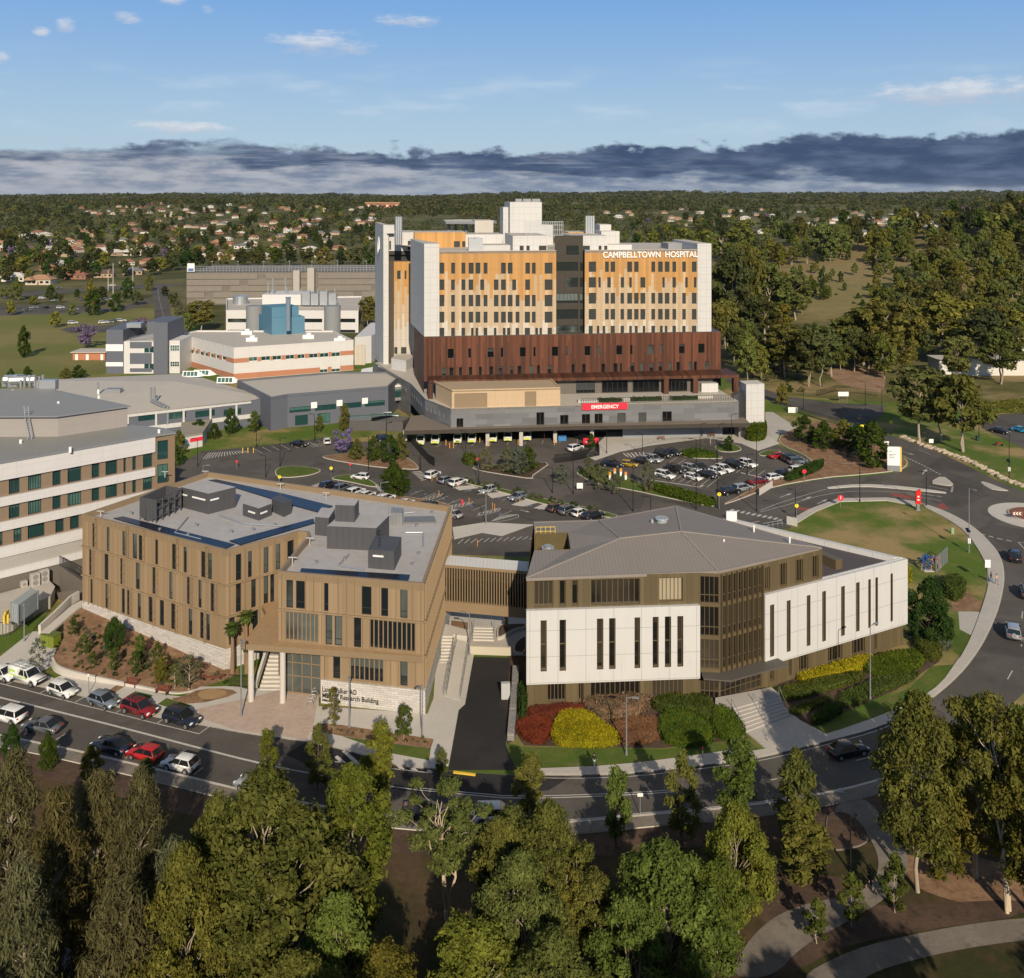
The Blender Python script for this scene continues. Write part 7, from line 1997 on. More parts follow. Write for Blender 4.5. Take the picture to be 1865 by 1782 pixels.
# --- hedges: clipped volumes clothed in leaves
def hedge(name,label,pts,h,leafm,dens=42,lsize=.10,group=None,sm=2,bumpy=.18,z0=0.0,cat='hedge'):
 poly=smooth_poly(pts,sm)if sm else pts
 rg=np.random.default_rng(abs(hash(label))%99991 if False else sum(map(ord,label)))
 cx=sum(p[0]for p in poly)/len(poly);cy=sum(p[1]for p in poly)/len(poly)
 o=thing(name,label,cat,(cx,cy,z0),0,group)
 loc=[(p[0]-cx,p[1]-cy)for p in poly]
 core=MB();i1=inset(loc,.18);core.prism(i1,-.02,h*.84);core.build('stems',[leafm],o,origin=(0,0,0))
 xs=[p[0]for p in loc];ys=[p[1]for p in loc]
 ar=abs(sum(loc[i][0]*loc[(i+1)%len(loc)][1]-loc[(i+1)%len(loc)][0]*loc[i][1]for i in range(len(loc))))/2
 pts_=[];nrm=[]
 nt=int(ar*dens)
 while len(pts_)<nt:
  x,y=rg.uniform(min(xs),max(xs)),rg.uniform(min(ys),max(ys))
  if inside(x,y,loc):
   de=min((Vector((x,y))-Vector(q)).length for q in loc[::2])
   z=h*(1-.28*math.exp(-de*2.2))+bumpy*h*(math.sin(x*1.9+1)*math.sin(y*2.3)*.6+rg.normal()*.25)
   pts_.append((x,y,z));nrm.append((0,0,1))
 for i in range(len(loc)):
  a,b_=Vector(loc[i]),Vector(loc[(i+1)%len(loc)]);L=(b_-a).length;d=(b_-a)
  nn=Vector((d.y,-d.x)).normalized()if L>1e-6 else Vector((1,0))
  for _ in range(int(L*h*dens*1.1)):
   t=rg.random();q=a+d*t;u_=rg.random()*.9
   q2=q+nn*(rg.normal()*.05-.04-.12*u_*u_);pts_.append((q2.x,q2.y,h*u_));nrm.append((nn.x,nn.y,.3))
 P=np.array(pts_);N=np.array(nrm);n=len(P)
 nn=N+rg.normal(size=(n,3))*.55;nn/=np.linalg.norm(nn,axis=1)[:,None]
 t=rg.normal(size=(n,3));t-=nn*(t*nn).sum(1)[:,None];t/=np.linalg.norm(t,axis=1)[:,None]
 b_=np.cross(nn,t);s=lsize*rg.uniform(.6,1.4,n)[:,None]
 Vv=np.stack([P-t*s,P+b_*s*.6,P+t*s,P-b_*s*.6],1).reshape(-1,3)
 link('foliage',quads_mesh('foliage',Vv,[leafm]),o)
 return o
HG='clipped beds in front of the white clad building'
hedge('hedge','bright yellow clipped mound in front of the white wall',GZ(zw,[(487,972),(515,880),(545,853),(625,853),(670,890),(745,940),(745,975),(620,980)]),.75,YELLOWH,75,.10,HG,bumpy=.09)
hedge('hedge','dark red clipped mound left of the yellow mound',GZ(zw,[(362,905),(400,876),(512,868),(485,968),(420,968),(380,940)]),.6,REDH,70,.10,HG,bumpy=.1)
hedge('hedge','low brick red hedge along the foot of the olive wall',GZ(zw,[(405,838),(630,826),(618,850),(545,850),(505,866),(410,872)]),.7,REDH,50,.10,HG)
hedge('hedge','tall dark green mound beside the entrance glazing',GZ(zw,[(860,830),(930,802),(1050,800),(1092,830),(1095,900),(1000,855),(900,850)]),1.1,DARKH,50,.12,HG)
hedge('hedge','bright green clipped mound with a dark dent in the middle of the beds',GZ(zw,[(888,960),(900,850),(1000,850),(1070,895),(1110,960),(1000,985)]),.75,GREENH,50,.12,HG)
hedge('hedge','green sloping hedge along the left of the entrance stair',GZ(zw,[(1098,838),(1155,848),(1228,945),(1115,962),(1085,900)]),.85,GREENH,50,.12,HG)
hedge('flower_bed','speckled pink flowering bushes under the ground floor windows',GZ(zw,[(608,828),(680,798),(862,798),(850,862),(700,880),(640,862)]),1.2,SPECKH,34,.16,HG,cat='flower bed')
hedge('flower_bed','brown bed of low rust coloured plants right of the yellow mound',GZ(zw,[(700,882),(900,866),(908,900),(898,958),(770,975),(748,940)]),.4,BROWNH,30,.14,HG,cat='flower bed')
HR='hedges along the right wing'
hedge('hedge','long yellow hedge under the slanting white wall',GZ(zz,[(757,212),(790,192),(1000,130),(1240,62),(1262,85),(1170,165),(960,205),(800,238)]),.75,YELLOWH,50,.12,HR,1)
hedge('hedge','long dark clipped hedge in front of the yellow hedge',GZ(zz,[(608,325),(640,292),(900,232),(1180,178),(1204,215),(1000,280),(700,360)]),.8,DARKH,45,.12,HR,1)
hedge('hedge','broad green hedge at the right end of the yellow hedge',GZ(zz,[(1172,150),(1290,62),(1540,30),(1610,70),(1560,150),(1450,205),(1290,200)]),.7,GREENH,42,.13,HR,1)
hedge('hedge','dark hedge along the far corner of the right wing',GZ(zz,[(1520,10),(1590,-5),(1700,30),(1700,78),(1620,100)]),1.3,DARKH,42,.12,HR,1)
hedge('hedge','long olive hedge behind the grass strip by the footpath',GZ(zz,[(1010,345),(1200,262),(1320,205),(1480,205),(1560,160),(1530,215),(1300,310),(1080,410)]),.7,DARKH,40,.13,HR,1)
hedge('hedge','small hedge with pale flowers at the foot of the ramp path',GZ(zz,[(838,512),(940,420),(1030,390),(1060,430),(930,505)]),.9,GREENL,40,.13,HR,1)
hedge('hedge','low grey green ground cover right of the stair rail',GZ(zz,[(695,425),(960,328),(1000,350),(750,455)]),.5,DARKH,40,.12,HR,1)
hedge('hedge','dark clipped bush beside the round green tree',GZ(zk,[(1255,680),(1330,640),(1440,690),(1430,760),(1330,800)]),1.8,DARKH,34,.14,HR,1)
hedge('hedge','yellow bush at the corner of the white wing',GZ(zk,[(985,640),(1000,590),(1040,600),(1040,640),(1010,680)]),1.6,YELLOWH,34,.12,HR,1)
hedge('hedge','ground cover of pale strap leaves below the round green tree',GZ(zk,[(985,1060),(1060,1020),(1330,1090),(1320,1160),(1180,1130)]),.6,GREYL,40,.15,HR,1)
tree_px('broad',1694,1168,1055,104,'round dense dark green tree at the end of the white wing',None,'round_tree')
hedge('hedge','tall thin clipped hedge beside the driveway wall',GZ(zv,[(812,1280),(822,1000),(880,1130),(878,1270),(840,1290)]),2.0,GREENL,40,.12,None,1)
hedge('hedge','green hedge strip along the lower edge of the right car park',GZ(zq,[(300,470),(340,460),(590,530),(600,545),(570,552),(420,520)]),1.0,GREENH,22,.2,'car park hedges',1)
hedge('hedge','green hedge on the mulch edge right of the parked black cars',GZ(zq,[(880,455),(900,425),(1010,380),(1040,372),(1036,395),(960,430)]),1.4,GREENL,22,.2,'car park hedges',1)
hedge('hedge','grassy hedge below the emergency turning circle',GZ(zq,[(445,330),(520,320),(620,345),(560,352),(470,350)]),.9,GREENH,22,.2,'car park hedges',1)
hedge('hedge','leafy bush at the foot of the white lift tower',GZ(zq,[(715,275),(740,235),(800,215),(806,270),(760,285)]),2.2,GREENH,22,.22,'car park hedges',1)
hedge('hedge','tussock strip beside the upper car park at the right edge',GZ(zq,[(1690,165),(1720,135),(1870,120),(2000,120),(2000,160),(1860,165)]),1.3,FARB,20,.26,'car park hedges',1)
hedge('hedge','yellow green grass clump beside the ambulance yard',GZ(zp,[(940,350),(950,315),(1000,305),(1030,350),(990,365)]),1.3,YOUNG,22,.2,'car park hedges',1)
def shrubs(zm,poly,n,md,h0,h1,lab,grp,seed,kind='bush',z=0.0):
 rr_=random.Random(seed);pts=[];xs=[p[0]for p in poly];ys=[p[1]for p in poly];tr_=0
 while len(pts)<n and tr_<6000:
  tr_+=1
  x,y=rr_.uniform(min(xs),max(xs)),rr_.uniform(min(ys),max(ys))
  if inside(x,y,poly)and all(abs(x-a)+abs(y-b_)>md for a,b_ in pts):pts.append((x,y))
 for x,y in pts:
  p=G(*zm(x,y),z);h=rr_.uniform(h0,h1);put_tree(kind,p,h,h*1.3,lab,grp,'shrub','shrub')
_rt=random.Random(12);_done=[]
while len(_done)<110:
 x,y=_rt.uniform(430,1720),_rt.uniform(140,740)
 yt_=np.interp(x,[430,560,800,1110,1400,1650,1720],[380,150,260,400,505,590,610]);yb_2=np.interp(x,[430,600,920,1240,1340,1480,1720],[470,580,645,715,725,690,680])
 if not yt_+12<y<yb_2 or any(abs(x-a)+abs(y-c_)<26 for a,c_ in _done):continue
 _done.append((x,y));p=GP(*zs(x,y));h=_rt.uniform(.22,.6);put_tree('bush' if _rt.random()<.8 else 'tuft',p,h,h*1.5,'small tuft planted in the brown slope below the left bronze wall','tufts of the planted slope','shrub','shrub')
shrubs(zp,[(930,455),(1010,462),(1300,528),(1480,572),(1640,605),(1840,655),(1640,632),(1440,595),(1200,525),(960,465)],26,14,.7,1.4,'low shrub in the long bed between ramp road and bays','shrubs of the long bed',2)
shrubs(zp,[(1050,385),(1120,370),(1350,350),(1440,360),(1365,410),(1200,410)],22,14,.6,1.2,'low shrub under the grey leaved trees','shrubs of the triangular bed',3)
shrubs(zq,[(0,400),(120,385),(230,440),(200,460),(60,450)],16,10,.7,1.3,'low shrub beside the payment machines','shrubs by the payment machines',4)
shrubs(zq,[(900,250),(1010,200),(1150,235),(1280,285),(1300,340),(1120,360),(960,320)],30,14,.5,1.1,'low shrub on the mulch slope','shrubs of the mulch slope',5)
shrubs(zx,[(200,790),(1700,1000),(1700,1080),(1180,1030),(500,910)],18,60,.3,.5,'tiny tuft in the mulch bed before the stone wall','tufts of the stone wall bed',6)
shrubs(zt,[(540,560),(900,480),(1450,540),(1500,640),(1000,690),(800,640)],40,25,1.2,3.0,'scrubby bush in the dry clearing','bushes of the clearing',8)
shrubs(zt,[(120,930),(400,960),(700,1130),(760,1240),(500,1240),(250,1120)],30,22,1.0,2.6,'dark scrub bush behind the lift tower','scrub behind the lift tower',9)
# =============
PAINT={}
def paint(n,col,rough=.28,metal=.0):
 m=M('car paint '+n,col,rough,.0,1,metal,.5,coat=.6);PAINT[n]=m;return m
for n,c_,mt_ in(('white',(.72,.72,.71),0),('silver',(.42,.44,.46),.4),('grey',(.13,.14,.15),.3),('black',(.012,.012,.014),0),('navy',(.010,.015,.035),0),('red',(.42,.012,.014),0),('dark red',(.20,.010,.016),0),('blue',(.03,.33,.62),0),('gold',(.42,.27,.02),0),('steel blue',(.22,.26,.32),.4),('brown',(.06,.035,.03),0)):
 paint(n,c_,.28,mt_)
TYRE=M('tyre',(.018,.018,.018),.85,.1);RIM=M('wheel rim',(.42,.43,.44),.35,.05,metal=.7)
CGLASS=M('car glass',(.012,.014,.016),.05,0,spec=.8);LAMP=M('head lamp',(.75,.76,.78),.12,0,spec=.7);TAIL=M('tail lamp',(.32,.01,.01),.2,0)
TRIM=M('black plastic',(.02,.02,.02),.6,.1);PLATE=M('number plate',(.62,.60,.45),.5,0)
FLUO=M('fluorescent yellow',(.60,.70,.06),.45,.05);LIVERY=M('livery green',(.42,.60,.06),.5,.05)
CMESH={}
def bevel_mesh(mb,name,mats,off=.06,seg_=2,smooth=True):
 me=mb.mesh(name,mats)
 bm=bmesh.new();bm.from_mesh(me)
 bmesh.ops.remove_doubles(bm,verts=bm.verts,dist=.0005)
 bmesh.ops.recalc_face_normals(bm,faces=bm.faces)
 ed=[e for e in bm.edges if len(e.link_faces)==2 and e.calc_face_angle(0)>.35]
 bmesh.ops.bevel(bm,geom=ed,offset=off,segments=seg_,affect='EDGES',clamp_overlap=True)
 for f_ in bm.faces:f_.smooth=smooth
 bm.to_mesh(me);bm.free();me.update()
 return me
def side_loft(prof,halfw,ins=.0):
 """body from a side outline; halfw(z) gives the half width at a height"""
 mb=MB();n=len(prof)
 L_=[(x,-halfw(z),z)for x,z in prof];R_=[(x,halfw(z),z)for x,z in prof]
 mb.add(L_+R_,[tuple(range(n)),tuple(range(2*n-1,n-1,-1))]+[(i,i+n,(i+1)%n+n,(i+1)%n)for i in range(n)])
 return mb
def frustum(mb,b,t,z0,z1,wb_,wt_,m=0,cap=True):
 """greenhouse: bottom x range b, top x range t"""
 vs=[(b[0],-wb_,z0),(b[1],-wb_,z0),(b[1],wb_,z0),(b[0],wb_,z0),(t[0],-wt_,z1),(t[1],-wt_,z1),(t[1],wt_,z1),(t[0],wt_,z1)]
 mb.add(vs,[(0,1,5,4),(1,2,6,5),(2,3,7,6),(3,0,4,7),(4,5,6,7),(3,2,1,0)],m)
SPEC={'hatchback':(4.05,1.74,1.49,.93,.86,(-1.93,1.02),(-1.55,.22),.31),'sedan':(4.65,1.80,1.45,.93,.84,(-1.80,1.08),(-.98,.25),.32),'suv':(4.65,1.88,1.70,1.05,1.0,(-2.20,1.12),(-1.92,.34),.36),'wagon':(4.75,1.84,1.56,.98,.90,(-2.22,1.12),(-1.85,.25),.34),'ute':(5.2,1.88,1.78,1.08,1.04,(-.75,1.32),(-.52,.58),.38)}
def car_proto(kind):
 if kind in CMESH:return CMESH[kind]
 L,w,h,belt,hood,gb,gt_,wr=SPEC[kind]
 hl=L/2;cl=.24+(.06 if kind in('suv','ute')else 0)
 xf,xr=hl-.86,-hl+.82
 def arch(cx):return[(cx+(wr+.07)*math.cos(a),wr+(wr+.07)*math.sin(a))for a in[math.pi-k*math.pi/6 for k in range(1,6)]]
 prof=[(-hl+.06,cl+.08),(xr-wr-.07,cl)]+arch(xr)+[(xr+wr+.07,cl),(xf-wr-.07,cl)]+arch(xf)+[(xf+wr+.07,cl),(hl-.04,cl+.06),(hl,.55),(hl-.07,hood-.18),(hl-.30,hood-.05),(gb[1]-.06,belt-.02 if kind!='ute' else belt),(gb[0]+.02,belt),(-hl+.05,belt-(.03 if kind in('suv','wagon','hatchback')else .06)),(-hl,.62)]
 def hw(z):return w/2*(1.0-.05*max(0,(z-.6)/.5)-.04*max(0,(.45-z)/.25))
 body=side_loft(prof,hw)
 bme=bevel_mesh(body,'body',[PAINT['white'],TRIM],.045,2)
 ro=MB()
 frustum(ro,(gt_[0]-.03,gt_[1]+.03),(gt_[0]+.06,gt_[1]-.08),h-.09,h,w/2-.215,w/2-.27)
 for sy in(-1,1):
  yb_,yt_=sy*(w/2-.075),sy*(w/2-.235)
  for xb,xt,tw in((gb[1]-.03,gt_[1]-.02,.08),(gb[0]+.10,gt_[0]+.06,.16 if kind!='sedan' else .12),((gb[0]+gb[1])/2+.12,(gt_[0]+gt_[1])/2+.12,.07)):
   ro.beam((xb,yb_,belt-.02),(xt,yt_,h-.06),tw,.04)
 if kind=='ute':
  pass
 rme=bevel_mesh(ro,'roof',[PAINT['white']],.02,1)
 g_=MB();frustum(g_,gb,gt_,belt-.03,h-.05,w/2-.085,w/2-.235)
 gme=g_.mesh('window',[CGLASS])
 wh=MB();wh.tube([(0,-.10,0),(0,.10,0)],wr,18,0);
 ry=MB();ry.tube([(0,-.115,0),(0,.115,0)],wr*.62,14,0)
 hd=MB();hd.box(hl-.22,-.18,hood-.24,hl-.02,.18,hood-.10)
 tl=MB();tl.box(-hl-.012,-.13,belt-.26,-hl+.12,.13,belt-.09)
 bp=MB();bp.box(hl-.10,-w/2+.25,.36,hl+.012,w/2-.25,.52);bp.box(-hl-.012,-w/2+.2,.34,-hl+.1,w/2-.2,.48)
 pl_=MB();pl_.box(hl+.012,-.2,.42,hl+.02,.2,.52)
 mr=MB();mr.box(gb[1]-.38,-.1,belt+.0,gb[1]-.24,.1,belt+.14)
 CMESH[kind]=dict(body=bme,roof=rme,window=gme,tyre=wh.mesh('tyre',[TYRE],smooth=False),rim=ry.mesh('rim',[RIM]),headlight=bevel_mesh(hd,'headlight',[LAMP],.02,1),taillight=bevel_mesh(tl,'taillight',[TAIL],.02,1),bumper=bp.mesh('bumper',[TRIM]),plate=pl_.mesh('number_plate',[PLATE]),mirror=mr.mesh('mirror',[TRIM]),g=(L,w,h,belt,hood,wr,xf,xr))
 return CMESH[kind]
def put_mat(o,m,slot=0):
 o.material_slots[slot].link='OBJECT';o.material_slots[slot].material=m
def car(kind,colour,loc,heading,label,group=None,name=None,extra=None,cat='car'):
 """one car: body, roof, windows, wheels (tyre, rim), lamps, bumper, mirrors"""
 p=car_proto(kind);L,w,h,belt,hood,wr,xf,xr=p['g']
 o=thing(name or 'car',label,cat,loc,heading,group)
 pm=PAINT[colour]
 b_=link('body',p['body'],o);put_mat(b_,pm)
 r_=link('roof',p['roof'],o);put_mat(r_,pm)
 link('window',p['window'],o)
 for x in(xf,xr):
  for y in(-1,1):
   wv=bpy.data.objects.new('wheel',p['tyre']);COL.objects.link(wv);wv.parent=o;wv.location=(x,y*(w/2-.105),wr)
   link('rim',p['rim'],wv)
 for y in(-1,1):
  q=link('headlight',p['headlight'],o);q.location=(0,y*(w/2-.26),0)
  q=link('taillight',p['taillight'],o);q.location=(0,y*(w/2-.24),0)
  q=link('mirror',p['mirror'],o);q.location=(0,y*(w/2+.02),0)
 link('bumper',p['bumper'],o);link('number_plate',p['plate'],o)
 return o
def car_px(kind,colour,x,y,dirp,label,group=None,zm=zi,name=None):
 """x, y: photo pixel under the middle of the car; dirp: a pixel step along its nose"""
 a=G(*zm(x,y));b_=G(*zm(x+dirp[0],y+dirp[1]));d=b_-a
 a.z=.035
 return car(kind,colour,a,math.atan2(d.y,d.x),label,group,name)
SG='cars parked along the street'
for k,c_,x,y,d,lab in(('hatchback','white',25,632,(10,3.0),'white hatchback cut by the left edge on the building side of the street'),('hatchback','white',462,752,(10,3.6),'white hatchback parked behind the white utility truck'),('hatchback','steel blue',765,832,(10,3.4),'silver blue hatchback parked between the white and the red car'),('suv','dark red',1030,892,(10,3.4),'dark red four wheel drive with bicycle racks on its roof'),('suv','navy',1342,965,(10,3.3),'dark navy four wheel drive at the front end of the parked row'),('suv','white',55,942,(-10,-2.6),'white four wheel drive at the left edge on the park side of the street'),('sedan','grey',315,1020,(-10,-1.8),'dusty grey sedan on the park side of the street'),('sedan','navy',822,1165,(-10,-2.6),'long dark blue sedan on the park side of the street'),('hatchback','red',1070,1225,(-10,-2.6),'bright red hatchback on the park side of the street'),('hatchback','white',1332,1300,(-10,-2.4),'small white hatchback at the end of the park side row')):
 car_px(k,c_,x,y,d,lab,SG,zs)
o=[q for q in bpy.data.objects if q.get('label')=='dark red four wheel drive with bicycle racks on its roof'][0]
mb=MB()
for y in(-.45,0,.45):mb.beam((-1.5,y,1.82),(.2,y,1.82),.05,.05);mb.tube([(-1.0+y,y,1.85),(-.6+y,y,2.02),(-.2+y,y,1.85)],.03,6)
for x in(-1.2,-.1):mb.beam((x,-.75,1.76),(x,.75,1.76),.05,.05)
mb.build('roof_rack',[DARK],o,origin=(0,0,0))
a=G(*zs(205,655));b_=G(*zs(215,658.4));d=b_-a;a.z=.035
o=car('ute','white',a,math.atan2(d.y,d.x),'white utility truck with canopy, yellow stripes and bull bar on the street',SG,'utility_truck')
mb=MB();mb.box(-2.62,-.93,.78,-.86,.93,1.9);me=bevel_mesh(mb,'canopy',[PAINT['white']],.05,1);link('canopy',me,o)
mb=MB();mb.box(-2.3,-.94,1.25,-1.2,-.93,1.55);mb.box(-.5,-.955,.86,1.1,-.94,.99);mb.box(-2.62,-.945,.82,-.9,-.93,.95);mb.build('stripe',[LIVERY],o,origin=(0,0,0))
mb=MB()
for y in(-.7,-.2,.3,.75):mb.beam((-2.5,y,2.0),(.4,y,2.0),.07,.05)
for x in(-2.3,-1.2,.1):mb.beam((x,-.85,1.95),(x,.85,1.95),.06,.06)
mb.build('roof_rack',[SILVER],o,origin=(0,0,0))
mb=MB();mb.tube([(2.72,-.75,.55),(2.78,-.75,1.05),(2.78,.75,1.05),(2.72,.75,.55)],.05,8);mb.box(2.62,-.8,.45,2.74,.8,.68);mb.build('bull_bar',[BLACK],o,origin=(0,0,0))
car_px('sedan','black',1090,700,(10,-2.2),'black car with glossy roof driving past the entrance stair',None,zz)
car_px('suv','black',1800,480,(-1.5,-10),'black utility car heading up to the roundabout','cars driving on the curved road',zk)
car_px('suv','grey',1890,745,(-2.0,-10),'grey four wheel drive cut by the right edge on the curved road','cars driving on the curved road',zk)
o=car_px('suv','silver',1785,1035,(-1.5,-10),'silver four wheel drive with a spare wheel on its tail','cars driving on the curved road',zk)
mb=MB();mb.tube([(-2.36,0,.95),(-2.52,0,.95)],.34,16);mb.build('spare_wheel',[PAINT['silver']],o,origin=(0,0,0))
car_px('suv','white',905,1497,(10,-.2),'white wagon half hidden by the cream limbed gum at the kerb','cars on the park side kerb')
car_px('sedan','navy',775,1488,(10,.3),'dark blue car hidden behind the cream limbed gum','cars on the park side kerb')
car_px('hatchback','silver',462,1438,(-10,-2.6),'grey hatchback hidden behind the top of the great gum','cars on the park side kerb')
MC='cars in the middle car park'
for k,c_,x,y,d,lab in(('hatchback','white',320,445,(-10,-1),'white hatchback alone beside the round green tree'),('suv','black',128,500,(10,-4),'black car at the left end of the row by the hatched crossing'),('suv','grey',212,516,(10,-4),'dark grey four wheel drive second in the row by the crossing'),('suv','white',290,540,(10,-4),'white car with black roof third in the row by the crossing'),('hatchback','white',360,556,(10,-4),'white hatchback fourth in the row by the crossing'),('suv','white',472,580,(10,-4),'white four wheel drive fifth in the row by the crossing'),('hatchback','white',595,605,(10,-4),'white car with dark windscreen half hidden by the roof edge'),('sedan','black',728,615,(10,-4),'dark car just visible over the roof edge'),('suv','white',758,435,(10,-5),'large white four wheel drive with roof bars by the zebra crossing'),('hatchback','steel blue',838,464,(10,-4),'blue grey hatchback behind the large white four wheel drive'),('wagon','white',912,478,(10,-3.4),'long white wagon on the pale bay'),('hatchback','silver',1092,526,(-10,3.2),'silver hatchback on the second pale bay'),('hatchback','steel blue',1272,568,(-10,2.8),'grey blue hatchback on the third pale bay'),('hatchback','brown',1505,635,(10,-3.8),'maroon black car first of four behind the brown roof'),('suv','grey',1580,650,(10,-3.8),'grey car second of four behind the brown roof'),('hatchback','white',1655,664,(10,-3.8),'white hatchback third of four behind the brown roof'),('suv','black',1735,684,(10,-2.8),'black four wheel drive last of four behind the brown roof'),('hatchback','white',118,228,(-3,-10),'white car nosed in beside the purple jacaranda'),('sedan','silver',880,672,(-10,-3),'dark car tucked behind the bronze corner'),('suv','navy',470,210,(10,-1),'dark teal car behind the island trees'),('suv','white',1625,270,(10,-3),'white utility by the red hoarding in the ambulance yard')):
 car_px(k,c_,x,y,d,lab,MC,zp)
car_px('sedan','black',545,813,(10,1.2),'black sedan parked before the slate building lawn',MC)
RC='cars in the right hand car park'
for k,c_,x,y,d,lab in(('sedan','red',850,350,(10,-1.5),'bright red car under the mulch slope'),('suv','black',905,362,(10,-1.0),'black wagon right behind the bright red car'),('suv','grey',930,374,(10,-1.0),'dark grey car in the stack right of the red car'),('sedan','silver',955,388,(10,-1.0),'grey sedan third behind the red car'),('hatchback','white',930,408,(10,-1.0),'white car beside the mulch hedge'),('hatchback','white',838,440,(10,-1.6),'white hatchback by the red stop sign'),('sedan','black',872,424,(10,-1.6),'black sedan above the white hatchback by the stop sign'),('suv','white',728,385,(10,3),'white four wheel drive at the right of the middle row'),('suv','black',675,388,(10,3),'black four wheel drive beside the white one in the middle row'),('wagon','white',630,405,(10,3),'white van-like wagon in the middle row'),('hatchback','white',602,415,(10,3),'white car left of the van-like wagon'),('sedan','black',560,428,(10,3),'black sedan between white cars in the front row'),('suv','black',530,400,(10,3),'black car in the rear of the middle row'),('wagon','silver',497,402,(10,3),'silver wagon in the middle row'),('hatchback','white',505,440,(10,2.6),'white hatchback at the front right of the middle row'),('suv','black',430,408,(10,3),'black car behind the white wagon'),('suv','white',388,432,(10,2.6),'white wagon at the left front of the middle row'),('suv','black',380,345,(10,3),'black car left of the long tussock island'),('sedan','navy',418,335,(10,3),'navy car near the turning circle'),('suv','silver',340,365,(10,3),'silver grey wagon near the payment machines'),('hatchback','gold',240,385,(10,1),'mustard yellow hatchback beside the payment machines'),('sedan','black',285,372,(10,1),'black sedan beside the mustard hatchback'),('suv','navy',170,385,(10,1),'dark blue car behind the grey trees'),('hatchback','silver',308,366,(10,2),'grey hatchback right of the mustard one'),('suv','black',655,498,(10,-2),'black four wheel drive by the white edge wall'),('suv','silver',705,486,(10,-2),'silver car behind the black one at the edge wall'),('sedan','dark red',770,456,(10,-1.2),'dark red car near the stop sign'),('sedan','black',1765,247,(10,2),'black car in the upper right car park'),('sedan','blue',1852,243,(10,2),'bright blue car in the upper right car park')):
 car_px(k,c_,x,y,d,lab,RC,zq)
FC='cars on the distant roads and lots'
rc=random.Random(9)
for i,(x,y)in enumerate([(190,258),(245,268),(375,265),(90,260),(210,300),(270,300),(330,308),(120,312),(325,370),(345,402),(462,368),(486,366),(513,362),(541,360),(545,295),(480,262),(150,300),(260,212),(500,200)]):
 car_px(rc.choice(['hatchback','suv','sedan']),['white','silver','grey','white','black'][i%5],x,y,(10,-.6 if y>240 else-.3),'car on the distant carriageways left of the multistorey car park',FC,zl)
for i,(x,y)in enumerate([(565,760),(600,755),(630,762),(690,745),(740,742),(780,745),(760,780),(680,770),(730,825),(800,735)]):
 car_px('hatchback',['white','white','silver','black','white'][i%5],x,y,(10,2),'car in the small lot among the gums right of the hospital','cars in the woodland lot',zt)
for i,(x,y)in enumerate([(1640,792),(1690,788),(1745,790)]):
 car_px('suv','white',x,y,(10,0),'white car behind the paling fence of the slate building','cars behind the paling fence',zl)
def ambulance(x,y,label):
 a=G(*zh(x,y));a.z=.03
 o=thing('ambulance',label,'ambulance',a,R(-92),'ambulances lined up under the canopy')
 if 'amb' not in CMESH:
  b_=MB();prof=[(-2.9,.35),(2.55,.35),(2.75,.6),(2.7,1.05),(2.0,1.28),(1.35,2.25),(1.1,2.5),(-2.9,2.5)]
  b_=side_loft(prof,lambda z:.98 if z<1.3 else .93)
  me=bevel_mesh(b_,'body',[PAINT['white']],.06,2)
  y_=MB();y_.box(-2.7,-1.0,.75,1.9,-.985,1.55);y_.box(-2.7,.985,.75,1.9,1.0,1.55);y_.box(2.2,-.8,1.06,2.76,.8,1.1);y_.box(1.0,-.85,2.45,1.25,.85,2.62)
  y2=MB();y2.box(2.70,-.86,.62,2.775,.86,.98)
  ym=MB();ym.v=y_.v+y2.v;ym.f=y_.f+[[i+len(y_.v)for i in f_]for f_ in y2.f];ym.m=[0]*len(ym.f)
  w_=MB();w_.add([(1.99,-.82,1.31),(1.99,.82,1.31),(1.38,.78,2.22),(1.38,-.78,2.22)],[(0,1,2,3)]);w_.v=[(x_+.02,yy,zz_)for x_,yy,zz_ in w_.v]
  w_.box(.6,-.965,1.35,1.5,-.94,2.0);w_.box(.6,.94,1.35,1.5,.965,2.0)
  lb_=MB();lb_.box(.7,-.7,2.5,1.0,.7,2.7)
  g_=MB();g_.box(2.74,-.55,.45,2.79,.55,.62)
  CMESH['amb']=(me,ym.mesh('livery_panel',[FLUO]),w_.mesh('window',[CGLASS]),lb_.mesh('light_bar',[M('blue lens',(.05,.12,.5),.2)]),g_.mesh('grille',[BLACK]))
 for n,me in zip(('body','livery_panel','window','light_bar','grille'),CMESH['amb']):link(n,me,o)
 p=car_proto('ute')
 for x_ in(1.75,-1.75):
  for y_ in(-1,1):
   wv=bpy.data.objects.new('wheel',p['tyre']);COL.objects.link(wv);wv.parent=o;wv.location=(x_,y_*.9,.38);link('rim',p['rim'],wv)
 for y_ in(-.68,.68):
  q=link('headlight',p['headlight'],o);q.location=(.28,y_,.05)
for i,(x,y)in enumerate(((312,1150),(378,1146),(477,1143),(541,1141),(634,1137),(700,1134),(786,1131))):
 ambulance(x,y,'white and fluorescent yellow ambulance %s of the canopy row'%('leftmost','second from the left','third from the left','fourth from the left','fifth from the left','sixth from the left','alone at the right end')[i])
for i,(u,v,l)in enumerate(((40.5,3.2,6),(50,3.4,8),(60,3.2,7))):
 hedge('planting','green planting along the hospital terrace railing, %s'%('nearest the tan plant room','above the right end of the red sign','nearest the white lift tower')[i],[hp(u-l/2,v-.7),hp(u+l/2,v-.7),hp(u+l/2,v+.7),hp(u-l/2,v+.7)],.8,GREENL,24,.2,'terrace planting',0,.3,PZ+.1,'plant')
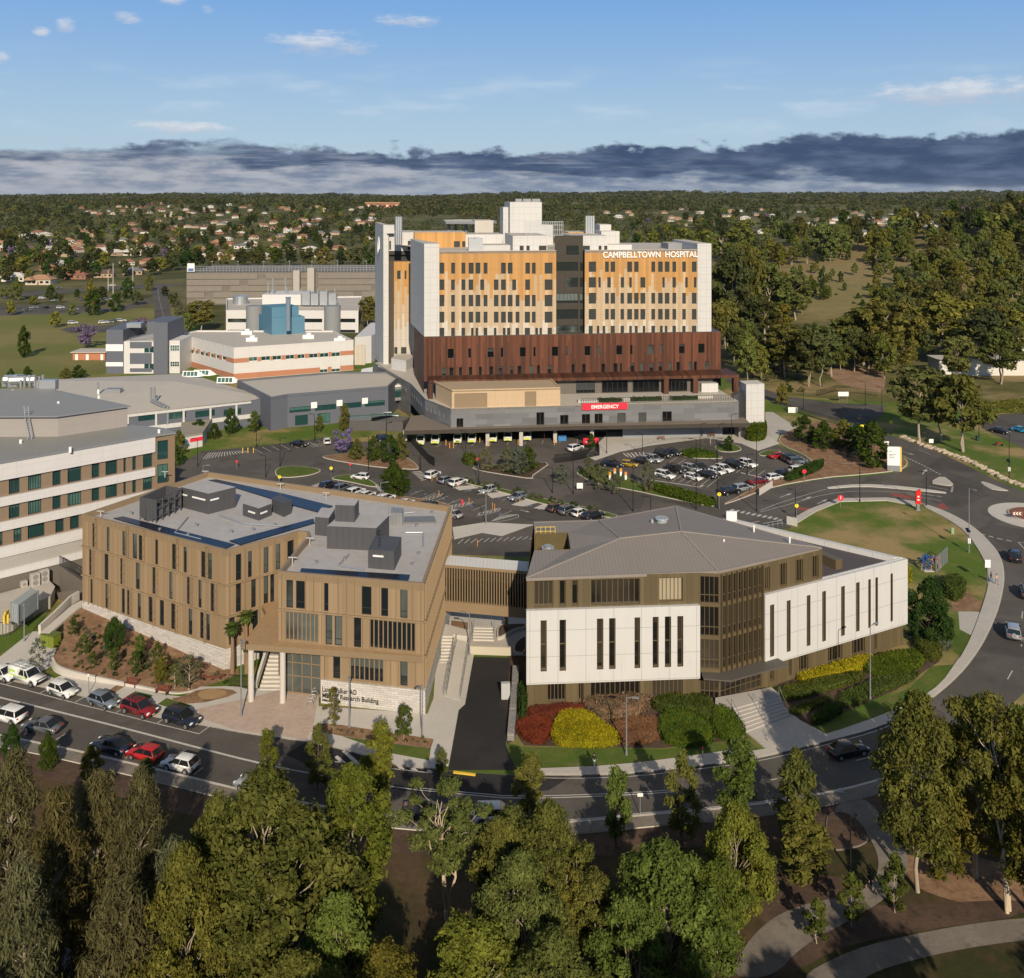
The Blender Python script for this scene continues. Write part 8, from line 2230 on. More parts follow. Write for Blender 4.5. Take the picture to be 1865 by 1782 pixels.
# =============
def lamp(x,yb,yt,label,group='black street lamps',col=None,arm=(-1,0),solar=False):
 p=G(x,yb);h=(yb-yt)*p.y/F
 o=thing('street_lamp',label,'street lamp',p,0,group)
 mb=MB();mb.tube([(0,0,0),(0,0,h*.5),(0,0,h)],[.09,.075,.055],8);mb.tube([(0,0,0),(0,0,.5)],.13,8);mb.build('pole',[col or BLACK],o,origin=(0,0,0))
 mb=MB();mb.beam((0,0,h-.05),(arm[0]*.9,arm[1]*.9,h+.05),.07,.07);mb.build('arm',[col or BLACK],o,origin=(0,0,0))
 mb=MB();mb.obox((arm[0]*1.1,arm[1]*1.1),math.atan2(arm[1],arm[0]),.75,.28,h,h+.11);mb.build('lamp_head',[col or BLACK],o,origin=(0,0,0))
 if solar:
  mb=MB();mb.add([(-.6,-.5,3.7),(.1,-.5,3.7),(.1,.3,4.2),(-.6,.3,4.2)],[(0,1,2,3)]);mb.build('solar_panel',[SOLAR],o,origin=(0,0,0))
  mb=MB();mb.box(-.2,-.05,1.6,.25,.3,2.5);mb.build('battery_box',[WSIGN],o,origin=(0,0,0))
 return o
for x,yb,yt,lab in((1185,995,905,'black lamp post directly behind the white clad building roof'),(1153,932,845,'black lamp post at the end of the planted strip'),(1268,928,800,'black lamp post beside the green hedge strip'),(1307,926,805,'black lamp post with yellow walker sign by the white wall'),(1378,932,790,'black lamp post at the zebra crossing'),(1361,865,828,'black lamp post inside the right car park'),(1449,948,892,'black lamp post with walker sign on the lawn corner'),(1566,914,825,'black lamp post on the lawn kerb'),(1687,922,860,'black lamp post behind the red sign pillar'),(1332,823,755,'black lamp post on the emergency turning circle'),(1275,826,772,'black lamp post before the emergency bike racks'),(1170,832,790,'black lamp post left of the turning circle'),(1105,826,780,'black lamp post beside the payment court'),(1305,846,800,'black lamp post among the parked cars'),(1044,900,835,'black lamp post on the kerb right of the ramp road'),(1006,898,852,'black lamp post at the end of the long shrub bed'),(872,880,838,'black lamp post with red banner by the ambulance yard'),(848,832,785,'black lamp post in the ambulance yard'),(766,856,808,'black lamp post by the ambulance yard fence'),(671,856,795,'black lamp post among the mulch island trees'),(573,803,755,'black lamp post at the slate building corner'),(467,815,770,'black lamp post in front of the slate wing'),(510,850,798,'black lamp post at the striped parking'),(484,870,830,'black lamp post beside the lens shaped lawn'),(360,850,800,'black lamp post by the white pavilion'),(704,800,755,'black lamp post by the paling fence'),(1463,745,700,'black lamp post on the upper road'),(1576,738,695,'black lamp post before the bare earth'),(1606,748,705,'black lamp post left of the big access road gums'),(1497,705,665,'black lamp post behind the white notice board'),(1783,800,745,'black lamp post in the upper right car park'),(1838,872,775,'black lamp post with solar panel by the boulders')):
 lamp(x,yb,yt,lab,arm=(-1 if(x//7)%2 else 1,.2),solar='solar' in lab)
lamp(1765,1007,890,'tall grey lamp post with solar panel on the lawn footpath','grey street lamps',METALGREY,(.4,-.9),True)
lamp(1585,1276,1140,'grey lamp post standing in the hedges of the right wing','grey street lamps',METALGREY,(.8,.5))
lamp(439,1308,1165,'dark lamp post on the pink forecourt','grey street lamps',METALGREY,(.2,-.4))
lamp(636,1328,1232,'grey lamp post in front of the wall lettering','grey street lamps',METALGREY,(.1,-.5))
lamp(769,1345,1248,'grey lamp post at the right corner of the white stone wall','grey street lamps',METALGREY,(-.3,-.5))
lamp(1141,1376,1270,'grey lamp post in the brown garden bed','grey street lamps',METALGREY,(.9,-.2))
lamp(44,1170,1100,'grey lamp post beside the shipping container','grey street lamps',METALGREY,(.1,-.3))
lamp(1549,1590,1490,'black lamp post by the oval mulch bed in the park','black park lamps',BLACK,(.3,.2))
lamp(693,932,880,'hooked grey lamp post over the accessible bays','grey street lamps',METALGREY,(1,.4))
lamp(370,888,848,'grey lamp post beside the round car park tree','grey street lamps',METALGREY,(1,0))
lamp(885,955,900,'grey lamp post in the grass tongue of the car park','grey street lamps',METALGREY,(-1,0))
lamp(855,1195,1118,'dark lamp post on the stairs beside the driveway','grey street lamps',METALGREY,(-.8,.3))
def sign(x,yb,yt,wpx,hpx,col,label,cat='sign',group=None,posts=1,pole=None,shape='box',face=None,name='road_sign'):
 p=G(x,yb);k=p.y/F;h=(yb-yt)*k;w,bh=wpx*k,hpx*k
 o=thing(name,label,cat,p,0,group)
 mb=MB()
 for i in range(posts):
  xx=0 if posts==1 else(-w*.38+w*.76*i/(posts-1));mb.tube([(xx,.06,0),(xx,.06,h-(.1 if shape=='box' else .05))],.045,6)
 mb.build('post',[pole or METALGREY],o,origin=(0,0,0))
 mb=MB()
 if shape=='box':mb.box(-w/2,-.03,h-bh,w/2,.02,h)
 elif shape=='disc':mb.tube([(0,-.03,h-bh/2),(0,.02,h-bh/2)],w/2,16 if face!='oct' else 8)
 elif shape=='diamond':mb.add([(0,-.03,h-bh),(w/2,-.03,h-bh/2),(0,-.03,h),(-w/2,-.03,h-bh/2),(0,.02,h-bh),(w/2,.02,h-bh/2),(0,.02,h),(-w/2,.02,h-bh/2)],[(0,1,2,3),(7,6,5,4),(0,4,5,1),(1,5,6,2),(2,6,7,3),(3,7,4,0)])
 mb.build('panel',[col],o,origin=(0,0,0))
 if shape=='disc' and face!='oct':
  mb=MB();q=w*.14
  mb.box(-q*.35,-.045,h-bh*.72,q*.35,-.031,h-bh*.3);mb.tube([(0,-.045,h-bh*.22),(0,-.031,h-bh*.22)],q*.5,8);mb.build('symbol',[BLACK if col is not REDSIGN else WSIGN],o,origin=(0,0,0))
 return o
YSIGN=M('yellow sign',(.78,.68,.04),.5,.05)
sign(603,868,850,6,6,YSIGN,'yellow walker disc sign by the white hatchback of the middle car park',group='yellow walker signs',shape='disc')
sign(509,882,866,6,6,YSIGN,'yellow walker disc sign behind the bronze roof edge',group='yellow walker signs',shape='disc')
sign(1310,927,897,7,7,YSIGN,'yellow walker disc sign at the corner of the white edge wall',group='yellow walker signs',shape='disc')
sign(1451,950,918,7,7,YSIGN,'yellow walker disc sign at the lawn corner',group='yellow walker signs',shape='disc')
sign(1623,790,766,6,6,YSIGN,'yellow walker disc sign on the upper access road',group='yellow walker signs',shape='disc')
sign(1570,785,774,6,5,YSIGN,'small yellow plate on the fence of the upper road',group='yellow walker signs')
sign(1531,925,902,11,11,REDSIGN,'large red disc sign on the lawn edge',shape='disc')
sign(1465,878,855,8,8,REDSIGN,'red eight sided sign by the mulch hedge',shape='disc',face='oct')
sign(1280,1384,1360,5,5,REDSIGN,'small red and white disc sign in the grass by the footpath',shape='disc')
sign(1166,1486,1445,10,6,WSIGN,'hooked grey street sign at the park kerb',posts=1)
sign(1799,1065,1020,10,14,WSIGN,'white notice sign beside the two walkers')
sign(1532,1446,1436,10,8,WSIGN,'small white sign at the park path entrance')
sign(161,1266,1228,3,4,WSIGN,'thin parking sign on the pavement by the left bench')
sign(1696,816,800,8,7,WSIGN,'white sign with red top before the big access road gum',posts=2)
sign(1615,812,804,8,6,WSIGN,'small white and red sign by the tall slope tree')
sign(1056,895,880,11,10,WSIGN,'white and red notice on the bed by the ramp road',posts=2)
sign(871,855,835,8,6,REDSIGN,'red banner sign in front of the grey leaved trees')
sign(642,832,824,4,6,WSIGN,'white sign plate on the mulch island')
sign(638,855,843,5,6,REDSIGN,'pink give way sign at the mulch island tip',shape='diamond')
sign(431,855,838,5,6,REDSIGN,'pink give way sign left of the lens shaped lawn',shape='diamond')
sign(842,922,910,3,10,REDSIGN,'red parking post in the accessible bays')
sign(1294,812,795,1.5,14,METALGREY,'grey post before the emergency forecourt')
sign(1763,980,976,5,12,WSIGN,'white box on the tall grey lamp post')if False else None
sign(1444,752,742,17,10,WSIGN,'white blank direction board on the kerb behind the lift tower',posts=2,name='direction_board')
sign(1536,735,714,19,8,WSIGN,'white notice board on two grey posts before the bare earth',posts=2,name='notice_board')
def pillar(x,yb,yt,wpx,label):
 p=G(x,yb);k=p.y/F;h=(yb-yt)*k;w=wpx*k
 o=thing('sign_pillar',label,'sign',p,R(-8));return o,w,h
o,w,h=pillar(1627,858,814,22,'tall white sign pillar with grey foot and yellow edge beside the access road')
mb=MB();mb.box(-w/2,-.35,h*.24,w/2,.35,h);mb.build('panel',[WSIGN],o,origin=(0,0,0))
mb=MB();mb.box(-w/2,-.34,0,w/2,.34,h*.24-.01);mb.build('foot',[METALGREY],o,origin=(0,0,0))
mb=MB();mb.box(w/2,-.36,0,w/2+.35,.36,h+.01);mb.build('edge',[M('yellow ochre sign',(.70,.46,.10),.5)],o,origin=(0,0,0))
mb=MB()
for z,l in((.80,.35),(.68,.75),(.62,.45),(.55,.6)):mb.box(-w*.38,-.37,h*z,-w*.38+w*.75*l,-.352,h*z+.14)
mb.build('lettering',[METALGREY],o,origin=(0,0,0))
o,w,h=pillar(1672,930,896,8,'slim bright red sign pillar on a grey foot at the lawn edge')
RB=M('bright red sign',(.85,.02,.015),.45,.03)
mb=MB();mb.box(-w/2,-.3,h*.36,w/2,.3,h);mb.v=[(x_,y_,z_+(.5 if x_>0 and z_>h*.9 else 0))for x_,y_,z_ in mb.v];mb.build('panel',[RB],o,origin=(0,0,0))
mb=MB();mb.box(-w*.3,-.2,.12,w*.3,.2,h*.36);mb.box(-w*.55,-.35,0,w*.55,.35,.12);mb.build('foot',[METALGREY],o,origin=(0,0,0))
mb=MB();
for z in(.55,.72):mb.box(-w*.2,-.315,h*z,w*.2,-.302,h*z+.3)
mb.build('symbol',[WSIGN],o,origin=(0,0,0))
o=thing('chevron_board','chevron arrow board on the roundabout','sign',(*g2(1853,947),.35))
mb=MB();mb.box(-1.0,-.05,.5,1.0,0,1.2);mb.tube([(-.6,.05,0),(-.6,.05,.6)],.05,6);mb.build('board',[BRICKRED],o,origin=(0,0,0))
mb=MB()
for i in range(3):
 x_=-.6+i*.55;mb.add([(x_,-.06,.55),(x_+.22,-.06,.55),(x_-.05,-.06,.85),(x_+.22,-.06,1.15),(x_,-.06,1.15),(x_-.27,-.06,.85)],[(0,1,2,5),(5,2,3,4)])
mb.build('chevrons',[WSIGN],o,origin=(0,0,0))
def bench(x,y,ang,label,zm=zs,z=.14):
 p=G(*zm(x,y));p.z=z
 o=thing('bench',label,'bench',p,ang,'red timber benches');T_=M('red timber',(.20,.065,.04),.6,.2,4,coord='O')
 mb=MB();
 for i in range(4):mb.box(-.9,-.25+i*.13,.42,.9,-.14+i*.13,.46)
 mb.build('seat',[T_],o,origin=(0,0,0))
 mb=MB()
 for i in range(3):mb.box(-.9,.28+i*.03,.52+i*.13,.9,.31+i*.03,.62+i*.13)
 mb.build('backrest',[T_],o,origin=(0,0,0))
 for x_ in(-.75,.75):mb=MB();mb.box(x_-.04,-.22,0,x_+.04,.28,.42);mb.box(x_-.04,.26,.4,x_+.04,.30,.9);mb.build('leg',[DARK],o,origin=(0,0,0))
bench(965,700,R(-18),'left red timber bench against the low street wall')
bench(1195,752,R(-18),'right red timber bench against the low street wall')
o=thing('bench','curved red timber bench on the wall above the gold gravel','bench',(*GP(*zs(1560,680)).xy,.55),R(4),'red timber benches')
mb=MB()
for i in range(5):
 pts=[(1.9*math.sin(t)*(1+.02*i),1.2-(1.9+i*.11)*math.cos(t)+.9,.40)for t in np.linspace(-.8,.8,9)]
 for a,b_ in zip(pts,pts[1:]):mb.beam(a,b_,.09,.05)
mb.build('seat',[M('red timber',(.2,.06,.04))],o,origin=(0,0,0))
mb=MB()
for x_ in(-1,0,1):mb.box(x_-.05,.1,0,x_+.05,.5,.4)
mb.build('leg',[DARK],o,origin=(0,0,0))
for i,(x,y)in enumerate(((372,275),(578,262),(775,256))):
 bench(x,y,R(6),('orange bench before the screen wall of the emergency entry','orange bench right of the emergency entry','orange bench at the foot of the lift tower')[i],zq,.02)
gw_=thing('garden_wall','low curving pale concrete wall holding the planted slope above the pavement','wall',(_fw[0].x,_fw[0].y,0))
mb=MB();fwx=[(p.x,p.y)for p in _fw];o2=off_line(fwx,.3)
for i in range(len(fwx)-1):
 z0,z1=_fw[i].z+.12,_fw[i+1].z+.12
 mb.prism([fwx[i],fwx[i+1],o2[i+1],o2[i]],0,[z0,z1,z1,z0])
mb.build('wall',[CONC2],gw_)
gw2=thing('ramp_wall','pale concrete path wall climbing beside the lime green cabinet to the stone base','wall',(*GP(*zs(470,330)).xy,0))
mb=MB();pts=[GP(*zs(*p))for p in((292,300),(400,200),(520,80),(580,45))]
for a,b_ in zip(pts,pts[1:]):mb.beam((a.x,a.y,a.z+.5),(b_.x,b_.y,b_.z+.5),.35,1.3)
pts=[GP(*zs(*p))for p in((330,310),(440,215),(560,110),(620,75))]
for a,b_ in zip(pts,pts[1:]):mb.beam((a.x,a.y,a.z+.1),(b_.x,b_.y,b_.z+.1),1.4,.3)
mb.build('wall',[CONC2],gw2)
lc=thing('cabinet','lime green utility cabinet at the end of the pavement','cabinet',(*G(*zs(375,395)).xy,.14),R(-20))
mb=MB();mb.box(-1.15,-.7,0,1.15,.7,1.55);me=bevel_mesh(mb,'casing',[M('lime paint',(.17,.205,.025),.5,.15)],.05,1,False);link('casing',me,lc)
mb=MB();mb.box(-1.2,-.75,1.55,1.2,.75,1.66);mb.build('lid',[M('lime lid',(.11,.14,.03),.5,.1)],lc,origin=(0,0,0))
mb=MB();
for x_ in(-.38,.38):mb.box(x_-.01,-.712,.1,x_+.01,-.70,1.5)
mb.build('door',[DARK],lc,origin=(0,0,0))
picket('gate','small black gate beside the palms',GZ(zs,[(1690,700),(1740,702),(1835,710)]),1.7,.16,.03,BLACK,'gate')
rs=thing('side_stair','pale concrete side stair and ramp with steel rails along the right bronze wall','stair',(*g2(*zv(100,800)),0))
mb=MB()
l0,l1,l2,l3=(Vector(g2(*zv(*p)))for p in((0,720),(105,720),(140,540),(25,540)))
for i in range(9):
 a,b_=l0.lerp(l3,i/9),l1.lerp(l2,i/9);mb.prism([tuple(a),tuple(b_),tuple(l2),tuple(l3)],0 if i==0 else .18*i,.18*(i+1))
mb.build('steps',[CONC2],rs)
mb=MB();mb.prism(GZ(zv,[(55,1060),(210,1110),(300,590),(180,560)]),.12,[.16,.16,1.2,1.2]);mb.build('ramp',[CONC2],rs)
mb=MB();mb.prism([tuple(l3),tuple(l2),g2(*zv(300,560)),g2(*zv(320,500)),g2(*zv(60,430))],.1,1.6);mb.build('landing',[CONC2],rs)
for pts in(((45,1060),(150,590)),((75,1060),(175,560)),((215,1090),(300,600)),((20,560),(15,700))):
 a,b_=(G(*zv(*p))for p in pts);mb=MB()
 for z in(.6,1.05):mb.tube([(a.x,a.y,z),(b_.x,b_.y,z+.9)],.03,6)
 for t in np.linspace(0,1,9):p=a.lerp(b_,t);mb.tube([(p.x,p.y,.1),(p.x,p.y,1.05+.9*t)],.025,5)
 mb.build('handrail',[SILVER],rs)
s3=thing('upper_stair','short pale stair with handrails below the footbridge','stair',(*g2(*zv(450,440)),0))
mb=MB();l0,l1,l2,l3=(Vector(g2(*zv(*p)))for p in((340,490),(555,495),(555,400),(350,395)))
for i in range(5):a,b_=l0.lerp(l3,i/5),l1.lerp(l2,i/5);mb.prism([tuple(a),tuple(b_),tuple(l2),tuple(l3)],.15*i,.15*(i+1)+.1)
mb.build('steps',[CONC2],s3)
for a,b_ in((l0,l3),(l1,l2)):
 mb=MB();mb.tube([(*a,1.0),(*b_,1.75)],.03,6)
 for t in(0,.5,1):p=a.lerp(b_,t);mb.tube([(*p,0),(*p,1+.75*t)],.025,5)
 mb.build('handrail',[SILVER],s3)
sheet('court',GZ(zv,[(60,290),(110,60),(340,90),(500,100),(660,120),(885,120),(885,640),(740,640),(620,560),(300,560),(0,520),(30,430)]),CONC,.05)
sheet('gravel_strip',GZ(zv,[(690,640),(900,630),(900,1180),(800,1300),(770,1480),(690,1540),(676,1500),(690,1000)]),MULCHD,.022)
sheet('side_paving',GZ(zv,[(-20,520),(70,520),(70,1120),(30,1260),(-60,1260),(-60,1100)]),CONC2,.1)
island('garden_bed',GZ(zv,[(95,440),(105,320),(310,350),(305,450)]),MULCH,.75,.25,0,kerb=CONC2)
island('garden_bed',GZ(zv,[(590,370),(660,350),(885,340),(885,380),(760,400),(620,490),(580,480)]),MULCHD,.5,.2,1,kerb=CONC2)
island('garden_bed',GZ(zv,[(760,540),(830,480),(885,455),(885,640),(745,630)]),MULCHD,.4,.2,1,kerb=CONC2)
wl2=thing('driveway_wall','low pale wall closing the upper end of the dark driveway','wall',(*g2(*zv(480,600)),0))
mb=MB();a,b_=g2(*zv(300,625)),g2(*zv(735,640));mb.prism([a,b_,(b_[0],b_[1]+.4),(a[0],a[1]+.4)],0,1.1);mb.build('wall',[M('cream wall',(.50,.45,.36),.85,.1)],wl2)
wl3=thing('retaining_wall','grey stone retaining wall along the right side of the driveway','wall',(*g2(*zv(720,1200)),0))
mb=MB();pts=GZ(zv,[(690,1500),(712,1250),(735,1000),(745,820)]);o2=off_line(pts,.8)
for i in range(3):mb.prism([pts[i],pts[i+1],o2[i+1],o2[i]],0,.9+.1*i)
mb.build('wall',[panels('grey stone blocks',(.27,.26,.25),.5,.25,.6,.03,.9,.12,.5,jitter=.15)],wl3)
bx=thing('meter_box','grey steel box standing on the driveway edge','cabinet',(*g2(*zv(672,1075)),0),.1)
mb=MB();mb.box(-.55,-.3,.15,.55,.3,2.0);me=bevel_mesh(mb,'casing',[M('pale grey steel',(.42,.43,.43),.5,.05)],.03,1,False);link('casing',me,bx)
mb=MB();mb.box(-.5,-.25,0,.5,.25,.15);mb.box(-.01,-.31,.2,.01,-.30,1.9);mb.build('base',[CONC],bx,origin=(0,0,0))
for i in range(5):
 p=G(*zx(30+i*22,560-i*48));o=thing('bike_hoop','steel bicycle hoop at the right edge of the pink forecourt','bike rack',(p.x,p.y,.14),R(20),'bicycle hoops of the forecourt')
 mb=MB();mb.tube([(-.4,0,0),(-.4,0,.6),(-.25,0,.82),(.25,0,.82),(.4,0,.6),(.4,0,0)],.035,8);mb.build('hoop',[SILVER],o,origin=(0,0,0))
sheet('emergency_forecourt',GZ(zq,[(60,340),(160,240),(320,210),(620,205),(760,225),(860,290),(770,320),(700,290),(560,268),(320,300),(200,325),(100,360)]),CONC2,.03)
for i in range(22):
 p=G(*zq(258+i*18,312-42*math.sin(min(1.57,i*.12))));o=thing('bike_hoop','steel bollard hoop along the emergency forecourt kerb','bollard',p,0,'hoops of the emergency kerb')
 mb=MB();mb.tube([(-.3,0,0),(-.3,0,.8),(.3,0,.8),(.3,0,0)],.05,6);mb.build('hoop',[SILVER],o,origin=(0,0,0))
hd_=thing('hoarding','red and white fabric hoarding at the ambulance yard fence','hoarding',(*g2(*zp(1718,255)),0),R(8))
mb=MB();mb.box(-1.9,-.4,.9,1.9,.5,2.5);me=bevel_mesh(mb,'fabric',[REDSIGN],.15,2);link('fabric',me,hd_)
mb=MB();mb.box(-1.9,-.42,0,-1.8,.5,.9);mb.box(1.8,-.42,0,1.9,.5,.9);mb.build('leg',[DARK],hd_,origin=(0,0,0))
mb=MB()
for x_ in(-1.3,-.5,.3):mb.box(x_,-.42,1.5,x_+.5,-.405,1.75)
mb.build('lettering',[WSIGN],hd_,origin=(0,0,0))
picket('yard_fence','dark panel fence curving round the right end of the ambulance yard',GZ(zp,[(1560,180),(1640,200),(1760,250),(1770,300),(1600,335),(1500,345)]),2.0,.22,.1,BLACK)
picket('yard_fence','dark slatted fence along the left side of the ambulance yard',GZ(zp,[(575,130),(600,190),(660,260),(735,345),(770,365)]),2.0,.25,.1,BLACK)
picket('road_fence','black picket fence between upper road and concrete ramp',GZ(zq,[(880,150),(1000,185),(1100,215)]),1.8,.3,.05,BLACK)
picket('road_fence','black fence before the bare earth beside the notice board',GZ(zq,[(1010,95),(1090,75),(1180,85),(1260,95)]),1.8,.4,.05,BLACK)
picket('play_fence','short row of grey posts beside the blue sculpture',GZ(zk,[(1225,575),(1260,540),(1302,500)]),2.6,.8,.18,METALGREY)
ln=thing('edge_wall','white slab edge wall beside the zebra crossing','wall',(*g2(*zq(660,600)),0))
mb=MB()
for x0,y0,x1,y1,h in((648,608,682,612,1.6),(888,622,932,632,1.5),(775,505,830,470,1.4)):
 a,b_=g2(*zq(x0,y0)),g2(*zq(x1,y1));mb.prism([a,b_,(b_[0],b_[1]+.3),(a[0],a[1]+.3)],0,h)
mb.build('slab',[CONC2],ln)
for i,(x,y)in enumerate(((160,440),(180,425),(205,425),(225,440))):
 p=G(*zq(x,y));o=thing('payment_machine','orange topped payment machine, %s in the paved court'%('leftmost','second from left','third from left','rightmost')[i],'machine',p,0,'payment machines')
 mb=MB();mb.box(-.22,-.2,0,.22,.2,1.1);mb.build('casing',[WSIGN],o,origin=(0,0,0));mb=MB();mb.box(-.26,-.24,1.1,.26,.24,1.75);mb.build('hood',[M('orange paint',(.62,.28,.06),.5)],o,origin=(0,0,0))
for i,(x,y)in enumerate(((755,455),(918,488),(1095,535),(1288,585),(797,548),(980,592),(1122,622),(1135,630),(1030,850),(785,460))):
 p=G(*zp(x,y));o=thing('bollard','yellow bollard post at the head of an accessible bay','bollard',p,0,'yellow bay bollards')
 mb=MB();mb.tube([(0,0,0),(0,0,1.15)],.065,8);mb.tube([(0,0,1.15),(0,0,1.2)],[.065,.03],8);mb.build('post',[M('orange paint',(.62,.28,.06))],o,origin=(0,0,0))
for i,(x,y)in enumerate(((862,255),(885,255),(1097,245),(1290,240),(1437,195),(1498,235),(840,238),(1045,220),(1278,235))):
 p=G(*zp(x,y));o=thing('bollard','orange bollard guarding the ambulance canopy columns','bollard',p,0,'orange canopy bollards')
 mb=MB();mb.tube([(0,0,0),(0,0,1.3)],.12,8);mb.tube([(0,0,1.3),(0,0,1.36)],[.12,.05],8);mb.build('post',[M('orange paint',(.62,.28,.06))],o,origin=(0,0,0))
for i,(x,y)in enumerate(((1085,945),(1108,945),(1133,945))):
 p=G(*zl(x,y));o=thing('bollard','yellow bollard at the striped parking before the slate wing','bollard',p,0,'yellow bollards of the striped parking')
 mb=MB();mb.tube([(0,0,0),(0,0,1.2)],.1,8);mb.tube([(0,0,1.2),(0,0,1.25)],[.1,.04],8);mb.build('post',[YELP],o,origin=(0,0,0))
bn=thing('skip_bin','blue bin beside the ambulance yard column','bin',(*g2(*zp(1545,210)),0));mb=MB();mb.prism([(-1,-.6),(1,-.6),(1,.6),(-1,.6)],.1,1.2);mb.build('tub',[M('bin blue',(.05,.20,.45),.5)],bn,origin=(0,0,0))
mb=MB();mb.box(-1.05,-.65,1.2,1.05,.65,1.3);mb.build('lid',[M('bin lid',(.04,.14,.33),.5)],bn,origin=(0,0,0))
gb_=thing('litter_bin','dark green bin on the path behind the boulders','bin',(*g2(*zy(1312,150)),0));mb=MB();mb.box(-.35,-.35,0,.35,.35,1.1);mb.build('tub',[M('bin green',(.02,.06,.04),.5)],gb_,origin=(0,0,0));mb=MB();mb.box(-.38,-.4,1.1,.38,.4,1.2);mb.build('lid',[BLACK],gb_,origin=(0,0,0))
gm=thing('marker_post','small pale green marker pillar on the lawn','post',(*g2(*zy(1010,1258)),0));mb=MB();mb.prism([(-.25,-.2),(.25,-.2),(.2,.2),(-.2,.2)],0,1.0);mb.build('body',[M('pale green paint',(.22,.38,.18),.6)],gm,origin=(0,0,0));mb=MB();mb.box(-.28,-.22,1.0,.28,.22,1.08);mb.build('cap',[M('pale green paint',(.22,.38,.18))],gm,origin=(0,0,0))
BO=M('sandstone',(.44,.36,.27),.9,.3,1.5)
for i in range(26):
 t=i/25
 x,y=430+(1860-430)*t,(100+175*t**1.0*2.2)if t<.4 else None
 xs=[430,590,700,830,960,1130,1270,1380,1530,1690,1860];ys=[115,180,225,262,310,370,425,480,565,640,700]
 x=430+1430*t;y=np.interp(x,xs,ys)
 p=G(*zy(x,y));rg=np.random.default_rng(i+50)
 bm=bmesh.new();bmesh.ops.create_icosphere(bm,subdivisions=2,radius=.8)
 sc_=Vector((1.15+rg.random()*.5,.8,.62+rg.random()*.2))
 for v in bm.verts:
  v.co=Vector(v.co[:])*(1+.22*math.sin(v.co.x*5+i)*math.cos(v.co.y*4+i*2)+.12*rg.normal()*.5);v.co=Vector((v.co.x*sc_.x,v.co.y*sc_.y,max(-.15,v.co.z*sc_.z)))
 me=bpy.data.meshes.new('boulder');bm.to_mesh(me);bm.free();me.materials.append(BO)
 o=link('boulder',me);o.location=(p.x,p.y,.1);o.rotation_euler=(0,0,R(-35)+rg.normal()*.3);tag(o,'pale sandstone boulder of the line along the access road verge','boulder','boulders along the access road')
sp=thing('sculpture','blue and pink tangle sculpture on grey posts standing on the lawn','sculpture',(*g2(*zk(1160,560)),0));rg=np.random.default_rng(4);sp.scale=(.75,.75,.75)
BLU=M('cobalt paint',(.025,.075,.22),.5,.3,2);PK=M('pink paint',(.36,.19,.16),.5,.1)
for m_,cx,n in((BLU,-.4,26),(PK,1.4,14)):
 mb=MB()
 for k in range(n):
  a=Vector((cx+rg.normal()*.5,rg.normal()*.4,1.6+abs(rg.normal())*.8));b_=a+Vector((rg.normal()*.7,rg.normal()*.5,rg.normal()*.5));mb.tube([a,(a+b_)/2+Vector((0,0,.2)),b_],[.12,.2,.06],6)
 mb.build('tangle',[m_],sp,origin=(0,0,0))
for x_ in(-1.4,-.7,.2,.9):
 mb=MB();mb.tube([(x_,0,0),(x_*.8,0,2.0)],.12,8);mb.build('leg',[M('cobalt paint',(.02,.1,.36))if x_>-1 and x_<.5 else PK],sp,origin=(0,0,0))
mb=MB();mb.box(-1.0,-.8,0,1.4,.8,.1);mb.build('base',[CONC2],sp,origin=(0,0,0))
gr_=thing('guide_rail','grey steel guard rail on the lawn corner by the crossing','rail',(*g2(*zk(40,255)),0))
mb=MB();
for i in range(5):mb.tube([(-2+i,i*.45,0),(-2+i,i*.45,1.1)],.05,6)
mb.beam((-2,0,1.0),(2,1.8,1.0),.08,.1);mb.beam((-2,0,.5),(2,1.8,.5),.08,.1);mb.build('rail',[SILVER],gr_,origin=(0,0,0))
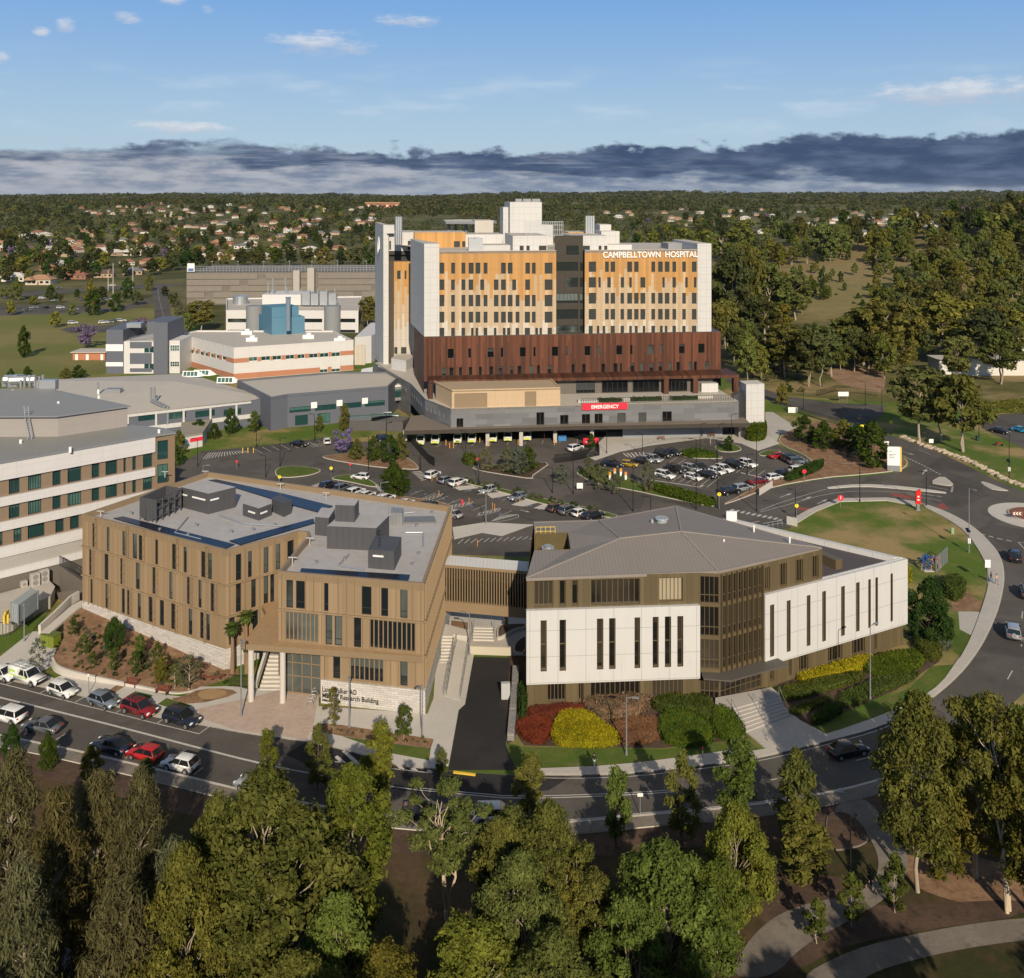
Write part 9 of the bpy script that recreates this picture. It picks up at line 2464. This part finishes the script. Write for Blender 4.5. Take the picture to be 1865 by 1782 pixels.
# =============
SKIN=M('skin',(.42,.26,.18),.6,.05);HAIR=M('dark hair',(.02,.014,.01),.7,.1)
def person(loc,rz,label,shirt,pants,stride=.22,bent=0.0,sleeves=True,shoes=None,bag=None,shorts=False,h=1.72,arms=(.1,-.1)):
 """one skinned body along a posed skeleton, with hair"""
 k=h/1.72
 J={'pelvis':(0,0,.92),'waist':(0,-.01,1.08),'chest':(0,-.02-bent*.1,1.30),'neck':(0,-.02-bent*.16,1.46),'head':(0,-.05-bent*.2,1.58),'crown':(0,-.04-bent*.2,1.69)}
 for s_,n in((-1,'l'),(1,'r')):
  f_=stride*s_
  J['hip'+n]=(s_*.09,0,.88);J['knee'+n]=(s_*.10,-f_*.75-.04,.49);J['ank'+n]=(s_*.10,-f_*1.1+(.14 if f_<0 else-.02),.10+(.05 if f_<0 else 0));J['toe'+n]=(s_*.11,J['ank'+n][1]-.17,.04+(.02 if f_<0 else 0))
  J['sho'+n]=(s_*.17,-.02-bent*.12,1.40);J['elb'+n]=(s_*.24,.04+f_*.5,1.13);J['wri'+n]=(s_*.24,-.10+f_*.9,.93+arms[0 if s_<0 else 1]);J['hand'+n]=(s_*.235,-.15+f_*.95,.85+arms[0 if s_<0 else 1])
 names=list(J);idx={n:i for i,n in enumerate(names)}
 E_=[('pelvis','waist'),('waist','chest'),('chest','neck'),('neck','head'),('head','crown')]
 for n in 'lr':E_+=[('pelvis','hip'+n),('hip'+n,'knee'+n),('knee'+n,'ank'+n),('ank'+n,'toe'+n),('chest','sho'+n),('sho'+n,'elb'+n),('elb'+n,'wri'+n),('wri'+n,'hand'+n)]
 rad=dict(pelvis=.145,waist=.125,chest=.15,neck=.058,head=.098,crown=.07)
 for n in 'lr':rad.update({'hip'+n:.095,'knee'+n:.062,'ank'+n:.042,'toe'+n:.04,'sho'+n:.062,'elb'+n:.042,'wri'+n:.03,'hand'+n:.04})
 verts=[tuple(c*k for c in J[n])for n in names];edges=[(idx[a],idx[b_])for a,b_ in E_]
 nv=len(verts)
 for n,s_ in(('l',-1),('r',1)):
  hb=Vector(verts[idx['hand'+n]])
  for q in range(4):
   base_=hb+Vector((0,(-.03+q*.02),-.03))*k;tip=base_+Vector((-s_*.012,-.012,-.075+abs(q-1.4)*.008))*k
   verts+=[tuple(base_),tuple(tip)];edges+=[(idx['hand'+n],len(verts)-2),(len(verts)-2,len(verts)-1)]
  verts.append(tuple(hb+Vector((-s_*.01,-.06,-.03))*k));edges.append((idx['hand'+n],len(verts)-1))
 me=bpy.data.meshes.new('person');me.from_pydata(verts,edges,[])
 ob=bpy.data.objects.new('tmp',me);COL.objects.link(ob)
 md=ob.modifiers.new('skin','SKIN')
 for i,v in enumerate(me.skin_vertices[0].data):
  r_=rad[names[i]]*k if i<nv else .011*k
  v.radius=(r_,r_*(.78 if i<nv and names[i]in('chest','waist','pelvis')else 1));v.use_root=(i==0)
 sb=ob.modifiers.new('sub','SUBSURF');sb.levels=1;sb.render_levels=1
 dg=bpy.context.evaluated_depsgraph_get();m2=bpy.data.meshes.new_from_object(ob.evaluated_get(dg));bpy.data.objects.remove(ob)
 m2.name='person'
 for m_ in(SKIN,shirt,pants,shoes or BLACK):m2.materials.append(m_)
 for p_ in m2.polygons:
  z=p_.center.z/k;x=abs(p_.center.x)/k;arm=x>.19 and .7<z<1.5
  if z>1.455:mi_=0
  elif arm:mi_=1 if(sleeves and z>.97)or z>1.27 else 0
  elif z>.99:mi_=1
  elif z>(.55 if shorts else .12):mi_=2
  elif z>.12:mi_=0
  else:mi_=3
  p_.material_index=mi_;p_.use_smooth=True
 o=link('person',m2);o.location=loc;o.rotation_euler=(0,0,rz);tag(o,label,'person')
 hm=MB();hc=Vector(J['head'])*k
 bm=bmesh.new();bmesh.ops.create_uvsphere(bm,u_segments=12,v_segments=8,radius=.118*k)
 bmesh.ops.delete(bm,geom=[v for v in bm.verts if v.co.z<-.02*k and v.co.y<.03*k],context='VERTS')
 for v in bm.verts:v.co=v.co+hc+Vector((0,.022,.045))*k
 hme=bpy.data.meshes.new('hair');bm.to_mesh(hme);bm.free();hme.materials.append(HAIR);link('hair',hme,o)
 return o
CLOTH=lambda n,c_:M(n,c_,.85,.1)
person(G(1082,1402)+Vector((0,0,.13)),R(150),'person in dark top and white trousers walking on the footpath',CLOTH('black cloth',(.02,.02,.02)),CLOTH('white cloth',(.68,.66,.62)),.2,h=1.68)
person(G(1805,1063)+Vector((0,0,.13)),R(20),'person in dark jacket and jeans walking beside the white notice',CLOTH('charcoal cloth',(.03,.03,.035)),CLOTH('blue denim',(.10,.16,.28)),.2,h=1.74)
person(G(1815,1066)+Vector((0,0,.13)),R(15),'person in a peach top and grey trousers walking by the kerb',CLOTH('peach cloth',(.62,.36,.20)),CLOTH('grey cloth',(.18,.19,.22)),.18,h=1.66)
person(G(1584,1625)+Vector((0,0,.04)),R(200),'runner in black shirt and shorts on the park path',CLOTH('black cloth',(.02,.02,.02)),CLOTH('black cloth',(.02,.02,.02)),.34,.3,sleeves=False,shorts=True,arms=(.2,.16))
person(G(*zp(1750,302)),R(60),'person in red top standing by the ambulance yard fence',CLOTH('red cloth',(.42,.05,.06)),CLOTH('blue denim',(.1,.16,.28)),.08,h=1.7)
person(G(*zq(540,262)),R(-30),'person in dark blue before the emergency entry',CLOTH('navy cloth',(.03,.05,.12)),CLOTH('charcoal cloth',(.03,.03,.035)),.15,h=1.7)
ms=thing('motorcycle','motorcycle parked on the path edge near the upper car park','motorcycle',(*g2(*zy(1565,215)),.05),R(-25))
for x_ in(-.7,.7):
 mb=MB();mb.tube([(x_,-.06,.3),(x_,.06,.3)],.3,16);mb.build('wheel',[TYRE],ms,origin=(0,0,0))
mb=MB();mb.tube([(-.6,0,.5),(0,0,.62),(.45,0,.85)],[.12,.2,.14],8);mb.tube([(.7,0,.3),(.45,0,.95),(.4,0,1.05)],.05,6);mb.build('frame',[M('red paint',(.3,.03,.03),.3)],ms,origin=(0,0,0))
mb=MB();mb.tube([(-.75,0,.78),(-.2,0,.8)],[.1,.13],8);mb.beam((.4,-.35,1.05),(.4,.35,1.05),.04,.04);mb.build('saddle',[BLACK],ms,origin=(0,0,0))
# =============
rs_=random.Random(21)
ROOFS=[('terracotta',(.27,.125,.085)),('brown',(.13,.085,.065)),('grey',(.16,.16,.17)),('pale',(.56,.53,.49)),('orange',(.36,.21,.125))]
WALLS=[('cream',(.52,.46,.36)),('white',(.64,.61,.56)),('brick',(.30,.14,.09)),('tan',(.42,.31,.21))]
HM={}
def house_mesh(ri,wi):
 if(ri,wi)in HM:return HM[(ri,wi)]
 mb=MB();L,w,h,rh=13.0,8.5,2.9,2.4
 mb.box(-L/2,-w/2,-1,L/2,w/2,h,1)
 e=.6;a,b_=L/2+e,w/2+e;ri_=L/2-w/2+.3
 mb.add([(-a,-b_,h),(a,-b_,h),(a,b_,h),(-a,b_,h),(-ri_,0,h+rh),(ri_,0,h+rh)],[(0,1,5,4),(1,2,5),(2,3,4,5),(3,0,4),(3,2,1,0)],0)
 mb.box(-L/2+1,-w/2-3.2,-1,-L/2+6,-w/2,h,1)
 mb.add([(-L/2+.5,-w/2-3.7,h),(-L/2+6.5,-w/2-3.7,h),(-L/2+6.5,-w/2+1,h),(-L/2+.5,-w/2+1,h),(-L/2+3.5,-w/2-1.4,h+1.8),(-L/2+3.5,-w/2+3,h+2.0)],[(0,1,4),(1,2,5,4),(3,0,4,5)],0)
 for x in(-L/2+2,1.2,4.2):
  y=-w/2-3.22 if x<-3 else-w/2-.02
  mb.quad((x,y,.9),(x+1.8,y,.9),(x+1.8,y,2.1),(x,y,2.1),2)
 me=mb.mesh('house',[M('roof tile '+ROOFS[ri][0],ROOFS[ri][1],.8,.15,.3),M('house wall '+WALLS[wi][0],WALLS[wi][1],.8,.08),GLASS])
 HM[(ri,wi)]=me;return me
hs=0;HP=[]
def house(x,y,label=None,group=None,ri=None,wi=None,sc=None,rz=None):
 p=GT(x,y)
 if p is None:return
 ri=rs_.choice([0,0,1,2,3,3,4])if ri is None else ri;wi=rs_.randrange(4)if wi is None else wi
 o=link('house',house_mesh(ri,wi));o.location=p;o.rotation_euler=(0,0,rs_.uniform(-.6,.6)+rs_.choice([0,0,1.57])if rz is None else rz)
 s_=sc or rs_.uniform(.85,1.2);o.scale=(s_,s_,s_)
 tag(o,label or '%s roofed %s walled house in the suburb beyond the car parks'%(ROOFS[ri][0],WALLS[wi][0]),'house',group or '%s roofed %s houses of the far suburb'%(ROOFS[ri][0],WALLS[wi][0]))
 HP.append((x,y));return o
def near_house(x,y,ri,wi,label,sc=1.0,rz=0.0):
 p=GT(x,y);o=thing('house',label,'house',p,rz,'houses along the highway');o.scale=(sc,sc,sc)
 L,w,h,rh=14.0,9,3.0,2.6
 mb=MB();mb.box(-L/2,-w/2,-1,L/2,w/2,h);mb.build('wall',[M('house wall '+WALLS[wi][0],WALLS[wi][1])],o,origin=(0,0,0))
 mb=MB();a,b_=L/2+.7,w/2+.7;q=L/2-w/2
 mb.add([(-a,-b_,h),(a,-b_,h),(a,b_,h),(-a,b_,h),(-q,0,h+rh),(q,0,h+rh)],[(0,1,5,4),(1,2,5),(2,3,4,5),(3,0,4),(3,2,1,0)])
 mb.add([(-a+.5,-b_-2.5,h-.1),(-1,-b_-2.5,h-.1),(-1,0,h-.1),(-a+.5,0,h-.1),((-a-.5)/2,-b_-2.5,h+1.9),((-a-.5)/2,0,h+1.9)],[(0,1,4),(1,2,5,4),(3,0,4,5)])
 mb.build('roof',[M('roof tile '+ROOFS[ri][0],ROOFS[ri][1])],o,origin=(0,0,0))
 for x_ in(-5.5,-3,1.2,4.4):mb=MB();yy=-w/2;mb.box(x_,yy-.06,.9,x_+1.7,yy+.02,2.2);mb.build('window',[GLASS],o,origin=(0,0,0))
 mb=MB();mb.box(-.4,-w/2-.05,0,.6,-w/2+.02,2.1);mb.build('door',[M('house wall brick',WALLS[2][1])],o,origin=(0,0,0))
 mb=MB();mb.box(3,1,h+.5,3.8,1.8,h+3.2);mb.build('chimney',[M('house wall brick',WALLS[2][1])],o,origin=(0,0,0));HP.append((x,y))
for x,y,ri,wi,lab,sc,rz in((28,512,3,1,'white house with pale roof at the left edge of the highway',1.1,.1),(75,518,4,0,'cream gabled house with orange roof on the highway',1.2,.05),(142,508,0,2,'red brick house with terracotta roof on the highway',1.1,0),(190,505,1,3,'tan house with brown roof beside the red brick house',1.0,.1),(285,492,1,3,'house with broad brown roof above the side road',1.3,-.1),(243,500,2,3,'low house with grey roof left of the broad brown roof',1.0,.2),(240,465,3,1,'house with bright pale gabled roof among trees',1.2,.4)):
 near_house(x,y,ri,wi,lab,sc,rz)
def cluster(poly,n,md,seed,fn):
 for x,y in scatter(poly,n,md,seed):fn(x,y)
cluster([(0,460),(120,440),(330,440),(640,440),(690,470),(560,478),(400,476),(150,488),(0,500)],46,24,31,lambda x,y:house(x,y))
cluster([(0,430),(690,395),(690,445),(340,455),(0,460)],54,28,32,lambda x,y:house(x,y))
cluster([(150,385),(690,375),(690,400),(500,420),(140,425)],54,32,33,lambda x,y:house(x,y))
cluster([(150,371),(690,367),(690,384),(150,388)],30,46,36,lambda x,y:house(x,y))
cluster([(1060,385),(1250,378),(1700,385),(1700,410),(1200,415)],46,34,34,lambda x,y:house(x,y,ri=rs_.choice([3,4,0,2]),wi=rs_.choice([0,1,3])))
cluster([(1400,400),(1700,395),(1720,430),(1500,440),(1380,430)],16,34,35,lambda x,y:house(x,y,ri=rs_.choice([3,4,2]),wi=rs_.choice([0,1])))
p=GT(697,380);ab=thing('apartment_block','long terracotta brick block on the ridge left of the hospital roof','building',p)
kk=p.y/F
mb=MB();mb.box(-30*kk,-4,-1,30*kk,6,9*kk);mb.build('wall',[M('ridge brick',(.40,.16,.09),.8,.1)],ab,origin=(0,0,0))
mb=MB();mb.prism([(-32*kk,-6),(32*kk,-6),(32*kk,8),(-32*kk,8)],9*kk,11.5*kk);mb.build('roof',[M('roof tile orange',ROOFS[4][1])],ab,origin=(0,0,0))
for i in range(10):mb=MB();x_=(-27+i*5.7)*kk;mb.box(x_,-4.1,3*kk,x_+3*kk,-3.95,6.5*kk);mb.build('window',[WSIGN if i%3==0 else GLASS],ab,origin=(0,0,0))
ST=0
def sub_tree(x,y,hmin=7,hmax=14,kinds=('suburb',)*5+('suburbbright',),lab='leafy garden tree among the suburban houses',grp='garden trees of the suburb',nm='garden_tree'):
 global ST
 p=GT(x,y)
 if p is None:return
 h=rs_.uniform(hmin,hmax);k=rs_.choice(kinds)
 put_tree(k,p,h,h*rs_.uniform(.65,1.0),lab,grp,nm);ST+=1
for poly,n,md,sd_,a,b_ in(([(0,440),(330,425),(690,425),(690,480),(560,486),(345,480),(330,500),(0,520)],150,9,41,8,15),([(0,395),(690,385),(690,430),(330,440),(0,450)],150,9,42,9,17),([(0,372),(690,368),(690,388),(0,398)],80,10,43,10,18)):
 cluster(poly,n,md,sd_,lambda x,y:sub_tree(x,y,a,b_))
for x,y in((340,492),(360,490),(385,488),(410,487),(440,486),(470,486),(500,486),(530,486),(560,487),(590,487),(620,487),(650,488),(672,488),(180,480),(40,478),(70,470),(20,455),(100,485)):
 sub_tree(x,y,13,19,('suburb',),'dense dark tree rising behind the multistorey car park','dark trees behind the multistorey car park','dark_tree')
for x,y in((200,425),(330,432),(555,418),(600,405),(90,452),(1105,420),(1180,410),(1430,398),(1760,400),(1800,385),(1540,405),(300,470),(1395,400),(1370,425),(20,470)):
 sub_tree(x,y,9,12,('farjacaranda',),'distant purple jacaranda in bloom among gardens','purple jacarandas of the far gardens','jacaranda_tree')
WD='trees of the far wood at the right'
for poly,n,md,sd_,a,b_ in(([(1060,400),(1290,395),(1300,470),(1060,440)],60,12,51,11,18),([(1250,385),(1720,385),(1860,380),(2000,400),(2000,432),(1700,445),(1480,452),(1300,462)],150,12,52,11,19),([(1640,372),(2000,360),(2000,398),(1700,390)],46,12,53,14,22)):
 cluster(poly,n,md,sd_,lambda x,y:sub_tree(x,y,a,b_,('suburb',)*5+('suburbbright',)*2,'tree of the dark wood stretching behind the hospital to the right',WD,'wood_tree'))
p=GT(37,395);put_tree('pine',p,30,24,'tall layered pine standing above the left horizon',None,'pine_tree')
p=GT(700,378);put_tree('suburb',p,26,24,'dark round tree above the ridge brick block',None,'ridge_tree')
for x,y in((10,545),(60,556),(110,552),(140,545),(185,548),(215,552),(250,556),(300,540),(315,560),(20,575),(340,590),(348,606),(130,575),(100,598)):
 sub_tree(x,y,5,10,('suburb','suburbbright'),'small roadside tree between the carriageways and the field','roadside trees of the carriageways','roadside_tree')
for i,(x,yb,yt)in enumerate(((197,530,492),(206,535,480),(242,525,478),(224,500,478),(640,470,452),(560,470,448))):
 p=GT(x,yb);h=(yb-yt)*p.y/F;o=thing('power_pole','slim power pole beside the highway and its houses','power pole',p,.3,'power poles of the highway')
 mb=MB();mb.tube([(0,0,-.5),(0,0,h)],[.25,.18],6);mb.build('pole',[CONC2],o,origin=(0,0,0));mb=MB();mb.beam((-1.2,0,h-.8),(1.2,0,h-.8),.15,.15);mb.build('crossarm',[BARKD],o,origin=(0,0,0))
def far_woods():
 rg=np.random.default_rng(77);n=9000
 t=rg.random(n);Y=1150*(7200/1150)**(t**.75);kx=rg.uniform(-.62,.64,n);X=kx*Y
 ok=[]
 for i in range(n):
  if Y[i]<2400:
   px,py=CX+F*X[i]/Y[i],YH+F*(H-hgt(X[i],Y[i]))/Y[i]
   if any(abs(px-a)<9 and-14<a2-py<4 for a,a2 in HP)or(Y[i]<2000 and math.sin(X[i]/90.0)*math.sin(Y[i]/140.0)>.72):continue
  ok.append(i)
 X,Y=X[ok],Y[ok];n=len(X);Z=np.array([hgt(X[i],Y[i])for i in range(n)])
 q=22;s=np.clip(Y/1500,.8,3.2)
 h=rg.uniform(9,15,n)*np.where(Y>3500,1.35,1)
 c=np.stack([X,Y,Z+h*.5],1)
 d=rg.normal(size=(n,q,3));d/=np.linalg.norm(d,axis=2)[...,None]
 r=np.stack([h*.62*np.sqrt(s)*1.1,h*.62,h*.52],1)
 p=c[:,None,:]+d*r[:,None,:]*rg.uniform(.75,1.05,(n,q,1))
 nn=d+rg.normal(size=d.shape)*.4+np.array([0,0,.2]);nn/=np.linalg.norm(nn,axis=2)[...,None]
 tt=rg.normal(size=d.shape);tt-=nn*(tt*nn).sum(2)[...,None];tt/=np.linalg.norm(tt,axis=2)[...,None]
 bb=np.cross(nn,tt);sz=(1.7*s)[:,None,None]*rg.uniform(.7,1.4,(n,q,1))
 V=np.stack([p-tt*sz,p+bb*sz*.7,p+tt*sz,p-bb*sz*.7],2).reshape(-1,3)
 me=quads_mesh('distant_woods',V,[leafmat('distant leaves',(.045,.055,.022),(.135,.140,.056)),DEEPL,leafmat('distant olive leaves',(.06,.062,.028),(.155,.145,.065)),DARKL,leafmat('distant green leaves',(.03,.05,.018),(.10,.125,.04))])
 me.polygons.foreach_set('material_index',np.repeat(rg.choice(5,n,p=[.28,.26,.18,.16,.12]),q));me.update()
 o=link('distant_woods',me)
 tag(o,'dark woodland covering the plain up to the horizon ridge','woods',None,'stuff')
far_woods()
# =============
def haze():
 mb=MB();mb.box(-6500,-400,-3,6500,7900,135)
 m=bpy.data.materials.new('air');m.use_nodes=True;t=NT(m.node_tree);t.n.clear()
 v=t.node('ShaderNodeVolumePrincipled');v.inputs['Color'].default_value=(.80,.86,.95,1);v.inputs['Density'].default_value=.000015;v.inputs['Anisotropy'].default_value=.2
 o=t.node('ShaderNodeOutputMaterial');t.l.new(v.outputs[0],o.inputs['Volume'])
 ob=link('haze',mb.mesh('haze',[m]));tag(ob,'thin pale air fading the far country','haze',None,'stuff')
haze()
